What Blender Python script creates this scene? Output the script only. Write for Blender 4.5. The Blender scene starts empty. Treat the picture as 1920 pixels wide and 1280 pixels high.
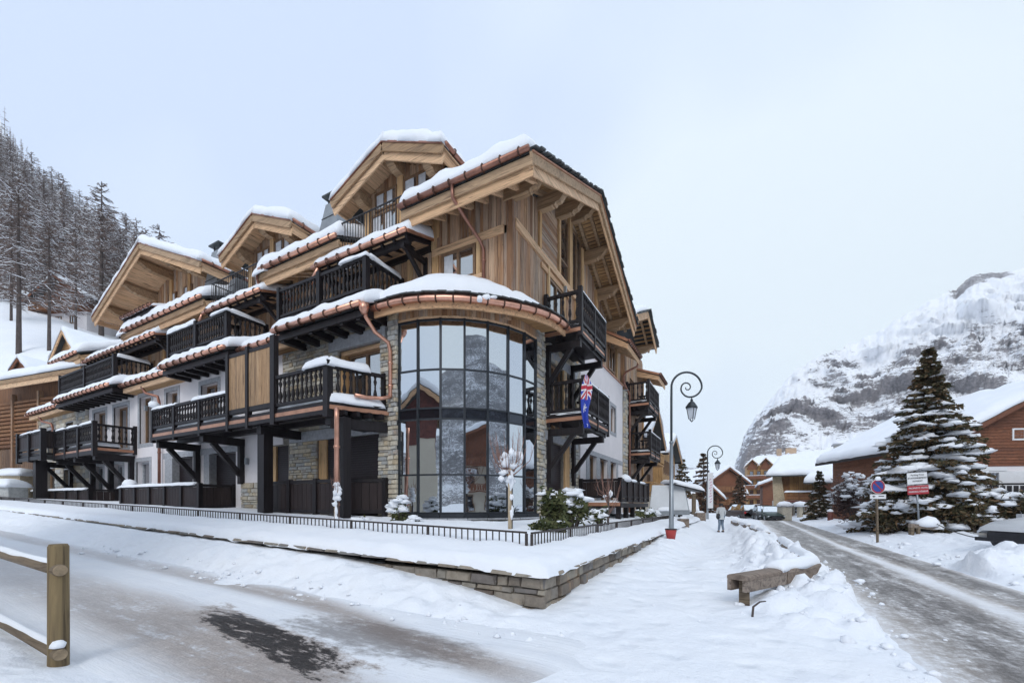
import bpy, math, random
from mathutils import Vector, Matrix, noise
R = random.Random(7)
SC = bpy.context.scene
COL = SC.collection
rad = math.radians
# ------------------------------------------------------------------ camera, sky, sun, exposure
YAW = rad(28.56)
CAM = Vector((6.82, -12.56, 1.6))
cd = bpy.data.cameras.new('camera'); cam = bpy.data.objects.new('camera', cd); COL.objects.link(cam)
cam.location = CAM; cam.rotation_euler = (rad(90), 0, YAW)
cd.sensor_width = 36; cd.lens = 14.81; cd.shift_y = 0.1589; cd.clip_start = 0.1; cd.clip_end = 6000
SC.camera = cam
def cw(X, Y, z=0.0):
    """metres right of / ahead of the standpoint -> world"""
    return Vector((CAM.x + X*math.cos(YAW) - Y*math.sin(YAW), CAM.y + X*math.sin(YAW) + Y*math.cos(YAW), z))
W = bpy.data.worlds.new('World'); SC.world = W; W.use_nodes = True
wt = W.node_tree; wt.nodes.clear()
def wn(t, **k):
    n = wt.nodes.new(t)
    for a, b in k.items(): setattr(n, a, b)
    return n
sky = wn('ShaderNodeTexSky', sky_type='NISHITA', sun_disc=False, sun_elevation=rad(38), sun_rotation=rad(200), altitude=1800, air_density=1.0, dust_density=2.0)
# overcast veil over the clear sky: a pale cloud layer, a little uneven
tc = wn('ShaderNodeTexCoord'); sp = wn('ShaderNodeSeparateXYZ')
ns = wn('ShaderNodeTexNoise'); ns.inputs['Scale'].default_value = 1.25; ns.inputs['Detail'].default_value = 3; ns.inputs['Roughness'].default_value = .45
rp = wn('ShaderNodeValToRGB'); rp.color_ramp.elements[0].position = .38; rp.color_ramp.elements[1].position = .60
rp.color_ramp.elements[0].color = (8.5, 10.2, 12.9, 1); rp.color_ramp.elements[1].color = (10.1, 11.7, 12.9, 1)
for e, c in zip(rp.color_ramp.elements, ((.575, .680, .870, 1), (.725, .815, .885, 1))): e.color = c
sc_ = wn('ShaderNodeVectorMath', operation='SCALE'); sc_.inputs['Scale'].default_value = 12.6
mx = wn('ShaderNodeMix', data_type='RGBA'); mx.inputs['Factor'].default_value = .93
bg = wn('ShaderNodeBackground'); bg.inputs['Strength'].default_value = .085
wo = wn('ShaderNodeOutputWorld')
L = wt.links.new
L(tc.outputs['Generated'], ns.inputs['Vector']); L(ns.outputs['Fac'], rp.inputs['Fac']); L(rp.outputs['Color'], sc_.inputs[0])
L(sky.outputs['Color'], mx.inputs[6]); L(sc_.outputs['Vector'], mx.inputs[7]); L(mx.outputs[2], bg.inputs['Color']); L(bg.outputs['Background'], wo.inputs['Surface'])
sl = bpy.data.lights.new('sun', 'SUN'); sl.energy = 1.0; sl.angle = rad(25); sl.color = (1, .97, .93)
so = bpy.data.objects.new('sun', sl); COL.objects.link(so); so.rotation_euler = (rad(52), 0, rad(20)); so.location = (0, -20, 40)
vs = SC.view_settings; vs.view_transform = 'Standard'; vs.look = 'None'; vs.gamma = 1; vs.exposure = 0.27; vs.use_curve_mapping = False
try:
    SC.cycles.max_bounces = 6; SC.cycles.diffuse_bounces = 3; SC.cycles.glossy_bounces = 3
except Exception: pass
# ------------------------------------------------------------------ material helpers
class NT:
    def __init__(s, name):
        s.m = bpy.data.materials.new(name); s.m.use_nodes = True; s.t = s.m.node_tree
        s.b = s.t.nodes['Principled BSDF']; s.pos = None
    def n(s, t, **k):
        x = s.t.nodes.new(t)
        for a, b in k.items(): setattr(x, a, b)
        return x
    def set(s, sock, v):
        if isinstance(v, (int, float, tuple)): sock.default_value = v
        else: s.t.links.new(v, sock)
    def math(s, op, a, b=0.0, c=0.0, clamp=False):
        x = s.n('ShaderNodeMath', operation=op, use_clamp=clamp)
        for i, v in enumerate((a, b, c)): s.set(x.inputs[i], v)
        return x.outputs[0]
    def P(s):
        if s.pos is None: s.pos = s.n('ShaderNodeNewGeometry').outputs['Position']
        return s.pos
    def xyz(s, v=None):
        x = s.n('ShaderNodeSeparateXYZ'); s.t.links.new(v or s.P(), x.inputs[0]); return x.outputs
    def mapv(s, scale, v=None, offset=None):
        x = s.n('ShaderNodeMapping'); s.t.links.new(v or s.P(), x.inputs['Vector']); x.inputs['Scale'].default_value = scale
        if offset is not None: s.t.links.new(offset, x.inputs['Location'])
        return x.outputs[0]
    def noise(s, scale, detail=4, rough=.6, vec=None, dist=0.0):
        x = s.n('ShaderNodeTexNoise'); x.inputs['Scale'].default_value = scale; x.inputs['Detail'].default_value = detail
        x.inputs['Roughness'].default_value = rough; x.inputs['Distortion'].default_value = dist
        s.t.links.new(vec or s.P(), x.inputs['Vector']); return x.outputs['Fac']
    def step(s, v, lo, hi, a=0.0, b=1.0):
        x = s.n('ShaderNodeMapRange', interpolation_type='SMOOTHSTEP')
        for i, q in enumerate((v, lo, hi, a, b)): s.set(x.inputs[i], q)
        return x.outputs[0]
    def ramp(s, fac, *stops):
        x = s.n('ShaderNodeValToRGB'); e = x.color_ramp.elements
        while len(e) < len(stops): e.new(.5)
        for i, (p, c) in enumerate(stops): e[i].position = p; e[i].color = tuple(c) + (1,)
        s.set(x.inputs[0], fac); return x.outputs[0]
    def mix(s, f, a, b, mode='MIX'):
        x = s.n('ShaderNodeMix', data_type='RGBA', blend_type=mode)
        s.set(x.inputs[0], f)
        for i, v in ((6, a), (7, b)): s.set(x.inputs[i], v + (1,) if isinstance(v, tuple) and len(v) == 3 else v)
        return x.outputs[2]
    def rnd(s):
        o = s.n('ShaderNodeObjectInfo').outputs['Random']; g = s.n('ShaderNodeNewGeometry').outputs['Random Per Island']
        return s.math('FRACT', s.math('ADD', o, g))
    def bump(s, h, strength=.4, dist=.02):
        x = s.n('ShaderNodeBump'); x.inputs['Strength'].default_value = strength; x.inputs['Distance'].default_value = dist
        s.t.links.new(h, x.inputs['Height']); s.t.links.new(x.outputs[0], s.b.inputs['Normal'])
    def out(s, col, rough=.7, metal=0.0, spec=None):
        s.set(s.b.inputs['Base Color'], col + (1,) if isinstance(col, tuple) and len(col) == 3 else col)
        s.set(s.b.inputs['Roughness'], rough); s.set(s.b.inputs['Metallic'], metal)
        if spec is not None: s.b.inputs['Specular IOR Level'].default_value = spec
        return s.m
def simple(name, col, rough=.6, metal=0.0, var=.25, scale=3.0, spec=None):
    t = NT(name); f = t.noise(scale, 5, .65)
    d = tuple(max(0, c*(1-var)) for c in col); l = tuple(min(1, c*(1+var)) for c in col)
    t.bump(t.noise(scale*6, 3), .15, .01)
    return t.out(t.ramp(f, (.3, d), (.7, l)), rough, metal, spec)
def wood(name, cols, axis='z', knots=.5, bump=.35, dirt=.35, rough=.75, spec=None):
    """board timber, grain along axis; tone changes from board to board"""
    t = NT(name); r = t.rnd()
    sc = {'z': (14, 14, .9), 'x': (.9, 14, 14), 'y': (14, .9, 14)}[axis]
    off = t.n('ShaderNodeCombineXYZ')
    for i in range(3): t.t.links.new(t.math('MULTIPLY', r, 37.0 + 11*i), off.inputs[i])
    v = t.mapv(sc, offset=off.outputs[0]); g = t.noise(1.0, 6, .7, v, 1.2)
    v2 = t.mapv(tuple(c*.28 for c in sc), offset=off.outputs[0]); g2 = t.noise(1.0, 4, .7, v2, .8)
    base = t.ramp(r, *[(i/max(1, len(cols)-1), c) for i, c in enumerate(cols)])
    dark = t.mix(t.step(g, .35, .68), tuple(.42*c for c in cols[0]), (1, 1, 1))
    c = t.mix(.9, base, t.mix(1.0, base, t.ramp(g, (.34, (.30, .25, .21)), (.46, (.90, .87, .84)), (.68, (1.28, 1.24, 1.18))), 'MULTIPLY'))
    c = t.mix(t.math('MULTIPLY', t.step(g2, .50, .66), dirt), c, (.05, .034, .025))
    if len(cols) > 4:
        g3 = t.noise(1.0, 5, .7, t.mapv(tuple(q*.5 for q in sc), offset=off.outputs[0])); c = t.mix(t.math('MULTIPLY', t.step(g3, .46, .68), .55), c, (.33, .295, .265))
        kn = t.n('ShaderNodeTexVoronoi'); kn.inputs['Scale'].default_value = 1.0; t.t.links.new(t.mapv(tuple(3.2 if q > 5 else 1.6 for q in sc), offset=off.outputs[0]), kn.inputs['Vector']); c = t.mix(t.math('MULTIPLY', t.step(kn.outputs['Distance'], .10, .05), .75), c, (.075, .04, .022))
    t.bump(g, bump, .008)
    return t.out(c, rough, 0, spec)
SNOWC = (.90, .915, .945)
def snow_mat(name, scale=1.0, dirt=0.0, bump=.35):
    t = NT(name); f = t.noise(1.2*scale, 5, .6); h = t.noise(9*scale, 6, .68); h2 = t.noise(60*scale, 2, .5)
    c = t.ramp(f, (.3, (.86, .89, .945)), (.7, (.91, .93, .965)))
    if dirt: c = t.mix(t.math('MULTIPLY', t.step(t.noise(3, 6, .75), .56, .75), dirt), c, (.45, .42, .40))
    t.bump(t.math('ADD', h, t.math('MULTIPLY', h2, .25)), bump, .05)
    t.b.inputs['Subsurface Weight'].default_value = 0.0
    return t.out(c, .75, 0, .25)
def ground_snow():
    t = NT('trodden_snow'); f = t.noise(.9, 5, .6); h = t.noise(7, 6, .68); h3 = t.noise(2.3, 4, .6); fine = t.noise(70, 2, .5)
    vo = t.n('ShaderNodeTexVoronoi', feature='SMOOTH_F1'); vo.inputs['Scale'].default_value = 2.6; t.t.links.new(t.P(), vo.inputs['Vector'])
    tread = t.math('MULTIPLY', t.step(vo.outputs['Distance'], .05, .45), .9)
    c = t.ramp(f, (.3, (.86, .89, .945)), (.7, (.91, .93, .965)))
    c = t.mix(t.math('MULTIPLY', t.step(t.noise(14, 6, .8), .66, .74), .35), c, (.55, .52, .50))
    t.bump(t.math('ADD', t.math('ADD', t.math('MULTIPLY', h3, 1.3), tread), t.math('ADD', t.math('MULTIPLY', h, .6), t.math('MULTIPLY', fine, .12))), .55, .09)
    return t.out(c, .75, 0, .25)
MT = {}
MT['snow'] = snow_mat('snow'); MT['ground'] = ground_snow(); MT['snow_far'] = snow_mat('snow_on_far_roofs', .5, 0, .2)
AGED = [(.165, .080, .040), (.45, .255, .135), (.51, .36, .25), (.25, .13, .066), (.51, .305, .165), (.34, .245, .18), (.61, .46, .33), (.38, .20, .10), (.44, .345, .275)]
MT['plank_v'] = wood('aged_planks_upright', AGED, 'z'); MT['plank_x'] = wood('aged_planks_along_front', AGED, 'x'); MT['plank_y'] = wood('aged_planks_along_side', AGED, 'y')
HON = [(.66, .425, .245), (.74, .51, .325), (.60, .375, .215)]
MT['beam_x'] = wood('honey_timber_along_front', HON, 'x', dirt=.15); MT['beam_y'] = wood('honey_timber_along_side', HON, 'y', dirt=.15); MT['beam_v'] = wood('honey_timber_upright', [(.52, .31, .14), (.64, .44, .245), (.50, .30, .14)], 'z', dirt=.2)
MT['carved'] = wood('weathered_carved_timber', [(.36, .235, .135), (.47, .33, .21)], 'x', dirt=.35)
MT['dark'] = wood('dark_stained_timber', [(.014, .0115, .014), (.020, .0165, .0195)], 'z', bump=.2, dirt=.1, rough=.5, spec=.28)
MT['darkpanel'] = wood('dark_brown_fence_boards', [(.026, .017, .018), (.034, .024, .024)], 'z', bump=.25, dirt=.2, rough=.55, spec=.28)
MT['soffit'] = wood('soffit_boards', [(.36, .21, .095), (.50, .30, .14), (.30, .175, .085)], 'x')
MT['screen'] = wood('privacy_screen_boards', [(.40, .25, .135), (.46, .31, .185)], 'z', dirt=.55)
MT['chalet'] = wood('brown_chalet_boards', [(.175, .062, .030), (.23, .09, .045), (.145, .055, .030)], 'x', dirt=.3)
MT['chalet_v'] = wood('brown_chalet_boards_upright', [(.20, .085, .036), (.31, .15, .065), (.165, .075, .035)], 'z', dirt=.3)
MT['hotel'] = wood('hotel_boards', [(.36, .20, .075), (.44, .265, .11)], 'z', dirt=.3)
MT['grey_wood'] = wood('weathered_grey_wood', [(.20, .155, .125), (.28, .235, .20)], 'x', dirt=.55)
MT['post_wood'] = wood('treated_round_post', [(.20, .15, .075), (.225, .165, .085)], 'z', dirt=.35)
MT['copper'] = simple('copper', (.74, .40, .29), .38, 1.0, .22, 2.5); MT['copper_dark'] = simple('aged_copper', (.34, .17, .125), .45, .8, .3, 3)
MT['bracket'] = simple('tarnished_brackets', (.10, .05, .035), .5, .5, .3, 4); MT['copper_fascia'] = simple('copper_edge_strip', (.52, .27, .175), .4, .7, .25, 2)
MT['iron'] = simple('dark_iron', (.035, .032, .034), .5, .3); MT['rail'] = simple('brown_steel', (.06, .048, .045), .5, .4)
MT['slate'] = simple('dark_slate', (.045, .052, .055), .55, 0, .4, 4); MT['zinc'] = simple('grey_slate_cladding', (.25, .27, .29), .5, .2, .2, 2)
MT['plaster'] = simple('pale_plaster', (.76, .72, .725), .9, 0, .05, 1.2); MT['granite'] = simple('grey_granite', (.36, .37, .395), .8, 0, .25, 9)
MT['cream'] = simple('cream_plaster', (.66, .60, .49), .9, 0, .06, 1); MT['white'] = simple('white_paint', (.75, .75, .76), .6, 0, .05)
MT['shutter'] = simple('brown_roller_shutter', (.026, .018, .021), .45, .2, .1, spec=.3); MT['mullion'] = simple('anthracite_frame', (.032, .037, .045), .4, .4, .15)
MT['winwood'] = simple('window_timber', (.20, .115, .06), .5, 0, .25, 6); MT['lampgrey'] = simple('grey_lamp', (.30, .32, .34), .5, .5, .1)
MT['galv'] = simple('galvanised_steel', (.30, .33, .36), .45, .6, .12, 4); MT['redwood'] = simple('red_brown_wood', (.14, .045, .035), .7, 0, .35, 4)
MT['mortar'] = simple('mortar', (.20, .18, .155), .95, 0, .3, 8)
def stone_mat(name, cols):
    t = NT(name); r = t.rnd(); f = t.noise(7, 6, .7); g = t.noise(2.2, 4, .6)
    c = t.ramp(r, *[(i/(len(cols)-1), q) for i, q in enumerate(cols)])
    c = t.mix(1.0, c, t.ramp(f, (.25, (.62, .60, .58)), (.55, (1, 1, 1)), (.8, (1.2, 1.18, 1.14))), 'MULTIPLY')
    c = t.mix(t.math('MULTIPLY', t.step(g, .55, .7), .45), c, (.40, .25, .13))
    t.bump(f, .6, .025)
    return t.out(c, .85)
MT['stone'] = stone_mat('rubble_stone', [(.42, .355, .26), (.58, .53, .43), (.40, .415, .42), (.53, .43, .29), (.64, .60, .51), (.33, .315, .30), (.52, .53, .52)])
MT['wallstone'] = stone_mat('retaining_stone', [(.23, .19, .15), (.32, .275, .22), (.22, .215, .21), (.15, .12, .10), (.36, .32, .26), (.27, .25, .22)])
def glass_mat(name, refl=.72, tint=(.80, .84, .88), under=(.02, .022, .026)):
    t = NT(name); g = t.n('ShaderNodeBsdfGlossy'); g.inputs['Color'].default_value = tint + (1,); g.inputs['Roughness'].default_value = .015
    d = t.n('ShaderNodeBsdfDiffuse'); d.inputs['Color'].default_value = under + (1,); m = t.n('ShaderNodeMixShader')
    b = t.n('ShaderNodeBump'); b.inputs['Strength'].default_value = .02; b.inputs['Distance'].default_value = .3
    t.t.links.new(t.noise(.9, 2, .4), b.inputs['Height']); t.t.links.new(b.outputs[0], g.inputs['Normal'])
    lw = t.n('ShaderNodeFresnel'); lw.inputs['IOR'].default_value = 1.5
    t.t.links.new(t.math('MAXIMUM', refl, lw.outputs[0]), m.inputs[0]); t.t.links.new(d.outputs[0], m.inputs[1]); t.t.links.new(g.outputs[0], m.inputs[2])
    t.t.links.new(m.outputs[0], t.t.nodes['Material Output'].inputs['Surface']); return t.m
MT['glass'] = glass_mat('solar_glass'); MT['pane'] = glass_mat('window_glass', .50, (.85, .88, .92), (.035, .032, .034)); MT['band'] = glass_mat('dark_spandrel_glass', .10, (.6, .65, .75), (.012, .013, .017))
MT['red'] = simple('red_plastic', (.42, .045, .04), .5, 0, .15); MT['blue'] = simple('blue_enamel', (.03, .07, .30), .4, 0, .1); MT['signred'] = simple('sign_red', (.38, .03, .04), .45, 0, .1); MT['black'] = simple('black_print', (.02, .02, .025), .6)
MT['curtain'] = simple('white_curtain', (.62, .63, .66), .9, 0, .15, 5)
# ------------------------------------------------------------------ mesh helpers
def V(*a): return Vector(a)
class MB:
    def __init__(s): s.v = []; s.f = []; s.mi = []; s.cur = 0
    def add(s, vs, fs):
        o = len(s.v); s.v += [tuple(v) for v in vs]; s.f += [tuple(o+i for i in f) for f in fs]; s.mi += [s.cur]*len(fs); return s
    def box(s, x0, x1, y0, y1, z0, z1):
        return s.add([(x0,y0,z0),(x1,y0,z0),(x1,y1,z0),(x0,y1,z0),(x0,y0,z1),(x1,y0,z1),(x1,y1,z1),(x0,y1,z1)], [(0,3,2,1),(4,5,6,7),(0,1,5,4),(1,2,6,5),(2,3,7,6),(3,0,4,7)])
    def bar(s, a, b, w, h, up=(0,0,1), drop=0.0):
        """square bar from a to b, w across, h along up; drop shifts it down by that share of h"""
        a, b = Vector(a), Vector(b); d = (b-a).normalized(); u = Vector(up)
        sd = d.cross(u)
        if sd.length < 1e-4: sd = d.cross(Vector((1,0,0)))
        sd.normalize(); u = sd.cross(d).normalized()
        a = a-u*h*drop; b = b-u*h*drop
        c = [p+sd*w*.5*i+u*h*.5*j for p in (a, b) for i, j in ((-1,-1),(1,-1),(1,1),(-1,1))]
        return s.add(c, [(0,1,2,3),(7,6,5,4),(0,4,5,1),(1,5,6,2),(2,6,7,3),(3,7,4,0)])
    def tube(s, pts, r, n=8, cap=True):
        pts = [Vector(p) for p in pts]; rs = r if isinstance(r, (list, tuple)) else [r]*len(pts); o = len(s.v); fs = []; vs = []
        prev = None
        for i, p in enumerate(pts):
            d = (pts[min(i+1, len(pts)-1)]-pts[max(i-1, 0)]).normalized()
            if prev is None:
                a = d.cross(Vector((0,0,1)));  a = d.cross(Vector((1,0,0))) if a.length < .05 else a
            else: a = prev - d*prev.dot(d)
            a.normalize(); prev = a; b = d.cross(a)
            vs += [p+(a*math.cos(t)+b*math.sin(t))*rs[i] for t in [2*math.pi*k/n for k in range(n)]]
        for i in range(len(pts)-1):
            for k in range(n): fs.append((i*n+k, i*n+(k+1)%n, (i+1)*n+(k+1)%n, (i+1)*n+k))
        if cap: fs += [tuple(range(n))[::-1], tuple((len(pts)-1)*n+k for k in range(n))]
        return s.add(vs, fs)
    def lathe(s, prof, n=8, c=(0,0,0)):
        vs = [(c[0]+r*math.cos(2*math.pi*k/n), c[1]+r*math.sin(2*math.pi*k/n), c[2]+z) for r, z in prof for k in range(n)]
        fs = [(i*n+k, i*n+(k+1)%n, (i+1)*n+(k+1)%n, (i+1)*n+k) for i in range(len(prof)-1) for k in range(n)]
        fs += [tuple(range(n))[::-1], tuple((len(prof)-1)*n+k for k in range(n))]
        return s.add(vs, fs)
    def prism(s, poly, vec):
        n = len(poly); p = [Vector(q) for q in poly]; e = Vector(vec)
        return s.add(p+[q+e for q in p], [tuple(range(n))[::-1], tuple(range(n, 2*n))]+[(i, (i+1)%n, n+(i+1)%n, n+i) for i in range(n)])
    def quad(s, *p): return s.add(p, [tuple(range(len(p)))])
    def blob(s, c, rx, ry, rz, seed=0, n=8, m=5, rough=.25, flat=.35):
        vs = []; fs = []; c = Vector(c)
        for i in range(m+1):
            ph = math.pi*i/m
            for k in range(n):
                th = 2*math.pi*k/n; d = Vector((math.sin(ph)*math.cos(th), math.sin(ph)*math.sin(th), math.cos(ph)))
                q = 1+rough*noise.noise(d*1.6+Vector((seed*3.1, seed*1.7, seed)))
                z = d.z*rz*q; z = z*flat if z < 0 else z
                vs.append(c+Vector((d.x*rx*q, d.y*ry*q, z)))
        for i in range(m):
            for k in range(n): fs.append((i*n+k, (i+1)*n+k, (i+1)*n+(k+1)%n, i*n+(k+1)%n))
        return s.add(vs, fs)
    def mesh(s, name, mat, smooth=False):
        me = bpy.data.meshes.new(name); me.from_pydata(s.v, [], s.f)
        for m in (mat if isinstance(mat, (list, tuple)) else [mat]): me.materials.append(MT[m] if isinstance(m, str) else m)
        if len(me.materials) > 1: me.polygons.foreach_set('material_index', s.mi)
        if smooth: me.polygons.foreach_set('use_smooth', [True]*len(s.f))
        me.update(); return me
    def build(s, name, mat, parent=None, smooth=False, loc=None, kind=None):
        return link(name, s.mesh(name, mat, smooth), parent, loc, kind=kind)
def link(name, me, parent=None, loc=None, rot=None, scale=None, kind=None):
    o = bpy.data.objects.new(name, me); COL.objects.link(o)
    if parent is not None: o.parent = parent
    if loc is not None: o.location = loc
    if rot is not None: o.rotation_euler = rot
    if scale is not None: o.scale = scale
    if kind: o['kind'] = kind
    return o
def tag(o, label, cat, group=None):
    o['label'] = label; o['category'] = cat
    if group: o['group'] = group
    return o
def thing(name, label, cat, loc=(0,0,0), rz=0.0, group=None):
    o = bpy.data.objects.new(name, None); COL.objects.link(o); o.location = loc; o.rotation_euler = (0,0,rz); o.empty_display_size = .2
    return tag(o, label, cat, group)
def copy_tree(o, parent=None):
    c = o.copy(); COL.objects.link(c); c.parent = parent
    for ch in list(o.children): copy_tree(ch, c)
    return c
def fbm(x, y, z=0.0, oct=4, s=1.0):
    a, f, t = 1.0, s, 0.0
    for i in range(oct): t += a*noise.noise(Vector((x*f+13.7*i, y*f-7.1*i, z*f+i))); a *= .5; f *= 2.03
    return t
def lerp(a, b, t): return a+(b-a)*t
def sm(x, a, b):
    t = max(0.0, min(1.0, (x-a)/(b-a))) if b != a else float(x > a)
    return t*t*(3-2*t)
def interp(x, pts):
    if x <= pts[0][0]: return pts[0][1]
    for (a, p), (b, q) in zip(pts, pts[1:]):
        if x <= b: return p+(q-p)*(x-a)/(b-a)
    return pts[-1][1]
def snow_sheet(mb, A, B, C_, D, th, seed=0, res=.25, edge=.28, lump=.3, over=.06, droop=.05):
    """a settled snow layer on the quad A B C D: rounded edges, uneven top, slightly ragged rim"""
    A, B, C_, D = map(Vector, (A, B, C_, D))
    ls, lt = ((B-A).length+(C_-D).length)/2, ((D-A).length+(C_-B).length)/2
    ns_, nt = max(4, min(90, int(ls/res))), max(4, min(40, int(lt/res)))
    def par(n):
        e = [0, .12, .4]; return [x/(n) for x in ([0, .15, .5]+list(range(1, n))+[n-.5, n-.15, n])]
    S, T = par(ns_), par(nt); a, b = len(S), len(T); top = []; bot = []
    es, et = (B-A).normalized(), (D-A).normalized()
    for j, t in enumerate(T):
        for i, s_ in enumerate(S):
            p = A.lerp(B, s_).lerp(D.lerp(C_, s_), t)
            d = min(s_*ls, (1-s_)*ls, t*lt, (1-t)*lt)
            q = max(0.0, min(1.0, d/edge)); prof = math.sqrt(max(0, 1-(1-q)**2))
            nz = fbm(p.x, p.y, p.z+seed*5.3, 3, 1.1)
            h = th*prof*(1+lump*nz)
            rag = noise.noise(Vector((p.x*2.1, p.y*2.1, p.z*2.1+seed)))
            o = (1-q)*(over*(1+1.6*rag)); off = Vector((0, 0, 0))
            if s_*ls < edge: off -= es*o*(1-s_*ls/edge)
            if (1-s_)*ls < edge: off += es*o*(1-(1-s_)*ls/edge)
            if t*lt < edge: off -= et*o*(1-t*lt/edge)
            if (1-t)*lt < edge: off += et*o*(1-(1-t)*lt/edge)
            z = h-(droop*(1+rag)*(1-q)**3)
            top.append(p+off+Vector((0, 0, z))); bot.append(p+off*.6+Vector((0, 0, -.012-.7*droop*(1-q)**2)))
    n = a*b; fs = []
    for j in range(b-1):
        for i in range(a-1):
            k = j*a+i; fs.append((k, k+1, k+a+1, k+a)); fs.append((n+k, n+k+a, n+k+a+1, n+k+1))
    rim = [i for i in range(a)]+[j*a+a-1 for j in range(1, b)]+[(b-1)*a+i for i in range(a-2, -1, -1)]+[j*a for j in range(b-2, 0, -1)]
    for k in range(len(rim)): p, q = rim[k], rim[(k+1) % len(rim)]; fs.append((p, n+p, n+q, q))
    mb.add(top+bot, fs); return mb
def snow_on(parent, name, A, B, C_, D, th, seed=0, **k): return snow_sheet(MB(), A, B, C_, D, th, seed, **k).build(name, 'snow', parent, True)
# shared unit pieces
def unit_stone(seed):
    r = random.Random(seed); j = lambda q: r.uniform(-q, q); m = MB(); vs = []
    for y, s, q in ((0, .5, 0), (-.72, .495, .035), (-1, .43, .06)):
        for sx, sz in ((-1,-1),(1,-1),(1,1),(-1,1)): vs.append((sx*s+j(q), y+j(.12)*(y < 0), sz*s+j(q)*1.2))
    fs = [(8,9,10,11)]
    for k in (0, 4):
        for i in range(4): fs.append((k+i, k+(i+1)%4, k+4+(i+1)%4, k+4+i))
    m.add(vs, fs); return m
STONES = {k: [unit_stone(i).mesh('stone', k) for i in range(10)] for k in ('stone', 'wallstone')}
UB = {}
def unit_box(mat):
    if mat not in UB: UB[mat] = MB().box(-.5, .5, -.5, .5, -.5, .5).mesh('piece_'+mat, mat)
    return UB[mat]
def piece(name, mat, parent, x0, x1, y0, y1, z0, z1):
    return link(name, unit_box(mat), parent, ((x0+x1)/2, (y0+y1)/2, (z0+z1)/2), None, (abs(x1-x0), abs(y1-y0), abs(z1-z0)))
def piece_bar(name, mat, parent, a, b, w, h):
    """unit box stretched from a to b"""
    a, b = Vector(a), Vector(b); d = b-a
    o = link(name, unit_box(mat), parent, (a+b)/2, None, (d.length, w, h))
    o.rotation_euler = d.to_track_quat('X', 'Z').to_euler()
    return o
NST = {}
def stones(parent, plane, const, a0, a1, z0, z1, holes=(), mat='stone', hmin=.08, hmax=.19, lmin=.18, lmax=.75, depth=.07, limit=300, key='b', seed=1, zfun=None):
    """coursed rubble in the plane y=const ('x', facing -y) or x=const ('y', facing +x); past the limit joined into one part"""
    r = random.Random(seed); z = z0; rest = MB()
    while z < z1-.03:
        h = min(r.uniform(hmin, hmax), z1-z)
        if z1-z-h < .07: h = z1-z
        a = a0-r.uniform(0, .2)
        while a < a1-.02:
            l = r.uniform(lmin, lmax)*(1.1 if h > .18 else .85); s, e = max(a, a0), min(a+l, a1); a += l
            segs = [(s, e)]
            for (b0, b1, c0, c1) in holes:
                if c0 < z+h-.04 and c1 > z+.04:
                    segs = [q for (s2, e2) in segs for q in ((s2, min(e2, b0)), (max(s2, b1), e2)) if q[1]-q[0] > .05]
            for s2, e2 in segs:
                if e2-s2 < .05: continue
                if zfun and z+h < zfun((s2+e2)/2): continue
                d = depth*r.uniform(.7, 1.25); g = .009; mid = (s2+e2)/2
                loc = (mid, const, z+h/2) if plane == 'x' else (const, mid, z+h/2)
                rz = 0 if plane == 'x' else math.pi/2
                sc = (e2-s2-2*g, d, h-2*g); me = r.choice(STONES[mat])
                NST[key] = NST.get(key, 0)+1
                if NST[key] <= limit: link('stone', me, parent, loc, (0, 0, rz), sc)
                else:
                    M_ = Matrix.Translation(loc) @ Matrix.Rotation(rz, 4, 'Z') @ Matrix.Diagonal((*sc, 1))
                    rest.add([M_ @ v.co for v in me.vertices], [tuple(p.vertices) for p in me.polygons])
        z += h
    if rest.v: rest.build('stone', mat, parent, kind='stuff')
def wall(name, mat, parent, plane, const, a0, a1, z0, z1, holes=(), depth=.25):
    """wall face with real openings and reveals; the wall body is thick behind it"""
    m = MB(); xs = sorted({a0, a1, *[h[0] for h in holes], *[h[1] for h in holes]}); zs = sorted({z0, z1, *[h[2] for h in holes], *[h[3] for h in holes]})
    xs = [x for x in xs if a0 <= x <= a1]; zs = [z for z in zs if z0 <= z <= z1]
    def pt(a, d, z): return (a, const+d, z) if plane == 'x' else (const-d, a, z)
    for i in range(len(xs)-1):
        for j in range(len(zs)-1):
            cx, cz = (xs[i]+xs[i+1])/2, (zs[j]+zs[j+1])/2
            if any(h[0] < cx < h[1] and h[2] < cz < h[3] for h in holes): continue
            m.quad(pt(xs[i], 0, zs[j]), pt(xs[i+1], 0, zs[j]), pt(xs[i+1], 0, zs[j+1]), pt(xs[i], 0, zs[j+1]))
    for (b0, b1, c0, c1) in holes:
        m.quad(pt(b0,0,c0), pt(b0,depth,c0), pt(b0,depth,c1), pt(b0,0,c1)); m.quad(pt(b1,0,c0), pt(b1,0,c1), pt(b1,depth,c1), pt(b1,depth,c0))
        m.quad(pt(b0,0,c1), pt(b0,depth,c1), pt(b1,depth,c1), pt(b1,0,c1)); m.quad(pt(b0,0,c0), pt(b1,0,c0), pt(b1,depth,c0), pt(b0,depth,c0))
    q = [pt(a0, .4, z0), pt(a1, .4, z0), pt(a1, .4, z1), pt(a0, .4, z1)]; m.quad(*q[::-1])
    m.quad(pt(a0,0,z1), pt(a1,0,z1), pt(a1,.4,z1), pt(a0,.4,z1)); m.quad(pt(a0,0,z0), pt(a0,0,z1), pt(a0,.4,z1), pt(a0,.4,z0)); m.quad(pt(a1,0,z0), pt(a1,.4,z0), pt(a1,.4,z1), pt(a1,0,z1))
    return m.build(name, mat, parent)
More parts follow.
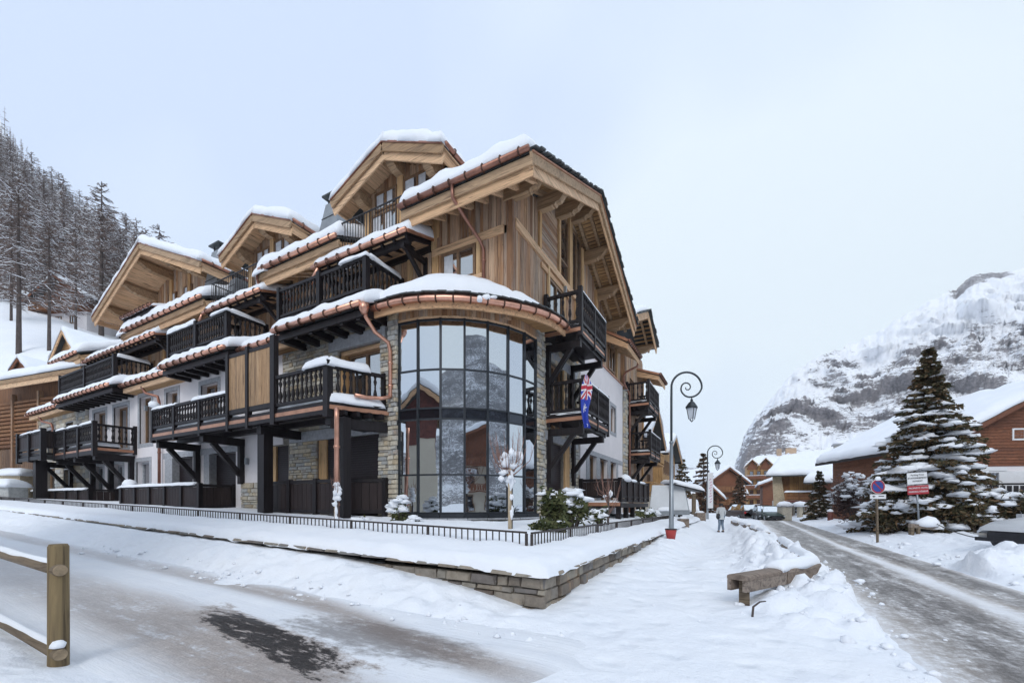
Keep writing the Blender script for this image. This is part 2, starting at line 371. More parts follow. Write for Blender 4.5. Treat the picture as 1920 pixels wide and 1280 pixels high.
def pbox(m, plane, const, a0, a1, d0, d1, z0, z1):
    """box with its face d metres behind (negative: in front of) a wall plane"""
    if plane == 'x': m.box(a0, a1, const+min(d0, d1), const+max(d0, d1), z0, z1)
    else: m.box(const-max(d0, d1), const-min(d0, d1), a0, a1, z0, z1)
    return m
def window(parent, plane, const, a0, a1, z0, z1, depth=.2, n=2, fr=.08, mat='winwood', transom=None, surround=None, curtain=False, pane='pane', name='window'):
    m = MB(); w = a1-a0
    pbox(m, plane, const, a0, a0+fr, depth-.04, depth+.06, z0, z1); pbox(m, plane, const, a1-fr, a1, depth-.04, depth+.06, z0, z1)
    pbox(m, plane, const, a0+fr, a1-fr, depth-.04, depth+.06, z0, z0+fr); pbox(m, plane, const, a0+fr, a1-fr, depth-.04, depth+.06, z1-fr, z1)
    cuts = [a0+fr+(w-2*fr)*i/n for i in range(n+1)]
    for c in cuts[1:-1]: pbox(m, plane, const, c-fr*.5, c+fr*.5, depth-.045, depth+.06, z0+fr, z1-fr)
    if transom: pbox(m, plane, const, a0+fr, a1-fr, depth-.035, depth+.05, transom-fr*.4, transom+fr*.4)
    o = m.build(name, mat, parent)
    for i in range(n): pbox(MB(), plane, const, cuts[i], cuts[i+1], depth+.02, depth+.035, z0+fr*.5, z1-fr*.5).build('pane', pane, o)
    if curtain:
        for q0, q1 in (((0, .34), (.42, .80)) if curtain == 'both' else ((0, .3),)): pbox(MB(), plane, const, a0+fr+w*q0, a0+fr+(w-2*fr)*q1, depth+.008, depth+.016, z0+fr, z1-fr).build('curtain', 'curtain', o)
    if surround:
        s = surround
        for q in ((a0-s, a0, z0-s, z1+s), (a1, a1+s, z0-s, z1+s), (a0, a1, z1, z1+s), (a0, a1, z0-s, z0)):
            pbox(MB(), plane, const, q[0], q[1], -.02, .05, q[2], q[3]).build('surround', 'granite', o)
    return o
BAL = MB().lathe([(.35,0),(.35,.06),(.2,.10),(.5,.26),(.42,.36),(.18,.52),(.28,.56),(.18,.60),(.46,.78),(.2,.90),(.35,.94),(.35,1)], 6).mesh('baluster', 'dark', True)
def railing(parent, p0, p1, zb, zt, step=.21, posts=(0, 1), post_w=.15, post_down=.35, post_up=.12, apron=0, slab_snow=False, bal=True, solid=False):
    """turned balusters between a handrail and a bottom rail"""
    p0, p1 = Vector((*p0, 0)), Vector((*p1, 0)); d = p1-p0; n = max(2, int(d.length/step))
    piece_bar('handrail', 'dark', parent, p0+V(0,0,zt-.055), p1+V(0,0,zt-.055), .12, .11)
    piece_bar('bottom_rail', 'dark', parent, p0+V(0,0,zb+.05), p1+V(0,0,zb+.05), .09, .10)
    for k in range(apron): piece_bar('apron_board', 'dark', parent, p0+V(0,0,zb-.17-.24*k), p1+V(0,0,zb-.17-.24*k), .05, .13)
    for t in posts:
        q = p0+d*t; piece('post', 'dark', parent, q.x-post_w/2, q.x+post_w/2, q.y-post_w/2, q.y+post_w/2, zb-post_down, zt+post_up)
    h = zt-.11-zb-.10
    if solid:
        for i in range(n): piece_bar('panel_board', 'darkpanel', parent, p0+d*((i+.03)/n)+V(0,0,zb+.1+h/2), p0+d*((i+.97)/n)+V(0,0,zb+.1+h/2), .03, h)
    elif bal:
        for i in range(n):
            q = p0+d*((i+.5)/n)
            if any(abs((q-(p0+d*t)).length) < post_w*.75 for t in posts): continue
            link('baluster', BAL, parent, (q.x, q.y, zb+.10), None, (.135, .135, h))
def brace(parent, a, b, w=.16, name='brace'): return piece_bar(name, 'dark', parent, a, b, w, w)
def gutter(parent, pts, r=.085, mat='copper', step=.62, brackets=True):
    g = MB().tube(pts, r, 8).build('gutter', mat, parent, True)
    if brackets:
        for a, b in zip(pts, pts[1:]):
            a, b = Vector(a), Vector(b); n = max(1, int((b-a).length/step)); d = (b-a).normalized()
            for i in range(n):
                q = a.lerp(b, (i+.5)/n); o = link('gutter_bracket', BRK, parent, q, (0, 0, math.atan2(d.y, d.x)))
    return g
BRK = MB().tube([(0, math.cos(t)*.118, math.sin(t)*.118) for t in [rad(a) for a in range(80, 371, 45)]], .026, 4).mesh('gutter_bracket', 'bracket')
# ------------------------------------------------------------------ ground heights
WX, WY = 4.2, -6.7                       # outer corner of the retaining wall
def street(x, y):
    return .032*max(0.0, 3-x)*sm(5-x, 0, 2) if y < 5 else 0.0
def walltop(x): return .50+.030*max(0.0, WX-x)
def ground(x, y):
    z = street(min(x, 4.2) if y < 6 else 9, y)
    n = fbm(x, y, 0, 4, .9); n2 = fbm(x, y, 3, 4, 2.6)
    z += .020*n+.014*n2
    if x < 4.9 and y < -6.3:             # bank thrown up against the street side of the wall
        vis = interp(x, [(-24, -.02), (-14, .03), (-5, .08), (-1.0, .10), (.8, .17), (2.3, .28), (3.4, .42), (4.2, .55), (4.9, .62)])
        top = max(0.0, walltop(x)-vis-street(x, y))
        w = 1.0+.25*n; d = -y-6.7
        z += top*(1-sm(d, .05, w+.5))*(1+.16*n2*sm(d, .1, .5))+.05*n2*sm(d, .0, .3)*(1-sm(d, .8, 1.7))+.07*max(0, .6-noise.voronoi(Vector((x*2.2, y*2.6, 4)))[0][0])*sm(d, .05, .3)*(1-sm(d, .7, 1.6))
    if y > -7.2 and 4.0 < x < 6.6:        # bank along the side-walk face
        top = interp(y, [(-7, 0), (-6, .06), (-3, .18), (0, .24), (3, .40), (9, .45), (30, .4)])
        z += top*(1-sm(x, 4.4, 5.6))*(1+.2*n2)
    if y > -6.2:                          # ridge along the timber barrier
        r = interp(y, [(-6.2, 0), (-5.2, .14), (-4.0, .30), (-2.5, .34), (3, .34), (22, .28), (60, .2)])
        c = interp(y, [(-6, 7.9), (-4, 7.95), (-2, 7.75), (3, 7.5), (9, 7.3), (22, 6.7), (60, 5.2)])
        d = abs(x-c)
        lump = 0.0
        if d < 1.7 and y < 9: lump = max(0.0, .62-noise.voronoi(Vector((x*1.9, y*1.9, 1.5)))[0][0])*.42+.5*max(0.0, .5-noise.voronoi(Vector((x*4.3, y*4.3, 7)))[0][0])*.3
        z += r*(1-sm(d, .1, 1.1))*(1+.55*n2*.8)+lump*(1-sm(d, .5, 1.5))*sm(y, -6.6, -5.0)
        z += .10*max(0, n2)*(1-sm(d, .4, 1.3))
        z += .05*(1-sm(abs(x-6.0), .4, 1.0))*n
    if x > 11.2:                          # bank and gardens beyond the road
        z += (.16*sm(x, 11.3, 12.2)+.22*sm(x, 12.0, 13.4))*(1+.3*n2)+.02*max(0, x-13)*.5
    hx, hy = x-12.15, y-1.35
    if abs(hx) < 4 and abs(hy) < 3:
        g = math.exp(-((hx*.878+hy*.478)/1.9)**2-((hy*.878-hx*.478)/.75)**2); z += .46*g*(1+.5*n2)+.12*g*max(0, .7-noise.voronoi(Vector((x*2.4, y*2.4, 3)))[0][0])
    if y < -10.9: z += .10*sm(-y, 10.9, 11.6)*(1-sm(x, 3, 6))*(1+.4*n)
    return z
def grid(name, xs, ys, f, mat, smooth=True, kind='structure', skip=None):
    m = MB(); a = len(xs)
    m.v = [(x, y, f(x, y)) for y in ys for x in xs]
    for j in range(len(ys)-1):
        for i in range(a-1):
            if skip and skip((xs[i]+xs[i+1])/2, (ys[j]+ys[j+1])/2): continue
            k = j*a+i; m.f.append((k, k+1, k+a+1, k+a))
    m.mi = [0]*len(m.f); o = m.build(name, mat, None, smooth); o['kind'] = kind; return o
def spaced(a, b, near0, near1, fine, growth=1.14):
    out = [near0]
    while out[-1] < near1-1e-6: out.append(min(near1, out[-1]+fine))
    s = fine
    while out[-1] < b: s *= growth; out.append(min(b, out[-1]+s))
    s = fine
    while out[0] > a: s *= growth; out.insert(0, max(a, out[0]-s))
    return out
def in_road(x, y): return 8.5 < x < 11.3 and y > -30
def gz(x, y):
    z = ground(x, y)
    if 8.3 < x < 11.5: z = min(z, .0+.03*abs(fbm(x, y, 0, 3, 1.4)))-.035*sm(x, 8.3, 8.6)*(1-sm(x, 11.2, 11.5))
    if y < -7.7 and y > -11.1 and x < 5.4: z -= .03*sm(-y, 7.7, 8.0)*(1-sm(-y, 10.8, 11.1))*(1-sm(x, 4.6, 5.4))
    if x > 8.6 and y > 60: z -= 0
    return z
gx = spaced(-330, 640, -6.5, 14.2, .085, 1.12); gy = spaced(-260, 990, -13.0, 2.6, .085, 1.12)
snow_ground = grid('snow_covered_ground', gx, gy, lambda x, y: gz(x, y) if abs(x) < 60 and y < 120 else -.1-.0008*max(0, y-60), 'ground')
# ---- road sheets
def road_mat():
    t = NT('icy_main_road'); x, y, _ = t.xyz(); v = t.mapv((1, .12, 1)); wob = t.math('MULTIPLY', t.math('SUBTRACT', t.noise(.5, 3, .6, v), .5), .9)
    xx = t.math('ADD', x, wob)
    def band(c, w, soft): return t.math('SUBTRACT', 1.0, t.step(t.math('ABSOLUTE', t.math('SUBTRACT', xx, c)), w, w+soft))
    streak = t.noise(2.2, 6, .7, t.mapv((1.3, .30, 1))); grit = t.noise(9, 8, .8); fine = t.noise(55, 3, .7)
    tr = t.math('MAXIMUM', band(9.35, .30, .62), t.math('MULTIPLY', band(10.9, .16, .5), .92))
    broad = t.math('SUBTRACT', band(9.95, 1.10, .75), t.math('MULTIPLY', band(10.17, .05, .25), .75), clamp=True)
    wet = t.math('MULTIPLY', tr, t.step(t.math('ADD', t.math('MULTIPLY', streak, .55), t.math('MULTIPLY', grit, .5)), .36, .62))
    brown = t.math('MULTIPLY', broad, t.step(t.math('ADD', t.math('MULTIPLY', streak, .5), t.math('MULTIPLY', grit, .6)), .36, .66))
    snow = t.ramp(t.noise(2, 5, .6), (.3, (.84, .86, .90)), (.7, (.92, .93, .95)))
    slush = t.ramp(t.math('ADD', t.math('MULTIPLY', grit, .6), t.math('MULTIPLY', fine, .4)), (.3, (.20, .15, .11)), (.55, (.40, .325, .26)), (.80, (.70, .65, .61)))
    asph = t.ramp(fine, (.3, (.04, .036, .035)), (.7, (.11, .10, .098)))
    c = t.mix(t.math('MULTIPLY', brown, .9), snow, slush); c = t.mix(t.math('MULTIPLY', wet, .93), c, asph)
    t.bump(t.math('ADD', grit, t.math('MULTIPLY', fine, .3)), .5, .03)
    return t.out(c, t.step(wet, .2, .8, .75, .42))
MT['road'] = road_mat()
def side_mat():
    t = NT('icy_side_street'); x, y, _ = t.xyz(); wob = t.math('MULTIPLY', t.math('SUBTRACT', t.noise(.45, 3, .6, t.mapv((.25, 1, 1))), .5), .7)
    bend = t.math('MULTIPLY', t.step(x, .5, 7.5), 1.1); yy = t.math('ADD', t.math('ADD', y, wob), bend)
    def band(c, w, soft): return t.math('SUBTRACT', 1.0, t.step(t.math('ABSOLUTE', t.math('SUBTRACT', yy, c)), w, w+soft))
    streak = t.noise(2.4, 6, .72, t.mapv((.35, 1.5, 1))); grit = t.noise(8, 8, .8); fine = t.noise(60, 3, .7)
    near = t.step(x, -7, 2.5, .45, 1.0); fade = t.math('SUBTRACT', 1.0, t.step(x, 4.2, 6.4))
    tr = t.math('MULTIPLY', t.math('MULTIPLY', t.math('MAXIMUM', band(-8.28, .06, .42), band(-9.98, .22, .75)), near), fade)
    m = t.math('MULTIPLY', tr, t.step(t.math('ADD', t.math('MULTIPLY', streak, .6), t.math('MULTIPLY', grit, .55)), .36, .58))
    rag = t.math('ADD', t.math('MULTIPLY', t.noise(5.5, 7, .75, t.mapv((.6, 1.3, 1))), 1.0), t.math('MULTIPLY', grit, .35))
    cx = t.math('ADD', -9.58, t.math('MULTIPLY', t.math('SUBTRACT', x, 1.7), -.14))
    inside = t.math('SUBTRACT', 1.0, t.math('MAXIMUM', t.math('DIVIDE', t.math('ABSOLUTE', t.math('SUBTRACT', y, cx)), .33), t.math('DIVIDE', t.math('ABSOLUTE', t.math('SUBTRACT', x, 1.85)), 2.0)))
    pv = t.math('ADD', t.math('MULTIPLY', inside, .75), t.math('SUBTRACT', rag, .66)); rim = t.math('MULTIPLY', t.step(pv, .02, .24), .9)
    pt = t.math('MULTIPLY', t.step(pv, .22, .29), t.step(t.noise(5, 8, .82, t.mapv((.45, 2.0, 1))), .60, .54))
    in2 = t.math('SUBTRACT', 1.0, t.math('ADD', t.math('POWER', t.math('DIVIDE', t.math('ABSOLUTE', t.math('SUBTRACT', y, -8.95)), .62), 2.0), t.math('POWER', t.math('DIVIDE', t.math('ABSOLUTE', t.math('SUBTRACT', x, 3.0)), 1.9), 2.0)))
    pt2 = t.math('MULTIPLY', t.step(t.math('ADD', t.math('MULTIPLY', in2, .4), t.math('SUBTRACT', rag, .66)), .05, .42), .72)
    snow = t.ramp(t.noise(2, 5, .6), (.3, (.845, .875, .93)), (.7, (.905, .925, .96)))
    slush = t.ramp(t.math('ADD', t.math('MULTIPLY', grit, .55), t.math('MULTIPLY', fine, .45)), (.3, (.20, .165, .145)), (.52, (.42, .365, .335)), (.78, (.76, .73, .71)))
    asph = t.ramp(t.noise(45, 6, .85), (.40, (.010, .008, .008)), (.54, (.026, .020, .018)), (.68, (.10, .082, .072)))
    c = t.mix(t.math('MULTIPLY', m, .97), snow, slush); c = t.mix(rim, c, slush); c = t.mix(pt, t.mix(pt2, c, (.16, .135, .125)), asph)
    t.bump(t.math('ADD', t.math('MULTIPLY', t.noise(2.0, 5, .7, t.mapv((.3, 4.5, 1))), 1.6), t.math('ADD', grit, t.math('MULTIPLY', fine, .3))), .6, .04)
    return t.out(c, t.step(pt, .2, .8, .72, .38))
MT['side'] = side_mat()
grid('main_road', spaced(8.3, 11.5, 8.3, 11.5, .12), spaced(-40, 420, -13, 6, .16), lambda x, y: .012+.012*fbm(x*1.6, y*.4, 1, 3, 1.0)-.05*(1-sm(x, 8.3, 8.5))-.05*sm(x, 11.3, 11.5)-.0006*max(0, y-20), 'road')
grid('side_street', spaced(-60, 5.6, -4, 5.6, .12), spaced(-11.2, -7.6, -11.2, -7.6, .10), lambda x, y: street(x, y)+.012+.018*fbm(x*.4, y*2.2, 2, 4, 1.3)-.022*math.exp(-((y+8.3)/.16)**2)-.022*math.exp(-((y+9.95)/.25)**2)+.02*math.exp(-((y+8.62)/.10)**2)+.018*math.exp(-((y+9.4)/.14)**2)-.06*(1-sm(y, -11.2, -10.9))-.06*sm(y, -7.9, -7.6)-.05*sm(x, 5.0, 5.6), 'side')
# ---- snow bed behind the retaining wall
def bed(x, y):
    d = min(y-WY, WX-x); r = fbm(x, y, 5, 4, .8)
    z = walltop(x)+.06+.17*math.sqrt(max(0, min(1, (d+.10)/.26)))+.09*sm(d, .1, 1.3)+.03*sm(d, 1.4, 3.5)*3
    z += .045*r+.03*fbm(x, y, 8, 3, 2.5)
    z += -.06*(1-sm(abs(x+4.0), 0, .35))*(1-sm(d, .2, 1.2))
    if d < -.05: z -= .06
    return z
bx = sorted(spaced(-46, WX+.10, -8, WX-.5, .16)+[WX-.4, WX-.3, WX-.2, WX-.1, WX-.04, WX+.02, WX+.07]); by = sorted(spaced(WY-.10, 24, WY+.5, -1.5, .16)+[WY-.08, WY-.05, WY, WY+.06, WY+.14, WY+.22, WY+.32, WY+.42])
bx = sorted({round(q, 4) for q in bx}); by = sorted({round(q, 4) for q in by})
grid('snow_bed', bx, by, bed, 'snow', skip=lambda x, y: (y > -1.0 and x < -.2) or (y > 4 and x < .05))
# ------------------------------------------------------------------ retaining wall
rw = thing('retaining_wall', 'low rubble stone retaining wall under thick snow, turning the street corner', 'wall')
MB().box(-36, WX-.04, WY+.06, WY+.4, -.4, .45).box(WX-.42, WX-.05, WY+.06, 3.3, -.4, .45).build('wall_core', 'mortar', rw)
for x0, x1 in ((-4.0, WX), (-14, -4.35)):
    stones(rw, 'x', WY+.09, x0, x1, -.1, walltop((x0+x1)/2)-.06 if x1 < 0 else .47, mat='wallstone', hmin=.09, hmax=.20, lmin=.2, lmax=.65, depth=.10, key='rw', limit=280, seed=3, zfun=lambda x: street(x, WY-.3))
stones(rw, 'y', WX-.09, WY, 3.3, -.05, .47, mat='wallstone', hmin=.10, hmax=.21, lmin=.2, lmax=.6, depth=.10, key='rw2', limit=290, seed=4)
def coping(x, y, rz, l, z):
    link('coping_stone', R.choice(STONES['wallstone']), rw, (x, y, z), (0, .03*(abs(rz) < .1), rz), (l, .34, .055))
x = WX+.02
while x > -24:
    l = R.uniform(.4, .8)
    if not -4.4 < x-l/2 < -4.05: coping(x-l/2, WY+.24, 0, l-.015, walltop(x)+.015+R.uniform(-.01, .01))
    x -= l
y = WY+.3
while y < 3.3: l = R.uniform(.4, .8); coping(WX-.26, y+l/2, math.pi/2, l-.015, .515+R.uniform(-.01, .01)); y += l
# ------------------------------------------------------------------ metal railings
BARM = MB().box(-.5, .5, -.5, .5, -.5, .5).mesh('bar', 'rail')
def metal_railing(label, p0, p1, z0, z1, n, postsn):
    root = thing('metal_railing', label, 'railing', group='brown steel railings on the wall')
    a, b = V(*p0, z0), V(*p1, z1)
    piece_bar('top_rail', 'rail', root, a, b, .055, .035)
    for i in range(n+1):
        q = a.lerp(b, i/n); g = bed(q.x, q.y)-.08
        w = .045 if i % postsn == 0 else .02
        link('post' if i % postsn == 0 else 'bar', BARM, root, (q.x, q.y, (q.z+g)/2-.01), None, (w, w, q.z-g-.02))
metal_railing('brown steel railing with thin upright bars along the side street', (3.2, -5.33), (-31.5, -5.33), 1.06, 2.06, 230, 16)
metal_railing('brown steel railing with thin upright bars along the snowy pavement', (3.3, -5.3), (3.3, 13.4), 1.05, .98, 126, 14)

# crumbs thrown off by plough and boots
cr0 = MB(); rc_ = random.Random(31)
def crumb(x, y, s):
    cr0.blob((x, y, ground(x, y)+s*.15), s*rc_.uniform(.7, 1.4), s*rc_.uniform(.7, 1.4), s*rc_.uniform(.6, 1.0), rc_.randrange(99), 6, 4, .8, .7)
for i in range(420):
    q = rc_.random(); s = .012+.05*rc_.random()**3
    if q < .30: crumb(rc_.uniform(-9, 5), rc_.gauss(-7.95, .22), s)
    elif q < .55: crumb(rc_.gauss(8.35, .22), rc_.uniform(-8, 9), s*1.2)
    elif q < .75: crumb(rc_.gauss(11.75, .25), rc_.uniform(-3, 12), s*1.3)
    else: crumb(rc_.gauss(7.6, .6), rc_.uniform(-6.3, 3), s*1.3)
cr0.build('snow_crumbs', 'snow', None, True, kind='stuff')
# ------------------------------------------------------------------ the chalet residence
B = thing('chalet_residence', 'large timber and stone alpine residence with curved glass bay and dark balconies', 'building')
SL = .45
def slab(parent, name, mat, A, b, C_, D, th): return MB().prism([A, b, C_, D], (0, 0, -th)).build(name, mat, parent)
def slates(parent, a, b, n, w=.42, side=(1, 0, 0)):
    a, b = Vector(a), Vector(b); d = (b-a); ang = d.to_track_quat('X', 'Z').to_euler()
    for i in range(n):
        q = a.lerp(b, (i+.5)/n); o = link('slate', unit_box('slate'), parent, q+V(R.uniform(-.03, .03), R.uniform(-.02, .02), R.uniform(-.015, .02)), ang, (d.length/n*1.15, w*R.uniform(.85, 1.1), .05))
        o.rotation_euler.y += R.uniform(-.09, .02)
def purlin(parent, axis, at, zt, d0, d1, h=.46, w=.27, flip=1):
    """carved purlin end: at = position along the wall; d0..d1 = from wall outward"""
    L_ = d1-d0; prof = [(0, 0), (1, 0), (1, -.12), (.985, -.30), (.90, -.36), (.84, -.52), (.76, -.80), (.66, -.84), (.62, -1), (.58, -.94), (.54, -1), (0, -1)]
    pts = [(d0+L_*p, zt+h*q) for p, q in prof]
    if axis == 'x': poly = [(d, at-w/2, z) for d, z in pts]; vec = (0, w, 0)      # points to +x
    else: poly = [(at-w/2, -d, z) for d, z in pts]; vec = (w, 0, 0)               # points to -y
    MB().prism(poly, vec).build('purlin', 'carved', parent)
# ---- main roof, gable to the road
XR, XL, YE, YR, YF, ZE, ZR = 1.4, -3.75, -1.4, 5.55, 12.75, 12.05, 15.2
mr = slab(B, 'main_roof', 'slate', (XL, YE, ZE), (XR, YE, ZE), (XR, YR, ZR), (XL-3, YR, ZR), .09)
slab(mr, 'far_slope', 'slate', (XL-3, YR, ZR), (XR, YR, ZR), (XR, YF, ZE), (XL-3, YF, ZE), .09)
snow_on(mr, 'snow_layer', (XL-.05, YE+.06, ZE+.10), (XR-.22, YE+.06, ZE+.10), (XR-.22, YR, ZR+.05), (XL-.05, YR, ZR+.05), .60, 1, over=.07, edge=.26, droop=.02)
snow_on(mr, 'snow_layer', (XL, YR-.15, ZR), (XR-.15, YR-.15, ZR), (XR-.15, YF, ZE+.02), (XL, YF, ZE+.02), .26, 2, over=.05)
piece('fascia_board', 'beam_x', mr, XL, XR-.02, YE+.14, YE+.2, ZE-.68, ZE-.36); piece('fascia_board', 'carved', mr, XL, XR, YE+.05, YE+.13, ZE-.40, ZE-.10)
k = (ZR-ZE)/(YR-YE)
for y0, y1, z0, z1 in ((YE+.14, YR, ZE+.06, ZR), (YR, YF-.1, ZR, ZE+.05)):
    piece_bar('verge_board', 'beam_y', mr, (XR-.12, y0, z0-.52), (XR-.12, y1, z1-.52), .06, .30); piece_bar('verge_board', 'carved', mr, (XR-.03, y0-.1, z0-.27), (XR-.03, y1, z1-.25), .07, .30)
    piece_bar('flashing', 'copper_fascia', mr, (XR+.02, y0-.1, z0-.09), (XR+.02, y1, z1-.07), .06, .05)
    slates(mr, (XR-.05, y0-.1, z0+.02), (XR-.05, y1, z1+.03), 26)
    for xx in (.2, .78): piece_bar('rafter', 'carved', mr, (xx, y0, z0-.24), (xx, y1, z1-.24), .13, .16)
    nb = 42
    for i in range(nb):
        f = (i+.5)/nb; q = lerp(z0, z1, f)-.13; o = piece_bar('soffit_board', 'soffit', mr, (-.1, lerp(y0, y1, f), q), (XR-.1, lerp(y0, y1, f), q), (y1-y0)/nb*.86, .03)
        o.rotation_euler.x = math.atan2(z1-z0, y1-y0)
for i in range(8): xx = XL+.3+i*.62; piece_bar('rafter', 'beam_y', mr, (xx, YE+.2, ZE-.34), (xx, .1, ZE-.34+k*1.3), .13, .26)
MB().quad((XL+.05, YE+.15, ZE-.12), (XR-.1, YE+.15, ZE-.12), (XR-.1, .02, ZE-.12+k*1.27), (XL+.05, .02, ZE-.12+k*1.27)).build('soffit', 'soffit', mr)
for yy in (.02, 2.15, 4.05, 5.55, 7.45, 9.5, 11.55):
    zt = ZR-k*abs(yy-YR)-.34; purlin(mr, 'x', yy, zt+(.1 if yy == .02 else 0), -.3, 1.27, .52)
gutter(mr, [(XL-.02, YE-.06, ZE+.0), (XR-.05, YE-.06, ZE+.02)], .09, 'copper_dark', .6)
# ---- upper wall to the road (x = 0)
def roof_z(y): return ZR-k*abs(y-YR)-.3
upw = MB(); py = [-.0, 2.2, 5.55, 9, 12.5, 14.7]
upw.prism([(-.06, 0, 8.2), (-.06, 14.7, 8.2), (-.06, 14.7, 11.0), (-.06, 12.5, roof_z(12.5)), (-.06, 5.55, roof_z(5.55)), (-.06, 0, roof_z(0))], (-.3, 0, 0))
uw = upw.build('timber_wall', 'plank_v', B)
def planks_v(parent, plane, const, a0, a1, z0, ztop, holes=(), wmin=.13, wmax=.24, mat='plank_v', th=.04, name='plank'):
    a = a0
    while a < a1-.03:
        w = min(R.uniform(wmin, wmax), a1-a); m = a+w/2; zt = ztop(m) if callable(ztop) else ztop
        segs = [(z0, zt)]
        for (b0, b1, c0, c1) in holes:
            if b0-.02 < m < b1+.02: segs = [q for s, e in segs for q in ((s, min(e, c0)), (max(s, c1), e)) if q[1]-q[0] > .04]
        for s, e in segs:
            t = th+R.uniform(-.012, .018)
            if plane == 'x': piece(name, mat, parent, a+.004, a+w-.004, const-t, const, s, e)
            else: piece(name, mat, parent, const, const+t, a+.004, a+w-.004, s, e)
        a += w
def planks_h(parent, plane, const, a0, a1, z0, z1, mat, h=.2, th=.04, afun=None):
    z = z0
    while z < z1-.03:
        q = min(h*R.uniform(.85, 1.2), z1-z); t = th+R.uniform(-.01, .016); e = a1
        if plane == 'x': piece('plank', mat, parent, a0, e, const-t, const, z+.004, z+q-.004)
        else: piece('plank', mat, parent, const, const+t, a0, e, z+.004, z+q-.004)
        z += q
H_R = [(3.05, 4.55, 8.2, 10.75), (4.25, 5.1, 11.45, 13.9), (5.75, 6.9, 11.6, 14.2), (6.4, 7.6, 8.2, 10.6), (11.7, 13.0, 9.5, 10.9)]
planks_v(uw, 'y', -.06, .16, 3.0, 8.2, 11.12); planks_v(uw, 'y', -.06, .16, 2.06, 11.4, lambda y: roof_z(y)-.02)
planks_h(uw, 'y', -.06, 2.25, 4.03, 11.4, 13.6, 'plank_y', .19)
planks_v(uw, 'y', -.06, 4.6, 14.6, 8.2, lambda y: 11.12 if y < 7 else roof_z(min(y, 12.4))-.02, H_R, .18, .3)
planks_v(uw, 'y', -.06, 7.0, 9.4, 11.2, lambda y: roof_z(y)-.02, (), .18, .3)
piece('corner_post', 'plank_v', uw, -.2, .03, -.05, .16, 8.2, 12.4)
piece('beam', 'beam_y', uw, -.06, .07, .16, 7.0, 11.12, 11.40); piece('beam', 'beam_y', uw, -.06, .06, 2.3, 5.3, 10.78, 10.98)
for y0, y1, zb, zt in ((2.06, 2.25, 11.4, 13.3), (4.03, 4.22, 11.4, 14.0), (5.25, 5.62, 11.4, 14.5), (6.95, 7.2, 11.4, 14.0), (2.9, 3.05, 8.2, 11.12), (4.55, 4.75, 8.2, 11.1), (6.1, 6.35, 8.2, 11.1), (9.2, 9.5, 8.9, 13.0), (13.4, 13.7, 9.2, 11.3)): piece('post', 'beam_v', uw, -.06, .075, y0, y1, zb, zt)
window(uw, 'y', .02, 4.22, 5.25, 11.4, 14.2, .05, 1, .09, transom=12.2); window(uw, 'y', .02, 5.62, 6.95, 11.4, 14.3, .05, 2, .08)
window(uw, 'y', .02, 3.05, 4.55, 8.3, 10.75, .02, 2, .1); window(uw, 'y', .02, 11.7, 13.0, 9.5, 10.9, .0, 2, .1)
tag_l = lambda x, y, z, nm='wall_lamp': piece(nm, 'lampgrey', B, x-.06, x+.06, y-.06, y+.06, z-.14, z+.14)
tag_l(.11, 4.6, 10.9)
# ---- upper wall to the side street (y = 0)
HL = [(-2.95, -1.45, 9.7, 10.85)]
fw = MB().box(-40, -.2, .0, .3, 8.0, 11.6).build('timber_wall', 'plank_v', B)
MB().box(-3.6, -.2, .0, .3, 11.6, 12.7).build('upper_wall', 'plank_v', fw)
planks_v(fw, 'x', 0, -3.35, -.2, 8.3, 10.86, HL); planks_v(fw, 'x', 0, -3.35, -.2, 11.14, 12.45)
piece('beam', 'beam_x', fw, -3.4, -.3, -.10, 0, 10.86, 11.14); piece('beam', 'beam_x', fw, -2.9, -1.15, -.14, -.04, 9.56, 9.7)
piece('post', 'beam_v', fw, -3.4, -3.1, -.09, 0, 8.3, 10.86); piece('post', 'beam_v', fw, -1.42, -1.25, -.085, 0, 9.7, 10.86); piece('post', 'beam_v', fw, -3.45, -3.2, -.07, 0.02, 11.14, 12.6)
window(fw, 'x', -.06, -2.95, -1.45, 9.7, 10.85, .0, 2, .1, curtain=True)
for x0, x1 in ((-8.8, -3.45), (-12.3, -9.0), (-18.6, -12.6), (-21.4, -18.9), (-34.5, -21.6)):
    planks_v(fw, 'x', 0, x0, x1, 8.3, 11.5, (), .2, .32)
for x0, x1 in ((-7.2, -5.6), (-15.6, -14.0), (-27.5, -25.5), (-30.4, -28.6)):
    window(fw, 'x', -.05, x0, x1, 8.6, 10.6, .0, 2, .1)
for x0 in (-4.6, -9.2, -12.9, -18.9, -21.9, -24.4): piece('beam', 'beam_v', fw, x0, x0+.25, -.10, 0, 8.3, 11.5)
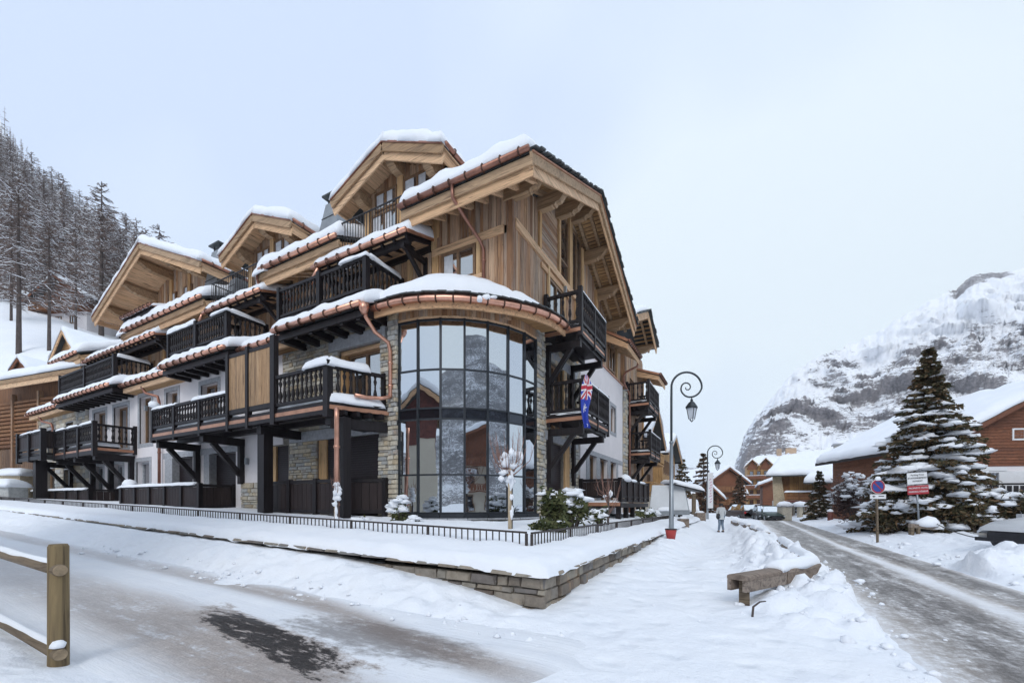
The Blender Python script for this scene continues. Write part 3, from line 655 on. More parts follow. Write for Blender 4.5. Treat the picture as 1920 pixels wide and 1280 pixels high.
# ---- eave roofs between the balconies
def eave_roof(x0, x1, seed, zf=12.05, yf=-1.4, yb=1.9):
    zb = zf+k*(yb-yf); r = slab(B, 'eave_roof', 'slate', (x0, yf, zf), (x1, yf, zf), (x1, yb, zb), (x0, yb, zb), .09)
    MB().quad((x0+.1, yb-.1, zf-.4), (x1-.1, yb-.1, zf-.4), (x1-.1, yb-.1, zb-.1), (x0+.1, yb-.1, zb-.1)).build('back_wall', 'plank_v', r)
    piece('fascia_board', 'beam_x', r, x0+.02, x1-.02, yf+.14, yf+.2, zf-.66, zf-.34); piece('fascia_board', 'carved', r, x0, x1, yf+.05, yf+.13, zf-.38, zf-.10)
    for x in (x0+.04, x1-.04): piece_bar('verge_board', 'beam_y', r, (x, yf+.2, zf-.36), (x, yb-.1, zb-.46), .06, .42)
    n = int((x1-x0)/.6)
    for i in range(n): xx = x0+.3+(x1-x0-.6)*i/(n-1); piece_bar('rafter', 'beam_y', r, (xx, yf+.2, zf-.34), (xx, .3, zf-.34+k*(.3-yf-.2)), .13, .24)
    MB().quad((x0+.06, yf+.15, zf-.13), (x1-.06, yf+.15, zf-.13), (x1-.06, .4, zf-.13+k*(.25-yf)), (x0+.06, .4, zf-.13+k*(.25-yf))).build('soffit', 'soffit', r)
    gutter(r, [(x0+.35, yf-.06, zf), (x1-.02, yf-.06, zf+.02)], .09, 'copper', .62)
    snow_on(r, 'snow_layer', (x0-.05, yf+.06, zf+.09), (x1+.02, yf+.06, zf+.09), (x1+.02, yb, zb+.05), (x0-.05, yb, zb+.05), .60, seed, over=.08, edge=.26, droop=.03)
    snow_on(r, 'snow_layer', (x0-.12, yf-.10, zf-.12), (x0+.75, yf-.10, zf-.1), (x0+.75, yf+.35, zf+.1), (x0-.12, yf+.35, zf+.1), .30, seed+9, edge=.2, droop=.12)
eave_roof(-12.4, -7.0, 3); eave_roof(-26.6, -17.0, 4); eave_roof(-39, -33.3, 5)
# ---- dark canopies over the upper balconies
def canopy(x0, x1, seed, zf=11.12, yf=-1.45, yb=.2):
    zb = zf+.32*(yb-yf); r = slab(B, 'canopy', 'dark', (x0, yf, zf), (x1, yf, zf), (x1, yb, zb), (x0, yb, zb), .08)
    piece('front_beam', 'dark', r, x0+.1, x1-.1, yf+.18, yf+.32, zf-.30, zf-.10)
    piece('wall_beam', 'dark', r, x0+.1, x1-.1, -.16, -.02, zf-.02, zf+.2)
    piece_bar('side_strip', 'copper_fascia', r, (x1+.02, yf-.02, zf-.03), (x1+.02, yb, zb-.04), .04, .12)
    n = int((x1-x0)/.55)
    for i in range(n): xx = x0+.15+(x1-x0-.3)*i/(n-1); piece_bar('rafter', 'dark', r, (xx, yf+.06, zf-.14), (xx, 0, zb-.20), .09, .12)
    for i in range(5):
        f = (i+.5)/5; piece_bar('soffit_lath', 'beam_x', r, (x0+.2, lerp(yf, yb, f), lerp(zf, zb, f)-.105), (x1-.2, lerp(yf, yb, f), lerp(zf, zb, f)-.105), .05, .03)
    for xx in (x0+.35, x1-.35):
        piece_bar('bracket_arm', 'dark', r, (xx, yf+.1, zf-.36), (xx, 0, zf-.36), .16, .16); brace(r, (xx, yf+.35, zf-.42), (xx, -.08, zf-1.25), .13); piece('bracket_post', 'dark', r, xx-.08, xx+.08, -.14, -.01, zf-1.6, zf-.2)
    gutter(r, [(x0-.05, yf-.07, zf-.02), (x1-.02, yf-.07, zf)], .085, 'copper', .6)
    snow_on(r, 'snow_layer', (x0-.06, yf+.05, zf+.07), (x1, yf+.05, zf+.07), (x1, yb+.3, zb+.14), (x0-.06, yb+.3, zb+.14), .42, seed, edge=.2, over=.07, droop=.03)
canopy(-8.3, -3.35, 11); canopy(-16.6, -11.9, 12); canopy(-31.9, -21.8, 13)
# ---- dormer gables above roof terraces
def gable(xc, half, zr, seed, yf=-1.0, yb=6.5, yw=.05, zfl=11.55, slope=.43, pur=(), openings=(), rail=None, rail_y=-1.2, tw=None):
    ze = zr-half*slope; r = slab(B, 'gable_roof', 'slate', (xc-half, yf, ze), (xc, yf, zr), (xc, yb, zr), (xc-half, yb, ze), .09)
    slab(r, 'right_slope', 'slate', (xc, yf, zr), (xc+half, yf, ze), (xc+half, yb, ze), (xc, yb, zr), .09)
    for s in (-1, 1):
        piece_bar('verge_board', 'beam_x', r, (xc+s*half*.985, yf+.12, ze-.53), (xc, yf+.12, zr-.53), .06, .30); piece_bar('verge_board', 'carved', r, (xc+s*half, yf+.03, ze-.26), (xc, yf+.03, zr-.26), .07, .30)
        piece_bar('flashing', 'copper_dark', r, (xc+s*half, yf-.01, ze-.08), (xc, yf-.01, zr-.08), .06, .06)
        piece_bar('fascia_board', 'beam_y', r, (xc+s*(half-.1), yf+.15, ze-.36), (xc+s*(half-.1), yb, ze-.36), .06, .3)
        n = max(5, int(half/.45))
        for i in range(n):
            f = (i+.5)/n; piece_bar('soffit_board', 'beam_y', r, (xc+s*half*f, yf+.1, zr-half*slope*f-.14), (xc+s*half*f, yw, zr-half*slope*f-.14), half/n*1.06, .03).rotation_euler.rotate_axis('X', s*math.atan(slope))
        e = half-.04; snow_on(r, 'snow_layer', *( [(xc-e, yf, ze), (xc+.06, yf, zr), (xc+.06, yb, zr), (xc-e, yb, ze)] if s < 0 else [(xc-.06, yf, zr), (xc+e, yf, ze), (xc+e, yb, ze), (xc-.06, yb, zr)]), .50, seed+s, edge=.22, over=.06)
    gutter(r, [(xc+half+.06, yf+.1, ze-.02), (xc+half+.06, yb, ze-.02)], .08, 'copper_dark', .9)
    for p in pur: purlin(r, 'y', xc+p, zr-abs(p)*slope-.30, -yw-.15, -yf-.16, .46, .34)
    w = MB(); hw = half-.75; w.prism([(xc-hw, yw, zfl-.3), (xc+hw, yw, zfl-.3), (xc+hw, yw, zr-hw*slope-.15), (xc, yw, zr-.15), (xc-hw, yw, zr-hw*slope-.15)], (0, .25, 0))
    gw = w.build('gable_wall', 'plank_v', r); planks_v(gw, 'x', yw, xc-hw, xc+hw, zfl, lambda x: zr-abs(x-xc)*slope-.2, openings, .2, .3)
    for (a0, a1, c0, c1) in openings:
        window(gw, 'x', yw-.08, a0, a1, c0, c1, .0, 2 if a1-a0 > .9 else 1, .07, curtain='both')
    for p in pur: piece('post', 'beam_v', gw, xc+p-.14, xc+p+.14, yw-.14, yw-.02, zfl, zr-abs(p)*slope-.6)
    if rail:
        x0, x1 = rail; t = MB().box(x0-.2, x1+.2, rail_y-.1, yw, zfl-.25, zfl).build('terrace', 'plank_x', r); tr = 'iron_rail'
        snow_on(t, 'snow_layer', (x0, rail_y, zfl), (x1, rail_y, zfl), (x1, yw, zfl), (x0, yw, zfl), .12, seed+5)
        n = int((x1-x0)/.145); ir = MB().bar((x0, rail_y, zfl+1.08), (x1, rail_y, zfl+1.08), .05, .035).bar((x0, rail_y, zfl+1.08), (x0, yw, zfl+1.08), .05, .035).build('iron_railing', 'iron', r)
        for i in range(n+1): xx = x0+(x1-x0)*i/n; piece('bar', 'iron', ir, xx-.011, xx+.011, rail_y-.011, rail_y+.011, zfl-.3, zfl+1.07)
        for i in range(7): yy = rail_y+(yw-rail_y)*i/7; piece('bar', 'iron', ir, x0-.011, x0+.011, yy-.011, yy+.011, zfl, zfl+1.07)
    return r
gable(-5.05, 2.85, 15.3, 21, pur=(-1.75, .05, 1.85), openings=[(-6.6, -5.2, 11.6, 13.45), (-6.4, -5.2, 13.55, 14.3), (-4.85, -3.45, 13.35, 14.35), (-4.85, -3.4, 11.6, 13.2)], rail=(-7.55, -3.7))
gable(-13.4, 2.85, 15.35, 31, pur=(-1.75, .05, 1.85), openings=[(-14.9, -13.5, 11.6, 13.45), (-14.7, -13.5, 13.55, 14.3), (-13.2, -11.8, 13.4, 14.4), (-13.2, -11.8, 11.6, 13.2)], rail=(-16.5, -12.3))
gable(-24.6, 6.9, 17.2, 41, yf=-1.2, yw=.9, pur=(-5.3, -3.0, -.9, 1.4, 3.8), openings=[(-25.9, -24.9, 12.4, 15.2), (-23.9, -22.9, 12.4, 15.2)], rail=(-24.6, -21.5), rail_y=-.4, zfl=12.3)
# little canopy under the wide gable
def small_pent(parent, x0, x1, yf, zf, seed, mat='dark'):
    r = slab(parent, 'pent_roof', mat, (x0, yf, zf), (x1, yf, zf), (x1, yf+1.5, zf+.5), (x0, yf+1.5, zf+.5), .1)
    piece('front_beam', mat, r, x0+.05, x1-.05, yf+.06, yf+.2, zf-.34, zf-.11); piece_bar('side_strip', 'copper_fascia', r, (x1+.02, yf, zf-.04), (x1+.02, yf+1.5, zf+.46), .04, .1)
    gutter(r, [(x0, yf-.07, zf), (x1, yf-.07, zf)], .07, 'copper_dark', .5)
    snow_on(r, 'snow_layer', (x0, yf, zf), (x1, yf, zf), (x1, yf+1.5, zf+.5), (x0, yf+1.5, zf+.5), .16, seed)
small_pent(B, -26.6, -22.6, -1.3, 12.95, 44)
# ---- slate clad chimneys
def chimney(x, y, z0, z1, w0, w1):
    m = MB(); a, b = w0/2, w1/2
    m.add([(x-a,y-a,z0),(x+a,y-a,z0),(x+a,y+a,z0),(x-a,y+a,z0),(x-b,y-b,z1),(x+b,y-b,z1),(x+b,y+b,z1),(x-b,y+b,z1)], [(0,3,2,1),(4,5,6,7),(0,1,5,4),(1,2,6,5),(2,3,7,6),(3,0,4,7)])
    c = m.build('chimney', 'zinc', B)
    for i in range(4):
        sx, sy = (1 if i & 1 else -1), (1 if i & 2 else -1); piece('cap_leg', 'iron', c, x+sx*b*.75-.03, x+sx*b*.75+.03, y+sy*b*.75-.03, y+sy*b*.75+.03, z1, z1+.3)
    piece('cap', 'slate', c, x-b*1.3, x+b*1.3, y-b*1.3, y+b*1.3, z1+.3, z1+.38)
    for zz in (.25, .5, .75):
        q = lerp(a, b, zz)+.012; piece_bar('seam', 'iron', c, (x-q, y-q, lerp(z0, z1, zz)), (x+q, y-q, lerp(z0, z1, zz)), .02, .025)
chimney(-9.75, .9, 12.6, 15.5, 1.7, .8); chimney(-19.6, .9, 12.6, 16.1, 1.7, .8); chimney(-16.9, .3, 11.6, 13.6, 2.0, .5)
# ---- upper balconies
def balcony(name, corner, end, wall_c, zt, zb, posts, seed, snow_top=True, side_wall=None, deck=.35, step=.17, apron=0, left_side=True, solid=()):
    """corner = right front corner, end = left front end, wall_c = where the right side meets the wall"""
    (cx, cy), (ex, ey), (wx, wy) = corner, end, wall_c
    b = MB().prism([(cx, cy, zb-.02), (ex, ey, zb-.02), (ex, wy, zb-.02), (wx, wy, zb-.02)], (0, 0, -.12)).build(name, 'dark', B)
    return b
def upper_balcony(cx, ex, seed, zt=10.4, zb=9.25):
    y = -1.89; b = balcony('balcony', (cx, y), (ex, y), (cx, 0), zt, zb, (), seed)
    mid = (cx+ex)/2
    railing(b, (cx, y), (mid, y), zb, zt, .205, (0, 1), .19, .3, .1); railing(b, (mid, y), (ex, y), zb, zt, .205, (1,), .16, .3, .1)
    railing(b, (cx, y), (cx, -.1), zb, zt, .21, (1,), .14, .2, .05)
    snow_on(b, 'snow_layer', (cx-.08, y+.1, zt), (cx+.12, y+.1, zt), (cx+.12, -.25, zt), (cx-.08, -.25, zt), .20, seed, res=.12, edge=.09, over=.03)
    snow_on(b, 'snow_layer', (ex, y+.12, zb+.04), (cx-.1, y+.12, zb+.04), (cx-.1, y+.9, zb+.04), (ex, y+.9, zb+.04), .20, seed+1)
    return b
c1 = upper_balcony(-4.89, -9.9, 51)
c2 = upper_balcony(-13.75, -19.2, 53)
snow_on(c2, 'snow_layer', (-19.2, -1.97, 10.4), (-16.6, -1.97, 10.4), (-16.6, -1.81, 10.4), (-19.2, -1.81, 10.4), .26, 61, res=.12, edge=.09, over=.03)
c3 = upper_balcony(-25.8, -34.6, 55)
for cx in (-4.89, -13.75): snow_on(c1 if cx > -6 else c2, 'snow_layer', (cx-1.2, -2.0, 10.42), (cx+.1, -2.0, 10.42), (cx+.1, -1.75, 10.42), (cx-1.2, -1.75, 10.42), .16, 70+cx, res=.1, edge=.1)
# ---- lower eaves along the side street and the curved one round the bay
def low_eave(x0, x1, yf, seed, black, zf=8.12, yb=-.05):
    zb = 9.15; r = slab(B, 'lower_roof', 'slate', (x0, yf, zf), (x1, yf, zf), (x1, yb, zb), (x0, yb, zb), .09)
    mat = 'dark' if black else 'beam_x'; sl = (zb-zf)/(yb-yf)
    piece('fascia_board', mat, r, x0, x1, yf+.08, yf+.18, zf-.34, zf-.11)
    if black:
        piece('front_beam', 'dark', r, x0, x1, yf+.5, yf+.65, zf-.16, zf+.05)
        n = max(2, int((x1-x0)/.78))
        for i in range(n): xx = x0+.35+(x1-x0-.7)*i/(n-1); piece_bar('rafter', 'dark', r, (xx, yf+.12, zf-.30), (xx, -1.75, zf-.30), .17, .24)
        MB().quad((x0, yf+.1, zf-.13), (x1, yf+.1, zf-.13), (x1, -1.7, zf-.13+sl*(-1.8-yf)), (x0, -1.7, zf-.13+sl*(-1.8-yf))).build('soffit', 'dark', r)
    else: MB().quad((x0, yf+.1, zf-.33), (x1, yf+.1, zf-.33), (x1, -1.65, zf-.3), (x0, -1.65, zf-.3)).build('soffit', 'soffit', r)
    for x in (x0+.03, x1-.03): MB().prism([(x-.03, yf+.1, zf-.33), (x-.03, yf+.1, zf-.1), (x-.03, -1.7, zf+.2), (x-.03, -1.7, zf-.33)], (.06, 0, 0)).build('cheek', mat, r)
    gutter(r, [(x0+.03, yf-.08, zf), (x1-.03, yf-.08, zf+.015)], .095, 'copper', .60)
    snow_on(r, 'snow_layer', (x0-.08, yf+.05, zf+.08), (x1+.08, yf+.05, zf+.08), (x1+.08, yb+.05, zb+.06), (x0-.08, yb+.05, zb+.06), .42, seed, edge=.2, over=.10, droop=.04)
low_eave(-8.75, -4.0, -2.85, 81, True); low_eave(-12.0, -8.75, -2.35, 82, False); low_eave(-17.7, -12.0, -2.85, 83, True); low_eave(-23.4, -17.7, -2.4, 84, False); low_eave(-32.0, -23.4, -2.85, 85, True); low_eave(-39.2, -32.0, -2.4, 86, False)
BX, BY, BR = -3.5, 1.8, 3.5
def arc(t, r, z=0.0): a = rad(90*t); return V(BX+r*math.sin(a), BY-r*math.cos(a), z)
def arcx(t, r, z=0.0):
    if t < 0: return V(BX+t*5.5, BY-r, z)
    if t > 1: return V(BX+r, BY+(t-1)*5.5, z)
    return arc(t, r, z)
class RO_:
    def __call__(s, t): return BR+.68+.42*sm(t, .5, 1.0)
ro = RO_(); cm = MB(); N_ = 26; RO = 0.0
T0, T1 = -.16, 1.06
def rimpts(t): return [(ro(t), 8.20), (ro(t), 8.28), (BR-.3, 8.80), (BR-1.45, 9.2), (BR-1.45, 8.95), (BR-.2, 8.50), (ro(t)-.1, 8.17)]
n = 7
for i in range(N_+1):
    t = T0+(T1-T0)*i/N_; cm.v += [tuple(arcx(t, r, z)) for r, z in rimpts(t)]
for i in range(N_):
    for j in range(n): cm.f.append((i*n+j, (i+1)*n+j, (i+1)*n+(j+1) % n, i*n+(j+1) % n)); cm.mi.append(0)
cm.f += [tuple(range(7)), tuple(N_*n+q for q in range(7))[::-1]]; cm.mi += [0, 0]
cr = cm.build('curved_roof', 'slate', B)
for i in range(32):
    t = T0+(T1-T0)*(i+.5)/32; q = arcx(t, ro(t)-.08, 8.305+R.uniform(-.01, .02)); link('slate', unit_box('slate'), cr, q, (R.uniform(-.1, .06), R.uniform(-.05, .05), rad(90*max(0, min(1, t)))), (.29, .42, .045))
sm_ = MB(); NS, NT_ = 70, 14; sv = []
for i in range(NS+1):
    t = T0+(T1-T0)*i/NS
    for j in range(NT_+1):
        f = j/NT_; r_ = lerp(ro(t)-.06-.16*sm(t, .25, 1)+.06*noise.noise(V(t*9, 2, 1)), BR-1.55, f); e_ = min(1, min(f*3.2, (1-f)*2.0+.35, i/NS*14+.3, (1-i/NS)*7)/.45); p = math.sqrt(max(0, 1-(1-min(1, e_))**2))
        q = arcx(t, r_); th = (.30+.42*math.sin(math.pi*min(1, f*1.05+.05))*math.sin(math.pi*max(0, min(1, t*.85+.22))))*(1+.22*fbm(q.x, q.y, 4, 3, .9))*(1-.5*sm(t, .7, 1.05))
        base = lerp(8.31, 9.2, (ro(t)-r_)/(ro(t)-BR+1.45)); sv.append((q.x, q.y, base+th*p+.01))
o = len(sv); sv += [(x, y, lerp(8.30, 9.2, (j % (NT_+1))/NT_)-.01) for j, (x, y, z) in enumerate(sv)]
sf = []
for i in range(NS):
    for j in range(NT_):
        a = i*(NT_+1)+j; sf.append((a, a+1, a+NT_+2, a+NT_+1)); sf.append((o+a, o+a+NT_+1, o+a+NT_+2, o+a+1))
for i in range(NS):
    for a in (i*(NT_+1), i*(NT_+1)+NT_): sf.append((a, a+NT_+1, o+a+NT_+1, o+a))
for j in range(NT_):
    for a in (j, NS*(NT_+1)+j): sf.append((a, a+1, o+a+1, o+a))
sm_.add(sv, sf).build('snow_layer', 'snow', cr, True)
TS = [T0+(T1-T0)*i/30 for i in range(31)]
gutter(cr, [arcx(t, ro(t)+.08, 8.11) for t in TS[::2]], .10, 'copper', .30)
def ribbon(name, mat, prof):
    m = MB(); k_ = len(prof(0))
    for t in TS: m.v += [tuple(arcx(t, r, z)) for r, z in prof(t)]
    for i in range(30):
        for j in range(k_-1): m.f.append((k_*i+j, k_*i+j+1, k_*i+j+1+k_, k_*i+j+k_)); m.mi.append(0)
    return m.build(name, mat, cr)
ribbon('copper_apron', 'copper', lambda t: [(ro(t)+.01, 8.285), (ro(t)+.05, 8.13)])
ribbon('curved_fascia', 'beam_x', lambda t: [(ro(t)-.01, 8.12), (ro(t)-.02, 7.84), (ro(t)-.09, 7.84), (ro(t)-.09, 8.12)])
ribbon('soffit', 'soffit', lambda t: [(ro(t)-.08, 8.11), (BR-.02, 8.16)])
MB().blob(arc(.52, ro(.5)+.10, 8.16), .20, .10, .16, 3).blob(arc(.49, ro(.5)+.12, 8.08), .13, .1, .16, 4).blob(arc(.55, ro(.5)+.06, 8.22), .26, .1, .09, 4).build('snow_lump', 'snow', cr, True)
# ---- curved glass bay
bay = MB()
for z0, z1 in ((7.79, 8.32),):
    for i in range(25): t = i/24; bay.v += [tuple(arc(t, BR-.02, z0)), tuple(arc(t, BR-.02, z1))]
for i in range(24): bay.f.append((2*i, 2*i+2, 2*i+3, 2*i+1)); bay.mi.append(0)
bw = bay.build('curved_window', 'plank_v', B)
for i in range(34):
    t0, t1 = i/34, (i+1)/34; a, b_ = arc(t0, BR+.02), arc(t1, BR+.02); m_ = (a+b_)/2; link('plank', unit_box('plank_v'), bw, (m_.x, m_.y, 8.06), (0, 0, rad(90*(t0+t1)/2)), ((b_-a).length*.95, .04+R.uniform(0, .015), .5))
for i in range(7): a, b_ = arc(i/7, BR+.04, 7.83), arc((i+1)/7, BR+.04, 7.83); piece_bar('head_trim', 'beam_x', bw, a, b_, .06, .07)
ZB = [1.30, 2.59, 4.45, 4.81, 6.10, 7.77]
for i in range(8): p = arc(i/7, BR+.01); link('mullion', unit_box('mullion'), bw, (p.x, p.y, 4.5), (0, 0, rad(90*i/7)), (.075, .12, 6.6))
for i in range(7):
    a, b_ = arc(i/7, BR), arc((i+1)/7, BR); mid = (a+b_)/2; ln = (b_-a).length; rz = math.atan2(b_.y-a.y, b_.x-a.x)
    for z in ZB: link('transom', unit_box('mullion'), bw, (mid.x, mid.y, z), (0, 0, rz), (ln, .10, .055 if 1.4 < z < 7.7 else .08))
    for j in range(5):
        link('glass_pane', unit_box('band' if j == 2 else 'glass'), bw, (mid.x, mid.y, (ZB[j]+ZB[j+1])/2), (R.uniform(-.006, .006), 0, rz+R.uniform(-.008, .008)), (ln-.02, .03, ZB[j+1]-ZB[j]-.02))
    piece_bar('base_rail', 'mullion', bw, arc(i/7, BR+.06, 1.20), arc((i+1)/7, BR+.06, 1.20), .22, .12)
# plinth under the bay
pm = MB()
for i in range(25): t = i/24; pm.v += [tuple(arc(t, BR+.10, .2)), tuple(arc(t, BR+.10, 1.08)), tuple(arc(t, BR-.4, 1.08))]
for i in range(24):
    for j in range(2): pm.f.append((3*i+j, 3*i+3+j, 3*i+4+j, 3*i+1+j)); pm.mi.append(0)
pl = pm.build('plinth', 'mortar', B); z = .35
while z < 1.06:
    h = R.uniform(.12, .2); h = min(h, 1.08-z); t = -.02
    while t < 1.0:
        l = R.uniform(.25, .7); dt = l/(BR*math.pi/2); p = arc(t+dt/2, BR+.08); link('stone', R.choice(STONES['stone']), pl, (p.x, p.y, z+h/2), (0, 0, rad(90*(t+dt/2))), (l-.02, .10, h-.015)); t += dt
    z += h
for i in range(9): a, b_ = arc(i/9, BR+.10, 1.11), arc((i+1)/9, BR+.10, 1.11); piece_bar('plinth_slab', 'granite', pl, a, b_, .36, .06)
# ---- lower walls to the side street (y = -1.7)
HS = [(-6.5, -4.35, 4.75, 7.35), (-7.75, -4.45, 1.2, 4.1), (-10.85, -9.6, 2.5, 4.05)]
sw = wall('stone_wall', 'mortar', B, 'x', -1.7, -12.9, -3.5, .3, 8.5, HS, .3)
stones(sw, 'x', -1.7, -9.9, -3.5, 4.4, 8.3, HS+[(-7.0, -4.0, 7.35, 7.8)], key='b', seed=11, limit=235)
stones(sw, 'x', -1.7, -9.45, -3.5, 1.0, 4.1, HS+[(-8.6, -4.2, 4.1, 4.5)], key='b1', seed=12, limit=110)
stones(sw, 'x', -1.72, -12.9, -10.9, .8, 2.55, (), key='b2', seed=13, limit=60)
MB().box(-12.9, -9.9, -1.75, -1.69, 4.1, 8.4).box(-12.9, -10.85, -1.75, -1.69, 2.55, 4.1).build('plaster_panel', 'plaster', sw)
piece('lintel', 'granite', sw, -6.95, -4.05, -1.84, -1.5, 7.36, 7.80); piece('lintel', 'granite', sw, -9.4, -4.2, -1.80, -1.5, 4.10, 4.48)
piece('timber_head', 'beam_x', sw, -6.5, -4.35, -1.62, -1.45, 7.2, 7.36); window(sw, 'x', -1.7, -6.3, -4.35, 4.75, 7.2, .28, 2, .1); piece('jamb', 'beam_v', sw, -6.5, -6.3, -1.64, -1.4, 4.75, 7.2)
def shutter(parent, plane, const, a0, a1, z0, z1, depth=.12):
    o = pbox(MB(), plane, const, a0, a1, depth, depth+.05, z0, z1).build('roller_shutter', 'shutter', parent); n = int((z1-z0)/.085)
    for i in range(n): pbox(MB(), plane, const, a0+.02, a1-.02, depth-.022, depth-.001, z0+(i+.12)*(z1-z0)/n, z0+(i+.88)*(z1-z0)/n).build('slat', 'shutter', o)
shutter(sw, 'x', -1.7, -7.3, -4.45, 1.2, 4.1); piece('jamb', 'beam_v', sw, -7.75, -7.3, -1.66, -1.4, 1.2, 4.1)
shutter(sw, 'x', -1.7, -10.5, -9.6, 2.5, 4.05); piece('jamb', 'beam_v', sw, -10.85, -10.5, -1.66, -1.4, 2.5, 4.05)
HP = [(-16.4, -14.9, 4.8, 7.4), (-19.9, -18.7, 4.9, 7.5), (-23.0, -21.6, 5.0, 7.6), (-26.4, -24.5, 4.9, 7.4), (-29.4, -27.6, 4.9, 7.4), (-16.1, -13.4, 1.4, 4.0), (-20.0, -17.2, 1.5, 4.0), (-23.4, -21.8, 1.5, 4.0), (-26.6, -25.2, 1.5, 4.0), (-29.5, -28.0, 1.5, 4.0)]
pw = wall('plaster_wall', 'plaster', B, 'x', -1.72, -30.2, -12.9, .3, 8.4, HP, .35)
for i, (a0, a1, c0, c1) in enumerate(HP[:5]): window(pw, 'x', -1.72, a0, a1, c0, c1, .3, 2, .1, surround=.22)
shutter(pw, 'x', -1.72, -15.6, -13.4, 1.4, 4.0, .3); shutter(pw, 'x', -1.72, -19.2, -17.2, 1.5, 4.0, .3)
piece('concrete_jamb', 'granite', pw, -16.1, -15.6, -1.76, -1.4, 1.4, 4.0); piece('concrete_jamb', 'granite', pw, -20.0, -19.2, -1.76, -1.4, 1.5, 4.0); piece('lintel', 'granite', pw, -20.2, -13.2, -1.75, -1.5, 4.0, 4.3)
for a0, a1 in ((-23.4, -21.8), (-26.6, -25.2), (-29.5, -28.0)): window(pw, 'x', -1.72, a0, a1, 1.5, 4.0, .3, 1, .12, surround=.22, mat='granite')
HT = [(-34.2, -32.8, 5.2, 7.2), (-37.8, -36.6, 5.2, 7.0), (-34.6, -33.2, 2.0, 4.0), (-38.2, -36.2, 2.0, 4.2)]
tw = wall('stone_wall', 'mortar', B, 'x', -1.7, -39.6, -30.2, .3, 8.4, HT, .3)
stones(tw, 'x', -1.7, -32.2, -30.2, 1.8, 8.3, HT, hmin=.2, hmax=.34, lmin=.35, lmax=.8, key='b3', seed=14, limit=90); stones(tw, 'x', -1.7, -39.6, -32.2, 2, 8.3, HT, hmin=.2, hmax=.34, lmin=.35, lmax=.9, key='b4', seed=15, limit=110)
for a0, a1, c0, c1 in HT: window(tw, 'x', -1.7, a0, a1, c0, c1, .25, 1, .12, surround=.18)
for x, y, z in ((-12.35, -1.84, 3.5), (-14.3, -1.84, 6.6), (-27.0, -1.84, 6.3), (-5.6, -1.9, 8.0), (-22.0, -1.82, 6.9)): tag_l(x, y, z)
# bay side pillar towards the side street
stones(sw, 'x', -1.76, -3.9, -3.48, .6, 8.4, (), hmin=.12, hmax=.2, lmin=.2, lmax=.42, depth=.10, key='b5', seed=16)
# ---- lower walls to the road (x = 0)
HQ = [(2.75, 4.65, 1.2, 4.15), (3.1, 4.6, 4.7, 7.4), (5.0, 6.2, 4.9, 7.3)]
rwall = wall('stone_wall', 'mortar', B, 'y', -.02, 1.8, 6.6, .3, 8.5, HQ, .3)
stones(rwall, 'y', -.02, 1.8, 2.5, .5, 8.5, (), hmin=.12, hmax=.21, lmin=.2, lmax=.45, depth=.12, key='b6', seed=17)
stones(rwall, 'y', -.02, 2.5, 6.6, .5, 8.3, HQ+[(4.65, 5.35, .5, 4.3)], hmin=.14, hmax=.22, lmin=.25, lmax=.6, key='b7', seed=18, limit=230)
shutter(rwall, 'y', -.02, 2.75, 4.65, 1.2, 4.15, .12); piece('jamb', 'beam_v', rwall, -.3, .06, 4.72, 5.25, .9, 4.2); piece('jamb', 'beam_v', rwall, -.3, .05, 4.6, 4.95, 4.6, 7.5)
window(rwall, 'y', -.02, 3.1, 4.6, 4.7, 7.4, .15, 2, .1); window(rwall, 'y', -.02, 5.0, 6.2, 4.9, 7.3, .2, 2, .1); piece('lintel', 'granite', rwall, -.3, .06, 2.6, 6.4, 4.17, 4.5); piece('lintel', 'granite', rwall, -.3, .06, 2.9, 6.3, 7.42, 7.8)
HV = [(7.9, 9.1, 1.6, 4.1), (9.7, 11.1, 1.6, 4.1), (11.8, 13.1, 1.6, 4.1), (11.9, 12.9, 5.9, 7.4)]
rp_ = wall('plaster_wall', 'plaster', B, 'y', .10, 6.6, 14.7, .3, 9.2, HV, .35)
for a0, a1, c0, c1 in HV: window(rp_, 'y', .10, a0, a1, c0, c1, .22, 1, .10, surround=.2 if c0 > 5 else None, mat='winwood')
for a0, a1 in ((7.4, 7.9), (9.1, 9.7), (11.1, 11.8), (13.1, 13.5)): piece('pier', 'granite', rp_, .0, .13, a0+.02, a1-.02, 1.4, 4.1)
piece('lintel', 'granite', rp_, .0, .14, 7.4, 14.6, 4.1, 4.34); piece('flashing', 'copper_fascia', rp_, -.05, .18, 6.6, 14.7, 9.2, 9.26)
cw_ = wall('stone_column', 'mortar', B, 'y', .12, 14.7, 15.7, .3, 9.0, (), .2); stones(cw_, 'y', .12, 14.7, 15.7, .6, 9.0, (), hmin=.18, hmax=.3, lmin=.3, lmax=.6, depth=.1, key='b8', seed=19, limit=120)
MB().box(.05, .45, 14.7, 14.76, 8.9, 8.96).build('column_cap', 'granite', cw_)
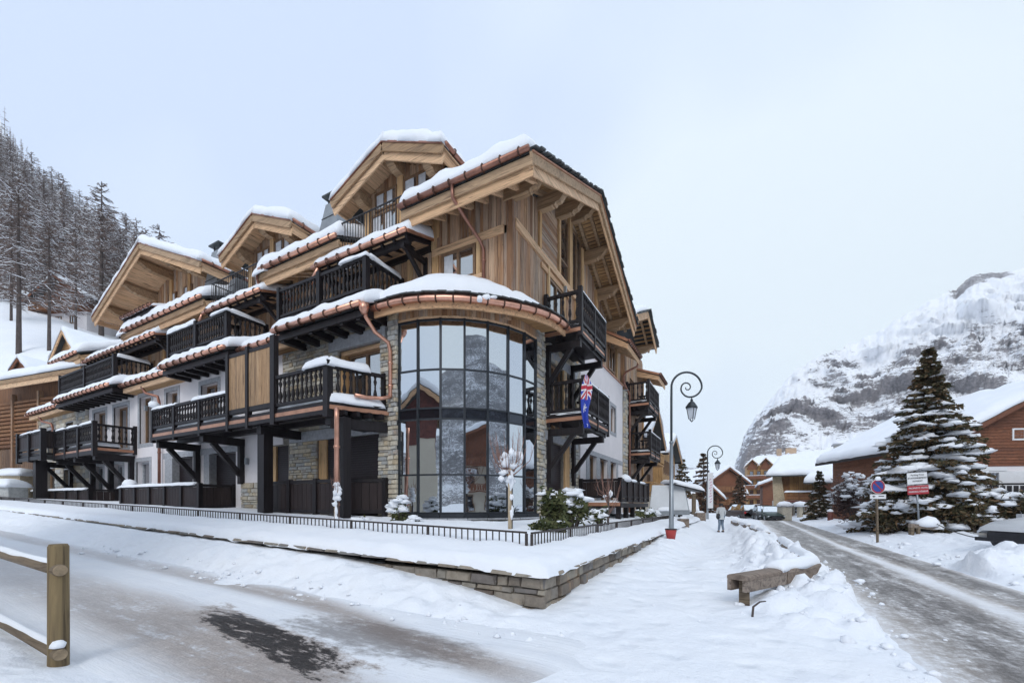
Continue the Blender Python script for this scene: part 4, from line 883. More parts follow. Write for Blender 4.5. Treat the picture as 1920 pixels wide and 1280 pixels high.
# ---- balconies to the road
def side_balcony(y0, y1, xo, zt, zb, seed, arms, nmid=1, name='balcony'):
    b = MB().box(.02, xo, y0, y1, zb-.34, zb-.24).build(name, 'dark', B)
    railing(b, (.12, y0+.05), (xo, y0+.05), zb, zt, .26, (0, 1), .16, .52, .12); railing(b, (xo, y0+.05), (xo, y1), zb, zt, .19, (.52, 1), .11, .55, .06, apron=2); railing(b, (.1, y1), (xo, y1), zb, zt, .26, (), .1)
    piece('fascia_board', 'dark', b, .0, xo+.03, y0-.05, y0+.03, zb-.22, zb-.06); piece('copper_strip', 'copper_fascia', b, .0, xo+.03, y0-.04, y0+.02, zb-.36, zb-.22); piece('copper_strip', 'copper_fascia', b, xo-.05, xo+.02, y0+.03, y1, zb-.36, zb-.25)
    piece('edge_beam', 'dark', b, xo-.2, xo-.06, y0+.1, y1-.1, zb-.62, zb-.345); piece('edge_beam', 'dark', b, .5, .64, y0+.1, y1-.1, zb-.56, zb-.345)
    snow_on(b, 'snow_layer', (xo-.07, y0+.15, zt), (xo+.07, y0+.15, zt), (xo+.07, y1, zt), (xo-.07, y1, zt), .06, seed, res=.1, edge=.05, over=.01); snow_on(b, 'snow_layer', (.1, y0, zb-.06), (xo-.05, y0, zb-.06), (xo-.05, y0+.6, zb-.06), (.1, y0+.6, zb-.06), .10, seed+1)
    for yy in arms:
        piece_bar('bracket_arm', 'dark', b, (.0, yy, zb-.74), (xo-.05, yy, zb-.74), .2, .26); brace(b, (xo*.72, yy, zb-.84), (.12, yy, zb-2.15), .17); piece('bracket_post', 'dark', b, .03, .2, yy-.1, yy+.1, zb-2.75, zb-.6)
    return b
side_balcony(2.5, 5.75, 1.52, 9.65, 8.45, 91, (2.75, 5.5)); side_balcony(2.75, 6.1, 1.56, 6.38, 5.18, 93, (2.95, 5.6))
side_balcony(15.8, 19.5, 1.5, 9.65, 8.45, 95, (16.2, 18.9)); side_balcony(16.3, 20.1, 1.5, 6.45, 5.25, 97, (16.6, 19.3))
# ---- far part to the road: wall, small gables
HF = [(17.0, 18.6, 8.3, 10.4), (17.0, 18.6, 5.1, 7.2), (17, 18.8, 1.4, 3.8)]
fwall = wall('far_timber_wall', 'plank_v', B, 'y', -.02, 15.7, 21.4, .3, 12.8, HF, .2)
planks_v(fwall, 'y', -.02, 15.7, 21.4, 4.4, 12.6, HF, .25, .4)
for h in HF: window(fwall, 'y', -.02, *h, .1, 2, .12)
piece('corner_post', 'beam_v', fwall, -.1, .1, 21.2, 21.5, .5, 11.5)
def road_gable(yr, half, zr, xr, seed, xb=-4):
    ze = zr-.45*half; r = slab(B, 'gable_roof', 'slate', (xb, yr-half, ze), (xr, yr-half, ze), (xr, yr, zr), (xb, yr, zr), .09); slab(r, 'far_slope', 'slate', (xb, yr, zr), (xr, yr, zr), (xr, yr+half, ze), (xb, yr+half, ze), .09)
    snow_on(r, 'snow_layer', (xb, yr-half, ze), (xr-.1, yr-half, ze), (xr-.1, yr, zr), (xb, yr, zr), .45, seed, edge=.4); snow_on(r, 'snow_layer', (xb, yr-.1, zr), (xr-.2, yr-.1, zr), (xr-.2, yr+half, ze), (xb, yr+half, ze), .2, seed)
    for s in (-1, 1):
        piece_bar('verge_board', 'beam_y', r, (xr-.06, yr+s*half, ze-.3), (xr-.06, yr, zr-.3), .06, .42); slates(r, (xr-.05, yr+s*half, ze+.02), (xr-.05, yr, zr+.03), 10)
        piece_bar('rafter', 'carved', r, (xr-.6, yr+s*half, ze-.24), (xr-.6, yr, zr-.24), .12, .16)
        for i in range(9):
            f = (i+.5)/9; piece_bar('soffit_board', 'soffit', r, (0, yr+s*half*f, zr-.45*half*f-.13), (xr-.1, yr+s*half*f, zr-.45*half*f-.13), half/9*.85, .03)
    for p in (-1, 0, 1): purlin(r, 'x', yr+p*half*.8, zr-.45*half*.8*abs(p)-.32, -.3, xr-.12, .45)
    piece('fascia_board', 'beam_x', r, xb, xr, yr-half+.03, yr-half+.1, ze-.5, ze-.1)
    return r
road_gable(16.5, 3.2, 14.55, 1.4, 101)
def road_pent(y0, y1, zt, zb, xo, seed):
    r = slab(B, 'pent_roof', 'slate', (0, y0, zt), (xo, y0, zb), (xo, y1, zb), (0, y1, zt), .09)
    MB().prism([(0, y0+.05, zt-.1), (xo-.08, y0+.05, zb-.1), (xo-.08, y0+.05, zb-.4), (0, y0+.05, zt-.55)], (0, .06, 0)).build('cheek', 'beam_x', r); piece_bar('cheek_trim', 'copper_fascia', r, (0, y0, zt), (xo, y0, zb), .06, .14)
    piece('fascia_board', 'beam_y', r, xo-.08, xo-.02, y0+.1, y1, zb-.42, zb-.1); gutter(r, [(xo+.06, y0, zb), (xo+.06, y1, zb)], .08, 'copper_dark', .3)
    for i in range(6): yy = y0+.3+(y1-y0-.6)*i/5; piece_bar('rafter', 'beam_x', r, (0, yy, zt-.25), (xo-.1, yy, zb-.2), .1, .13)
    snow_on(r, 'snow_layer', (0, y0+.1, zt), (xo, y0+.1, zb), (xo, y1, zb), (0, y1, zt), .12, seed)
road_pent(11.2, 14.4, 11.5, 10.75, 1.25, 103); road_pent(19.2, 22.2, 11.6, 11.0, 1.6, 104)
# ---- big balcony A and B over the side street
def long_balcony(name_seed, outline, zt, zb, front, screens=(), snow=True):
    b = MB().prism([(x, y, zb-.24) for x, y in outline], (0, 0, -.12)).build('long_balcony', 'dark', B); return b
A_ = long_balcony(1, [(-4.85, -3.5), (-16.8, -3.5), (-16.8, -1.72), (-4.0, -1.72)], 0, 5.02, 0)
zt, zb = 6.10, 5.02
railing(A_, (-4.85, -3.5), (-7.67, -3.5), zb, zt, .23, (0,), .22, .62, .12, apron=1)
railing(A_, (-4.85, -3.5), (-4.12, -1.8), zb, zt, .20, (1,), .14, .2, .05)
zt2 = 5.92
railing(A_, (-10.54, -3.5), (-16.75, -3.5), zb, zt2, .225, (.34, .68, 1), .15, .62, .06, apron=1)
railing(A_, (-16.75, -3.45), (-16.75, -1.75), zb, zt2, .22, (), .14)
for x0, x1 in ((-9.16, -7.75), (-10.47, -9.3)):
    sc = piece('privacy_screen', 'screen', A_, x0, x1, -3.53, -3.48, 5.2, 7.18); n = 9
    for i in range(n): piece('screen_board', 'screen', sc, (i+.03)/n-.5, (i+.97)/n-.5, -.75, -.5, -.5, .5)
    piece('screen_rail', 'dark', A_, x0, x1, -3.56, -3.44, 7.18, 7.32); piece('screen_rail', 'dark', A_, x0, x1, -3.56, -3.44, 5.02, 5.2); piece('apron_board', 'dark', A_, x0, x1, -3.53, -3.48, 4.76, 4.9)
for x, w, zt_ in ((-7.67, .24, 7.55), (-9.23, .15, 7.42), (-10.54, .16, 7.36)): piece('screen_post', 'dark', A_, x-w/2, x+w/2, -3.60, -3.42, 4.40, zt_)
piece('edge_board', 'dark', A_, -16.85, -4.85, -3.58, -3.5, 4.50, 4.64); piece('copper_strip', 'copper_fascia', A_, -16.85, -4.88, -3.56, -3.49, 4.645, 4.78)
piece_bar('edge_board', 'dark', A_, (-4.82, -3.55, 4.86), (-3.85, -1.75, 4.86), .10, .12); piece_bar('copper_strip', 'copper_fascia', A_, (-4.80, -3.55, 4.73), (-3.85, -1.75, 4.73), .08, .13)
for x in (-4.95, -8.75, -12.75, -16.55):
    piece('cross_beam', 'dark', A_, x-.13, x+.13, -3.42, -1.70, 4.18, 4.50)
    if x < -10: brace(A_, (x, -3.0, 4.2), (x, -1.84, 2.85), .2); piece('wall_post', 'dark', A_, x-.11, x+.11, -1.95, -1.73, 2.5, 4.2)
for yy in (-3.3, -2.5): piece('long_beam', 'dark', A_, -16.75, -4.9, yy-.09, yy+.09, 4.48, 4.66)
piece_bar('cross_beam', 'dark', A_, (-4.85, -3.4, 4.25), (-4.0, -1.75, 4.25), .16, .34)
for i in range(4): q = V(-4.75, -3.3, 4.56).lerp(V(-4.0, -1.9, 4.56), (i+.5)/4); piece('joist_end', 'dark', A_, q.x-.12, q.x+.2, q.y-.07, q.y+.07, 4.5, 4.66)
piece('support_post', 'dark', A_, -4.60, -4.30, -3.35, -3.05, .8, 4.4); piece('support_post', 'dark', A_, -8.95, -8.55, -3.35, -3.0, .8, 4.2)
snow_on(A_, 'snow_layer', (-16.7, -3.38, 5.0), (-10.6, -3.38, 5.0), (-10.6, -2.6, 5.0), (-16.7, -2.6, 5.0), .16, 111); snow_on(A_, 'snow_layer', (-7.6, -3.4, 5.0), (-5.0, -3.4, 5.0), (-4.6, -2.5, 5.0), (-7.6, -2.5, 5.0), .20, 112)
snow_on(A_, 'snow_layer', (-4.95, -3.5, 4.93), (-4.72, -3.5, 4.93), (-4.0, -2.0, 4.93), (-4.3, -2.0, 4.93), .30, 113, res=.12, edge=.16)
snow_on(A_, 'snow_layer', (-5.9, -3.6, zt), (-4.8, -3.6, zt), (-4.75, -3.38, zt), (-5.9, -3.38, zt), .30, 114, res=.1, edge=.16, over=.03); snow_on(A_, 'snow_layer', (-4.95, -3.5, zt), (-4.75, -3.5, zt), (-4.25, -2.3, zt), (-4.45, -2.3, zt), .28, 115, res=.1, edge=.16, over=.03)
snow_on(A_, 'snow_layer', (-13.2, -3.58, zt2), (-10.6, -3.58, zt2), (-10.6, -3.42, zt2), (-13.2, -3.42, zt2), .13, 116, res=.1, edge=.09, over=.02); snow_on(A_, 'snow_layer', (-16.7, -3.58, zt2), (-14.6, -3.58, zt2), (-14.6, -3.42, zt2), (-16.7, -3.42, zt2), .10, 117, res=.1, edge=.09, over=.02)
MB().blob((-16.7, -3.5, zt2+.16), .26, .2, .22, 5).build('snow_lump', 'snow', A_, True)
C_ = long_balcony(2, [(-23.4, -3.5), (-29.2, -3.5), (-29.2, -4.0), (-33.6, -4.0), (-33.6, -1.72), (-23.4, -1.72)], 0, 4.9, 0)
zt3, zb3 = 5.92, 4.92
railing(C_, (-23.4, -3.5), (-29.1, -3.5), zb3, zt3, .22, (0, .36, .7, 1), .2, .75, .12, apron=1); railing(C_, (-23.4, -3.45), (-23.4, -1.78), zb3, zt3, .24, (1,), .17, .5, .1)
railing(C_, (-29.2, -4.0), (-33.6, -4.0), zb3, zt3, .3, (0, .5, 1), .24, .75, .15, apron=1, solid=True); railing(C_, (-29.2, -3.98), (-29.2, -3.52), zb3, zt3, .2, (), solid=True)
piece('edge_board', 'dark', C_, -29.2, -23.35, -3.58, -3.5, 4.25, 4.48); piece('edge_board', 'dark', C_, -33.65, -29.2, -4.08, -4.0, 4.25, 4.48); piece('copper_strip', 'copper_fascia', C_, -23.44, -23.33, -3.5, -1.75, 4.5, 4.64); piece('copper_strip', 'copper_fascia', C_, -29.2, -23.4, -3.56, -3.49, 4.485, 4.6)
for x in (-23.75, -26.5, -29.2, -32.8):
    piece('cross_beam', 'dark', C_, x-.16, x+.16, -3.42, -1.70, 4.0, 4.35); brace(C_, (x, -3.0, 4.0), (x, -1.84, 2.5), .2); piece('wall_post', 'dark', C_, x-.12, x+.12, -1.95, -1.73, 2.3, 4.0)
piece('support_post', 'dark', C_, -31.4, -30.9, -3.9, -3.4, 1.2, 4.3)
for q in range(5): snow_on(C_, 'snow_layer', (-24.9-1.9*q, -3.6-.5*(q > 2), zt3+.02), (-23.5-1.9*q, -3.6-.5*(q > 2), zt3+.02), (-23.5-1.9*q, -3.4-.5*(q > 2), zt3+.02), (-24.9-1.9*q, -3.4-.5*(q > 2), zt3+.02), .13, 120+q, res=.12, edge=.1)
snow_on(C_, 'snow_layer', (-29, -3.4, 4.8), (-23.5, -3.4, 4.8), (-23.5, -2.4, 4.8), (-29, -2.4, 4.8), .22, 130)
# ---- downpipes
def pipe(pts, r=.06, mat='copper', collars=2):
    o = MB().tube(pts, r, 8).build('downpipe', mat, B, True)
    for i in range(collars):
        p = Vector(pts[-2]).lerp(Vector(pts[-1]), (i+.5)/collars); MB().tube([p-V(0,0,.04), p+V(0,0,.04)], r*1.3, 8).build('pipe_collar', mat, o, True)
pipe([(-1.45, YE-.06, 12.0), (-1.45, YE-.02, 11.6), (-1.35, -.9, 11.25), (-1.15, -.25, 10.75), (-1.08, -.12, 10.5), (-1.08, -.12, 8.9)], .06, 'copper_dark')
pipe([(-4.0, -2.75, 8.05), (-4.0, -2.72, 7.75), (-3.92, -2.4, 7.35), (-3.72, -2.0, 7.1), (-3.7, -1.92, 6.8), (-3.7, -1.92, 5.25)], .065, 'copper'); pipe([(-3.7, -1.92, 5.27), (-3.9, -2.1, 5.2), (-4.2, -2.5, 5.18), (-4.3, -2.9, 5.18)], .065, 'copper', 0)
MB().tube([(-4.0, -2.8, 8.15), (-4.0, -2.8, 7.95), (-4.0, -2.78, 7.8)], [.17, .15, .08], 8).build('pipe_head', 'copper', B, True)
pipe([(-4.28, -3.62, 4.62), (-4.28, -3.62, 4.3), (-4.28, -3.62, .7)], .075, 'copper')
pipe([(-21.2, -2.3, 7.85), (-21.0, -2.2, 7.5), (-20.3, -1.95, 7.3), (-20.3, -1.88, 7.0), (-20.3, -1.88, 1.7)], .07, 'copper_dark', 3)
pipe([(-37.2, -2.3, 7.85), (-37.0, -2.2, 7.5), (-36.1, -1.95, 7.3), (-36.1, -1.88, 7.0), (-36.1, -1.88, 5.7)], .07, 'copper_dark', 1)
pipe([(1.2, 14.3, 10.7), (1.1, 14.3, 10.2), (.4, 14.4, 10.0), (.2, 14.5, 9.8), (.2, 14.55, 9.4), (.3, 15.75, 8.9), (.3, 15.8, 8.6), (.3, 15.8, .8)], .07, 'copper_dark', 3)
pipe([(-8.0, -1.5, 11.0), (-8.2, -1.5, 10.8), (-8.5, -1.5, 10.5)], .07, 'copper', 0); pipe([(-16.8, -1.5, 11.05), (-17.0, -1.5, 10.8), (-17.2, -1.4, 10.5)], .07, 'copper', 0); pipe([(-12.3, -1.42, 11.95), (-12.35, -1.35, 11.6), (-11.6, -.2, 11.1)], .06, 'copper_dark', 0)
# ---- dark terrace fences on the ground
def terrace_fence(label, segs, zt, zb, cat='fence', bay_=1.45, deck=None):
    f = thing('terrace_fence', label, cat, (segs[0][0], segs[0][1], zb), 0, 'dark boarded terrace fences'); ox, oy, oz = segs[0][0], segs[0][1], zb
    for (x0, y0), (x1, y1) in zip(segs, segs[1:]):
        a, b = V(x0-ox, y0-oy, 0), V(x1-ox, y1-oy, 0); d = b-a; n = max(1, round(d.length/bay_)); h = zt-zb
        for i in range(n+1): q = a+d*(i/n); piece('post', 'dark', f, q.x-.085, q.x+.085, q.y-.085, q.y+.085, 0, h+.10)
        piece_bar('top_rail', 'dark', f, a+V(0,0,h), b+V(0,0,h), .10, .12); piece_bar('bottom_rail', 'dark', f, a+V(0,0,.2), b+V(0,0,.2), .08, .12)
        m = max(2, int(d.length/.24))
        for i in range(m): piece_bar('board', 'darkpanel', f, a+d*((i+.03)/m)+V(0,0,h*.5+.08), a+d*((i+.97)/m)+V(0,0,h*.5+.08), .035, h-.30)
    return f
f1 = terrace_fence('dark boarded terrace fence below the balcony with privacy screens', [(-9.5, -2.7), (-5.0, -2.7), (-3.95, -1.9)], 2.42, 1.15)
f2 = terrace_fence('dark boarded terrace fence capped with snow under the long plaster wall', [(-13.57, -1.75), (-13.57, -3.1), (-20.6, -3.3)], 2.42, 1.3)
f3 = terrace_fence('dark boarded terrace fence at the far left end of the residence', [(-26.0, -1.75), (-26.0, -2.9), (-34.5, -3.5)], 2.42, 1.6)
snow_on(f2, 'snow_layer', (-7.0, -1.45, 1.18), (-.3, -1.25, 1.18), (-.3, -1.45, 1.18), (-7.0, -1.65, 1.18), .10, 141, res=.15, edge=.08); snow_on(f3, 'snow_layer', (-8.0, -1.6, .88), (-.3, -1.1, .88), (-.3, -1.3, .88), (-8.0, -1.85, .88), .10, 142, res=.15, edge=.08)
MB().blob((-6.6, -1.4, 1.25), .55, .3, .32, 8).build('snow_lump', 'snow', f2, True)
f4 = terrace_fence('dark boarded terrace deck fence beside the snowy pavement', [(0.15, 6.55), (2.0, 6.55), (2.0, 12.9)], 2.72, 1.75, bay_=1.3)
MB().box(-.1, 1.9, -.1, 6.3, -.30, -.08).build('deck', 'dark', f4); piece('copper_strip', 'copper_fascia', f4, -.1, 1.88, -.13, -.02, -.22, -.06); piece('apron_board', 'dark', f4, 1.83, 1.87, 0, 6.3, -.05, .12)
for i in range(5): piece('support_post', 'dark', f4, 1.6, 1.8, .2+1.4*i, .4+1.4*i, -1.2, -.3)
snow_on(f4, 'snow_layer', (0, -.05, -.06), (1.8, -.05, -.06), (1.8, .5, -.06), (0, .5, -.06), .12, 143); MB().blob((1.85, 1.0, 1.0), .30, .5, .25, 2).blob((1.85, 2.6, 1.0), .15, .6, .12, 3).blob((1.85, 4.6, 1.0), .15, .9, .10, 4).build('snow_lump', 'snow', f4, True)
# ------------------------------------------------------------------ mountains and hillsides
def far_mat(name, rock, rockd, th=.56, s1=.05, s2=.25, st=(.6, .6, 1.9), snowc=(.86, .875, .91)):
    t = NT(name); g = t.n('ShaderNodeNewGeometry'); nz = t.xyz(g.outputs['Normal'])[2]; at = t.n('ShaderNodeAttribute', attribute_name='rock').outputs['Fac']
    n1 = t.noise(s1, 8, .72, t.mapv(st), .8); n2 = t.noise(s2, 7, .75, t.mapv(st), .5); big = t.noise(s1*.3, 3, .55)
    v = t.math('ADD', t.math('MULTIPLY', n1, .26), t.math('ADD', t.math('MULTIPLY', n2, .54), t.math('MULTIPLY', t.noise(s2*3.5, 5, .75, t.mapv(st)), .30))); v = t.math('ADD', v, t.math('MULTIPLY', t.math('SUBTRACT', big, .5), .22))
    v = t.math('ADD', t.math('SUBTRACT', v, t.math('MULTIPLY', t.math('SUBTRACT', nz, .62), .10)), t.math('MULTIPLY', at, .20))
    m = t.step(v, th, th+.032); rc = t.ramp(t.noise(s2*2.5, 6, .78), (.36, rockd), (.6, rock))
    return t.out(t.mix(m, snowc, rc), .85, 0, .2)
MT['mountain'] = far_mat('snowy_rock_face', (.30, .28, .285), (.125, .118, .13), .634, .07, .24, (.5, .5, 2.2))
def polar(name, pxs, ts, fn, mat, attr=None):
    """terrain sheet; columns fan out from the standpoint, rows run from foot to crest; fn gives distance ahead and height"""
    m = MB(); a = len(pxs)
    for t in ts:
        for p in pxs:
            Y, z = fn(p, t); m.v.append(tuple(cw((p-960)/790*Y, Y, z)))
    for j in range(len(ts)-1):
        for i in range(a-1): k_ = j*a+i; m.f.append((k_, k_+1, k_+a+1, k_+a))
    m.mi = [0]*len(m.f); o = m.build(name, mat, None, True); o['kind'] = 'structure'
    if attr: o.data.attributes.new('rock', 'FLOAT', 'POINT').data.foreach_set('value', [attr(p, t) for t in ts for p in pxs])
    return o
CREST = [(1330, 944), (1372, 890), (1384, 855), (1396, 815), (1418, 780), (1450, 742), (1475, 712), (1496, 690), (1530, 672), (1580, 652), (1640, 626), (1700, 588), (1760, 556), (1795, 540), (1822, 517), (1850, 512), (1890, 510), (1920, 502), (2050, 440), (2300, 380), (2700, 420)]
def mount(p, t):
    Yf = interp(p, [(1330, 300), (1400, 230), (1920, 190), (2700, 160)]); Yc = interp(p, [(1330, 330), (1384, 330), (1450, 350), (1600, 470), (1920, 560), (2700, 560)])
    zc = 1.6+(945-interp(p, CREST))/790*Yc; Y = lerp(Yf, Yc, t)
    prof = t**interp(p, [(1384, .75), (1500, .85), (1920, .92)])
    z = -6+(zc+6)*prof; w = math.sin(math.pi*min(1, t*1.0))**.6 if t < 1 else 0
    X = (p-960)/790*Y
    q = fbm(X*.011, Y*.011, z*.02, 6, 1.0); st = fbm(X*.004+5, 1.3, z*.055+fbm(X*.02, Y*.02, 3, 3)*.5, 5, 1.0)
    Y += w*(-24*q-7*st-7*fbm(X*.05, Y*.05, z*.09, 4))*interp(p, [(1330, .5), (1500, 1), (2700, 1.2)]); z += w*9*q+3.2*fbm(p*.06, 3, 1, 5)*sm(t, .5, .9)+2.2*fbm(p*.25, t*9, 4, 3)*sm(t, .1, .3)
    return Y, z
polar('rocky_mountain', [1330+970*(i/300)**1.2 for i in range(301)], [i/110 for i in range(111)], mount, 'mountain', lambda p, t: .34*(1-sm(p, 1400+60*(1-t), 1470+70*(1-t)))+.75*sm(p, 1775, 1800)*(1-sm(p, 1880, 1910))*sm(t, .88, .93)+.28*sm(t, .08, .25)*(1-sm(t, .45, .62))+.22*sm(p, 1500, 1520)*(1-sm(p, 1640, 1700))*sm(t, .78, .82)*(1-sm(t, .90, .95))-.9*sm(p, 1540, 1680)*sm(t, .5, .68)*(1-sm(t, .88, .93))+.1)
# wooded hillside on the left
LCREST = [(-900, 60), (-300, 120), (0, 232), (30, 285), (60, 330), (110, 380), (160, 425), (200, 452), (260, 492), (330, 540), (420, 610), (600, 760), (800, 900)]
LFOOT = [(-900, 760), (0, 700), (60, 690), (120, 690), (250, 720), (400, 760), (800, 930)]
def hillz(p, Y):
    t = (Y-44)/(175-44); e0, e1 = 945-interp(p, LFOOT), 945-interp(p, LCREST); e = lerp(e0, e1, max(0, t)**.62 if t > 0 else t)
    z = 1.6+e/790*Y; X = (p-960)/790*Y
    return z+.5*fbm(X*.06, Y*.06, 1, 4)
MT['hill'] = snow_mat('hillside_snow', .4, .25, .3)
polar('snowy_hillside', [-450+1250*i/150 for i in range(151)], [i/60 for i in range(61)], lambda p, t: (lerp(36, 178, t), hillz(p, lerp(36, 178, t))), 'hill')
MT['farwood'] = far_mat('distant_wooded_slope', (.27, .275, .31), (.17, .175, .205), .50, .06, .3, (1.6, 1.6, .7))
def farhill(p, t):
    Y = 420+260*t; e = interp(p, [(1180, 860), (1240, 806), (1262, 842), (1280, 872), (1330, 882), (1380, 886), (1430, 880), (1500, 870)]); z = 1.6+(945-e)/790*Y
    return Y, lerp(-8, z, t**.8)+4*fbm(p*.05, t*4, 2, 4)*t
polar('distant_hills', [1180+320*i/80 for i in range(81)], [i/20 for i in range(21)], farhill, 'farwood')
# ------------------------------------------------------------------ trees
MT['bark'] = simple('larch_bark', (.085, .066, .06), .9, 0, .35, 3); MT['twig'] = simple('bare_larch_twigs', (.150, .108, .092), .9, 0, .3, 1)
MT['shrubtwig'] = simple('dark_shrub_twigs', (.085, .052, .048), .85, 0, .4, 3); MT['twig_red'] = simple('reddish_twigs', (.24, .13, .10), .8, 0, .3, 3); MT['needle'] = None
def needle_mat(name, cols):
    t = NT(name); r = t.noise(2.2, 4, .7); i = t.n('ShaderNodeNewGeometry').outputs['Random Per Island']
    c = t.ramp(t.math('ADD', t.math('MULTIPLY', r, .6), t.math('MULTIPLY', i, .4)), *[(.25+.5*k/(len(cols)-1), q) for k, q in enumerate(cols)])
    return t.out(c, .8, 0, .2)
MT['needle'] = needle_mat('spruce_needles', [(.028, .034, .022), (.07, .068, .036), (.16, .095, .05), (.065, .066, .038), (.135, .085, .048)])
MT['pine'] = needle_mat('bright_pine_needles', [(.035, .048, .02), (.08, .09, .038), (.125, .12, .055)])
MT['redneedle'] = needle_mat('rusty_needles', [(.05, .035, .025), (.11, .07, .045), (.15, .095, .06)])
def larch_mesh(seed, nb=95, snowy=True, low=.14):
    """bare larch, height 1 (scaled by the object): trunk, branches with twigs, snow lying on the branches"""
    r = random.Random(seed); tr = MB().tube([(0,0,-.03), (0,0,0), (.003*r.uniform(-1,1),0,.35), (.004*r.uniform(-1,1),.003,.7), (0,0,1)], [.017, .0145, .0105, .006, .001], 7)
    br = MB(); sn = MB()
    for i in range(nb):
        f = low+(.99-low)*((i+r.random())/nb)**.85; z = f; a = r.uniform(0, 2*math.pi); l = (.235*(1-f)**.58+.010)*r.uniform(.55, 1.15)*(1 if f > .25 else r.uniform(.4, 1))
        d = V(math.cos(a), math.sin(a), 0); up = r.uniform(-.25, .15); p0 = V(0,0,z); p1 = p0+d*l*.55+V(0,0,l*(up-.08)); p2 = p0+d*l+V(0,0,l*(up+.02*r.uniform(-1,1)))
        br.tube([p0, p1, p2], [.0028, .002, .0008], 3, False)
        if snowy and r.random() < .7: sn.tube([p0.lerp(p1, .15)+V(0,0,.0016), p1+V(0,0,.0016), p1.lerp(p2, .8)+V(0,0,.001)], [.0012, .0026, .001], 3, False)
        for k_ in range(15):
            q = p0.lerp(p1, r.uniform(.3, 1)) if r.random() < .45 else p1.lerp(p2, r.random()); s = d.cross(V(0,0,1))*r.choice((-1, 1)); e = q+(d*.6+s*r.uniform(.3, 1)+V(0,0,r.uniform(-.9, .2)))*l*r.uniform(.12, .34); w = V(0,0,.0022)
            br.add([q-w, e, q+w], [(0, 1, 2)])
            if snowy and r.random() < .25: sn.add([q+w*1.1, e+w*1.2, q+w*2.4+d*.002], [(0, 1, 2)])
    return tr.mesh('trunk', 'bark' if snowy else 'bark', True), br.mesh('crown', 'twig'), sn.mesh('snow', 'snow_far')
LAR = [larch_mesh(200+i, n_) for i, n_ in enumerate((170, 150, 135))]+[larch_mesh(230, 120, True, .30)]
def larch(p, Y, h, v, label, group='larches on the hillside', thin=1.0, wide=1.0, zoff=0):
    X = (p-960)/790*Y; q = cw(X, Y, hillz(p, Y)-.3+zoff); t = thing('larch_tree', label, 'tree', q, R.uniform(0, 6.28), group)
    for nm, me in zip(('trunk', 'crown', 'snow'), LAR[v]): link(nm, me, t, None, None, kind='stuff' if nm == 'snow' else None, scale=((h*thin, h*thin, h) if nm == 'trunk' else (h*wide, h*wide, h)))
    return t
larch(35, 46, 20.0, 3, 'tall bare larch with the thickest dark trunk, left of the hillside chalet', thin=.85, wide=1.25); larch(92, 47, 16.5, 3, 'bare larch standing just left in front of the hillside chalet', thin=.75, wide=1.2); larch(142, 55, 16, 3, 'bare larch standing right in front of the hillside chalet', thin=.7, wide=1.1)
larch(190, 62, 23, 0, 'tall bare larch rising alone above the skyline beside the gables'); larch(340, 66, 19, 1, 'lone bare larch on the skyline behind the widest gable', zoff=-1); larch(272, 68, 19.5, 2, 'bare larch on the skyline left of the lone skyline larch')
slot = 0; rr = random.Random(5)
for row, (Y, hh) in enumerate(((58, 18), (68, 19), (80, 19), (95, 20), (112, 20), (132, 20))):
    for i in range(15+2*row):
        p = -60+(430-row*14)*(i+rr.uniform(.1, .9))/(15+2*row)
        if row < 1 and p > 150 or Y < 75 and 30 < p < 215: continue
        larch(p, Y*rr.uniform(.93, 1.07), hh*rr.uniform(.75, 1.12), rr.randrange(3), 'bare snow dusted larch in the wooded slope above the residence', 'larches in the wooded slope', .62, rr.uniform(.85, 1.2))
# the denser wood behind them reads as one mass
wm = MB(); ws = MB(); rr = random.Random(9)
for i in range(720):
    Y = rr.uniform(70, 172); p = rr.uniform(-400, -20) if i % 4 == 0 else rr.uniform(-80, 380); p = min(p, 395-(Y-70)*.55)
    X = (p-960)/790*Y; q = cw(X, Y, hillz(p, Y)); h = rr.uniform(9, 17)*(.75 if Y > 140 else 1)
    wm.tube([q, q+V(0,0,h)], [.12, .02], 3, False)
    for k_ in range(30):
        f = rr.uniform(.15, 1); a = rr.uniform(0, 6.28); l = h*(.17*(1-f)+.02)*rr.uniform(.6, 1.1); c0 = q+V(0,0,h*f); e = c0+V(math.cos(a)*l, math.sin(a)*l, -l*rr.uniform(-.1, .35)); w = V(0,0,.06+.07*rr.random())
        wm.add([c0-w, e-w*.4, e+w*.2, c0+w], [(0, 1, 2, 3)])
        if k_ % 4: ws.add([c0+w*1.05, e+w*.3, e+w*.75+V(.05, .05, 0), c0+w*1.7], [(0, 1, 2, 3)])
wood_ = wm.build('larch_wood', 'twig', None); tag(wood_, 'dense bare larch wood covering the steep slope on the left', 'wood'); wood_['kind'] = 'stuff'
ws.build('snow', 'snow_far', wood_, kind='stuff')
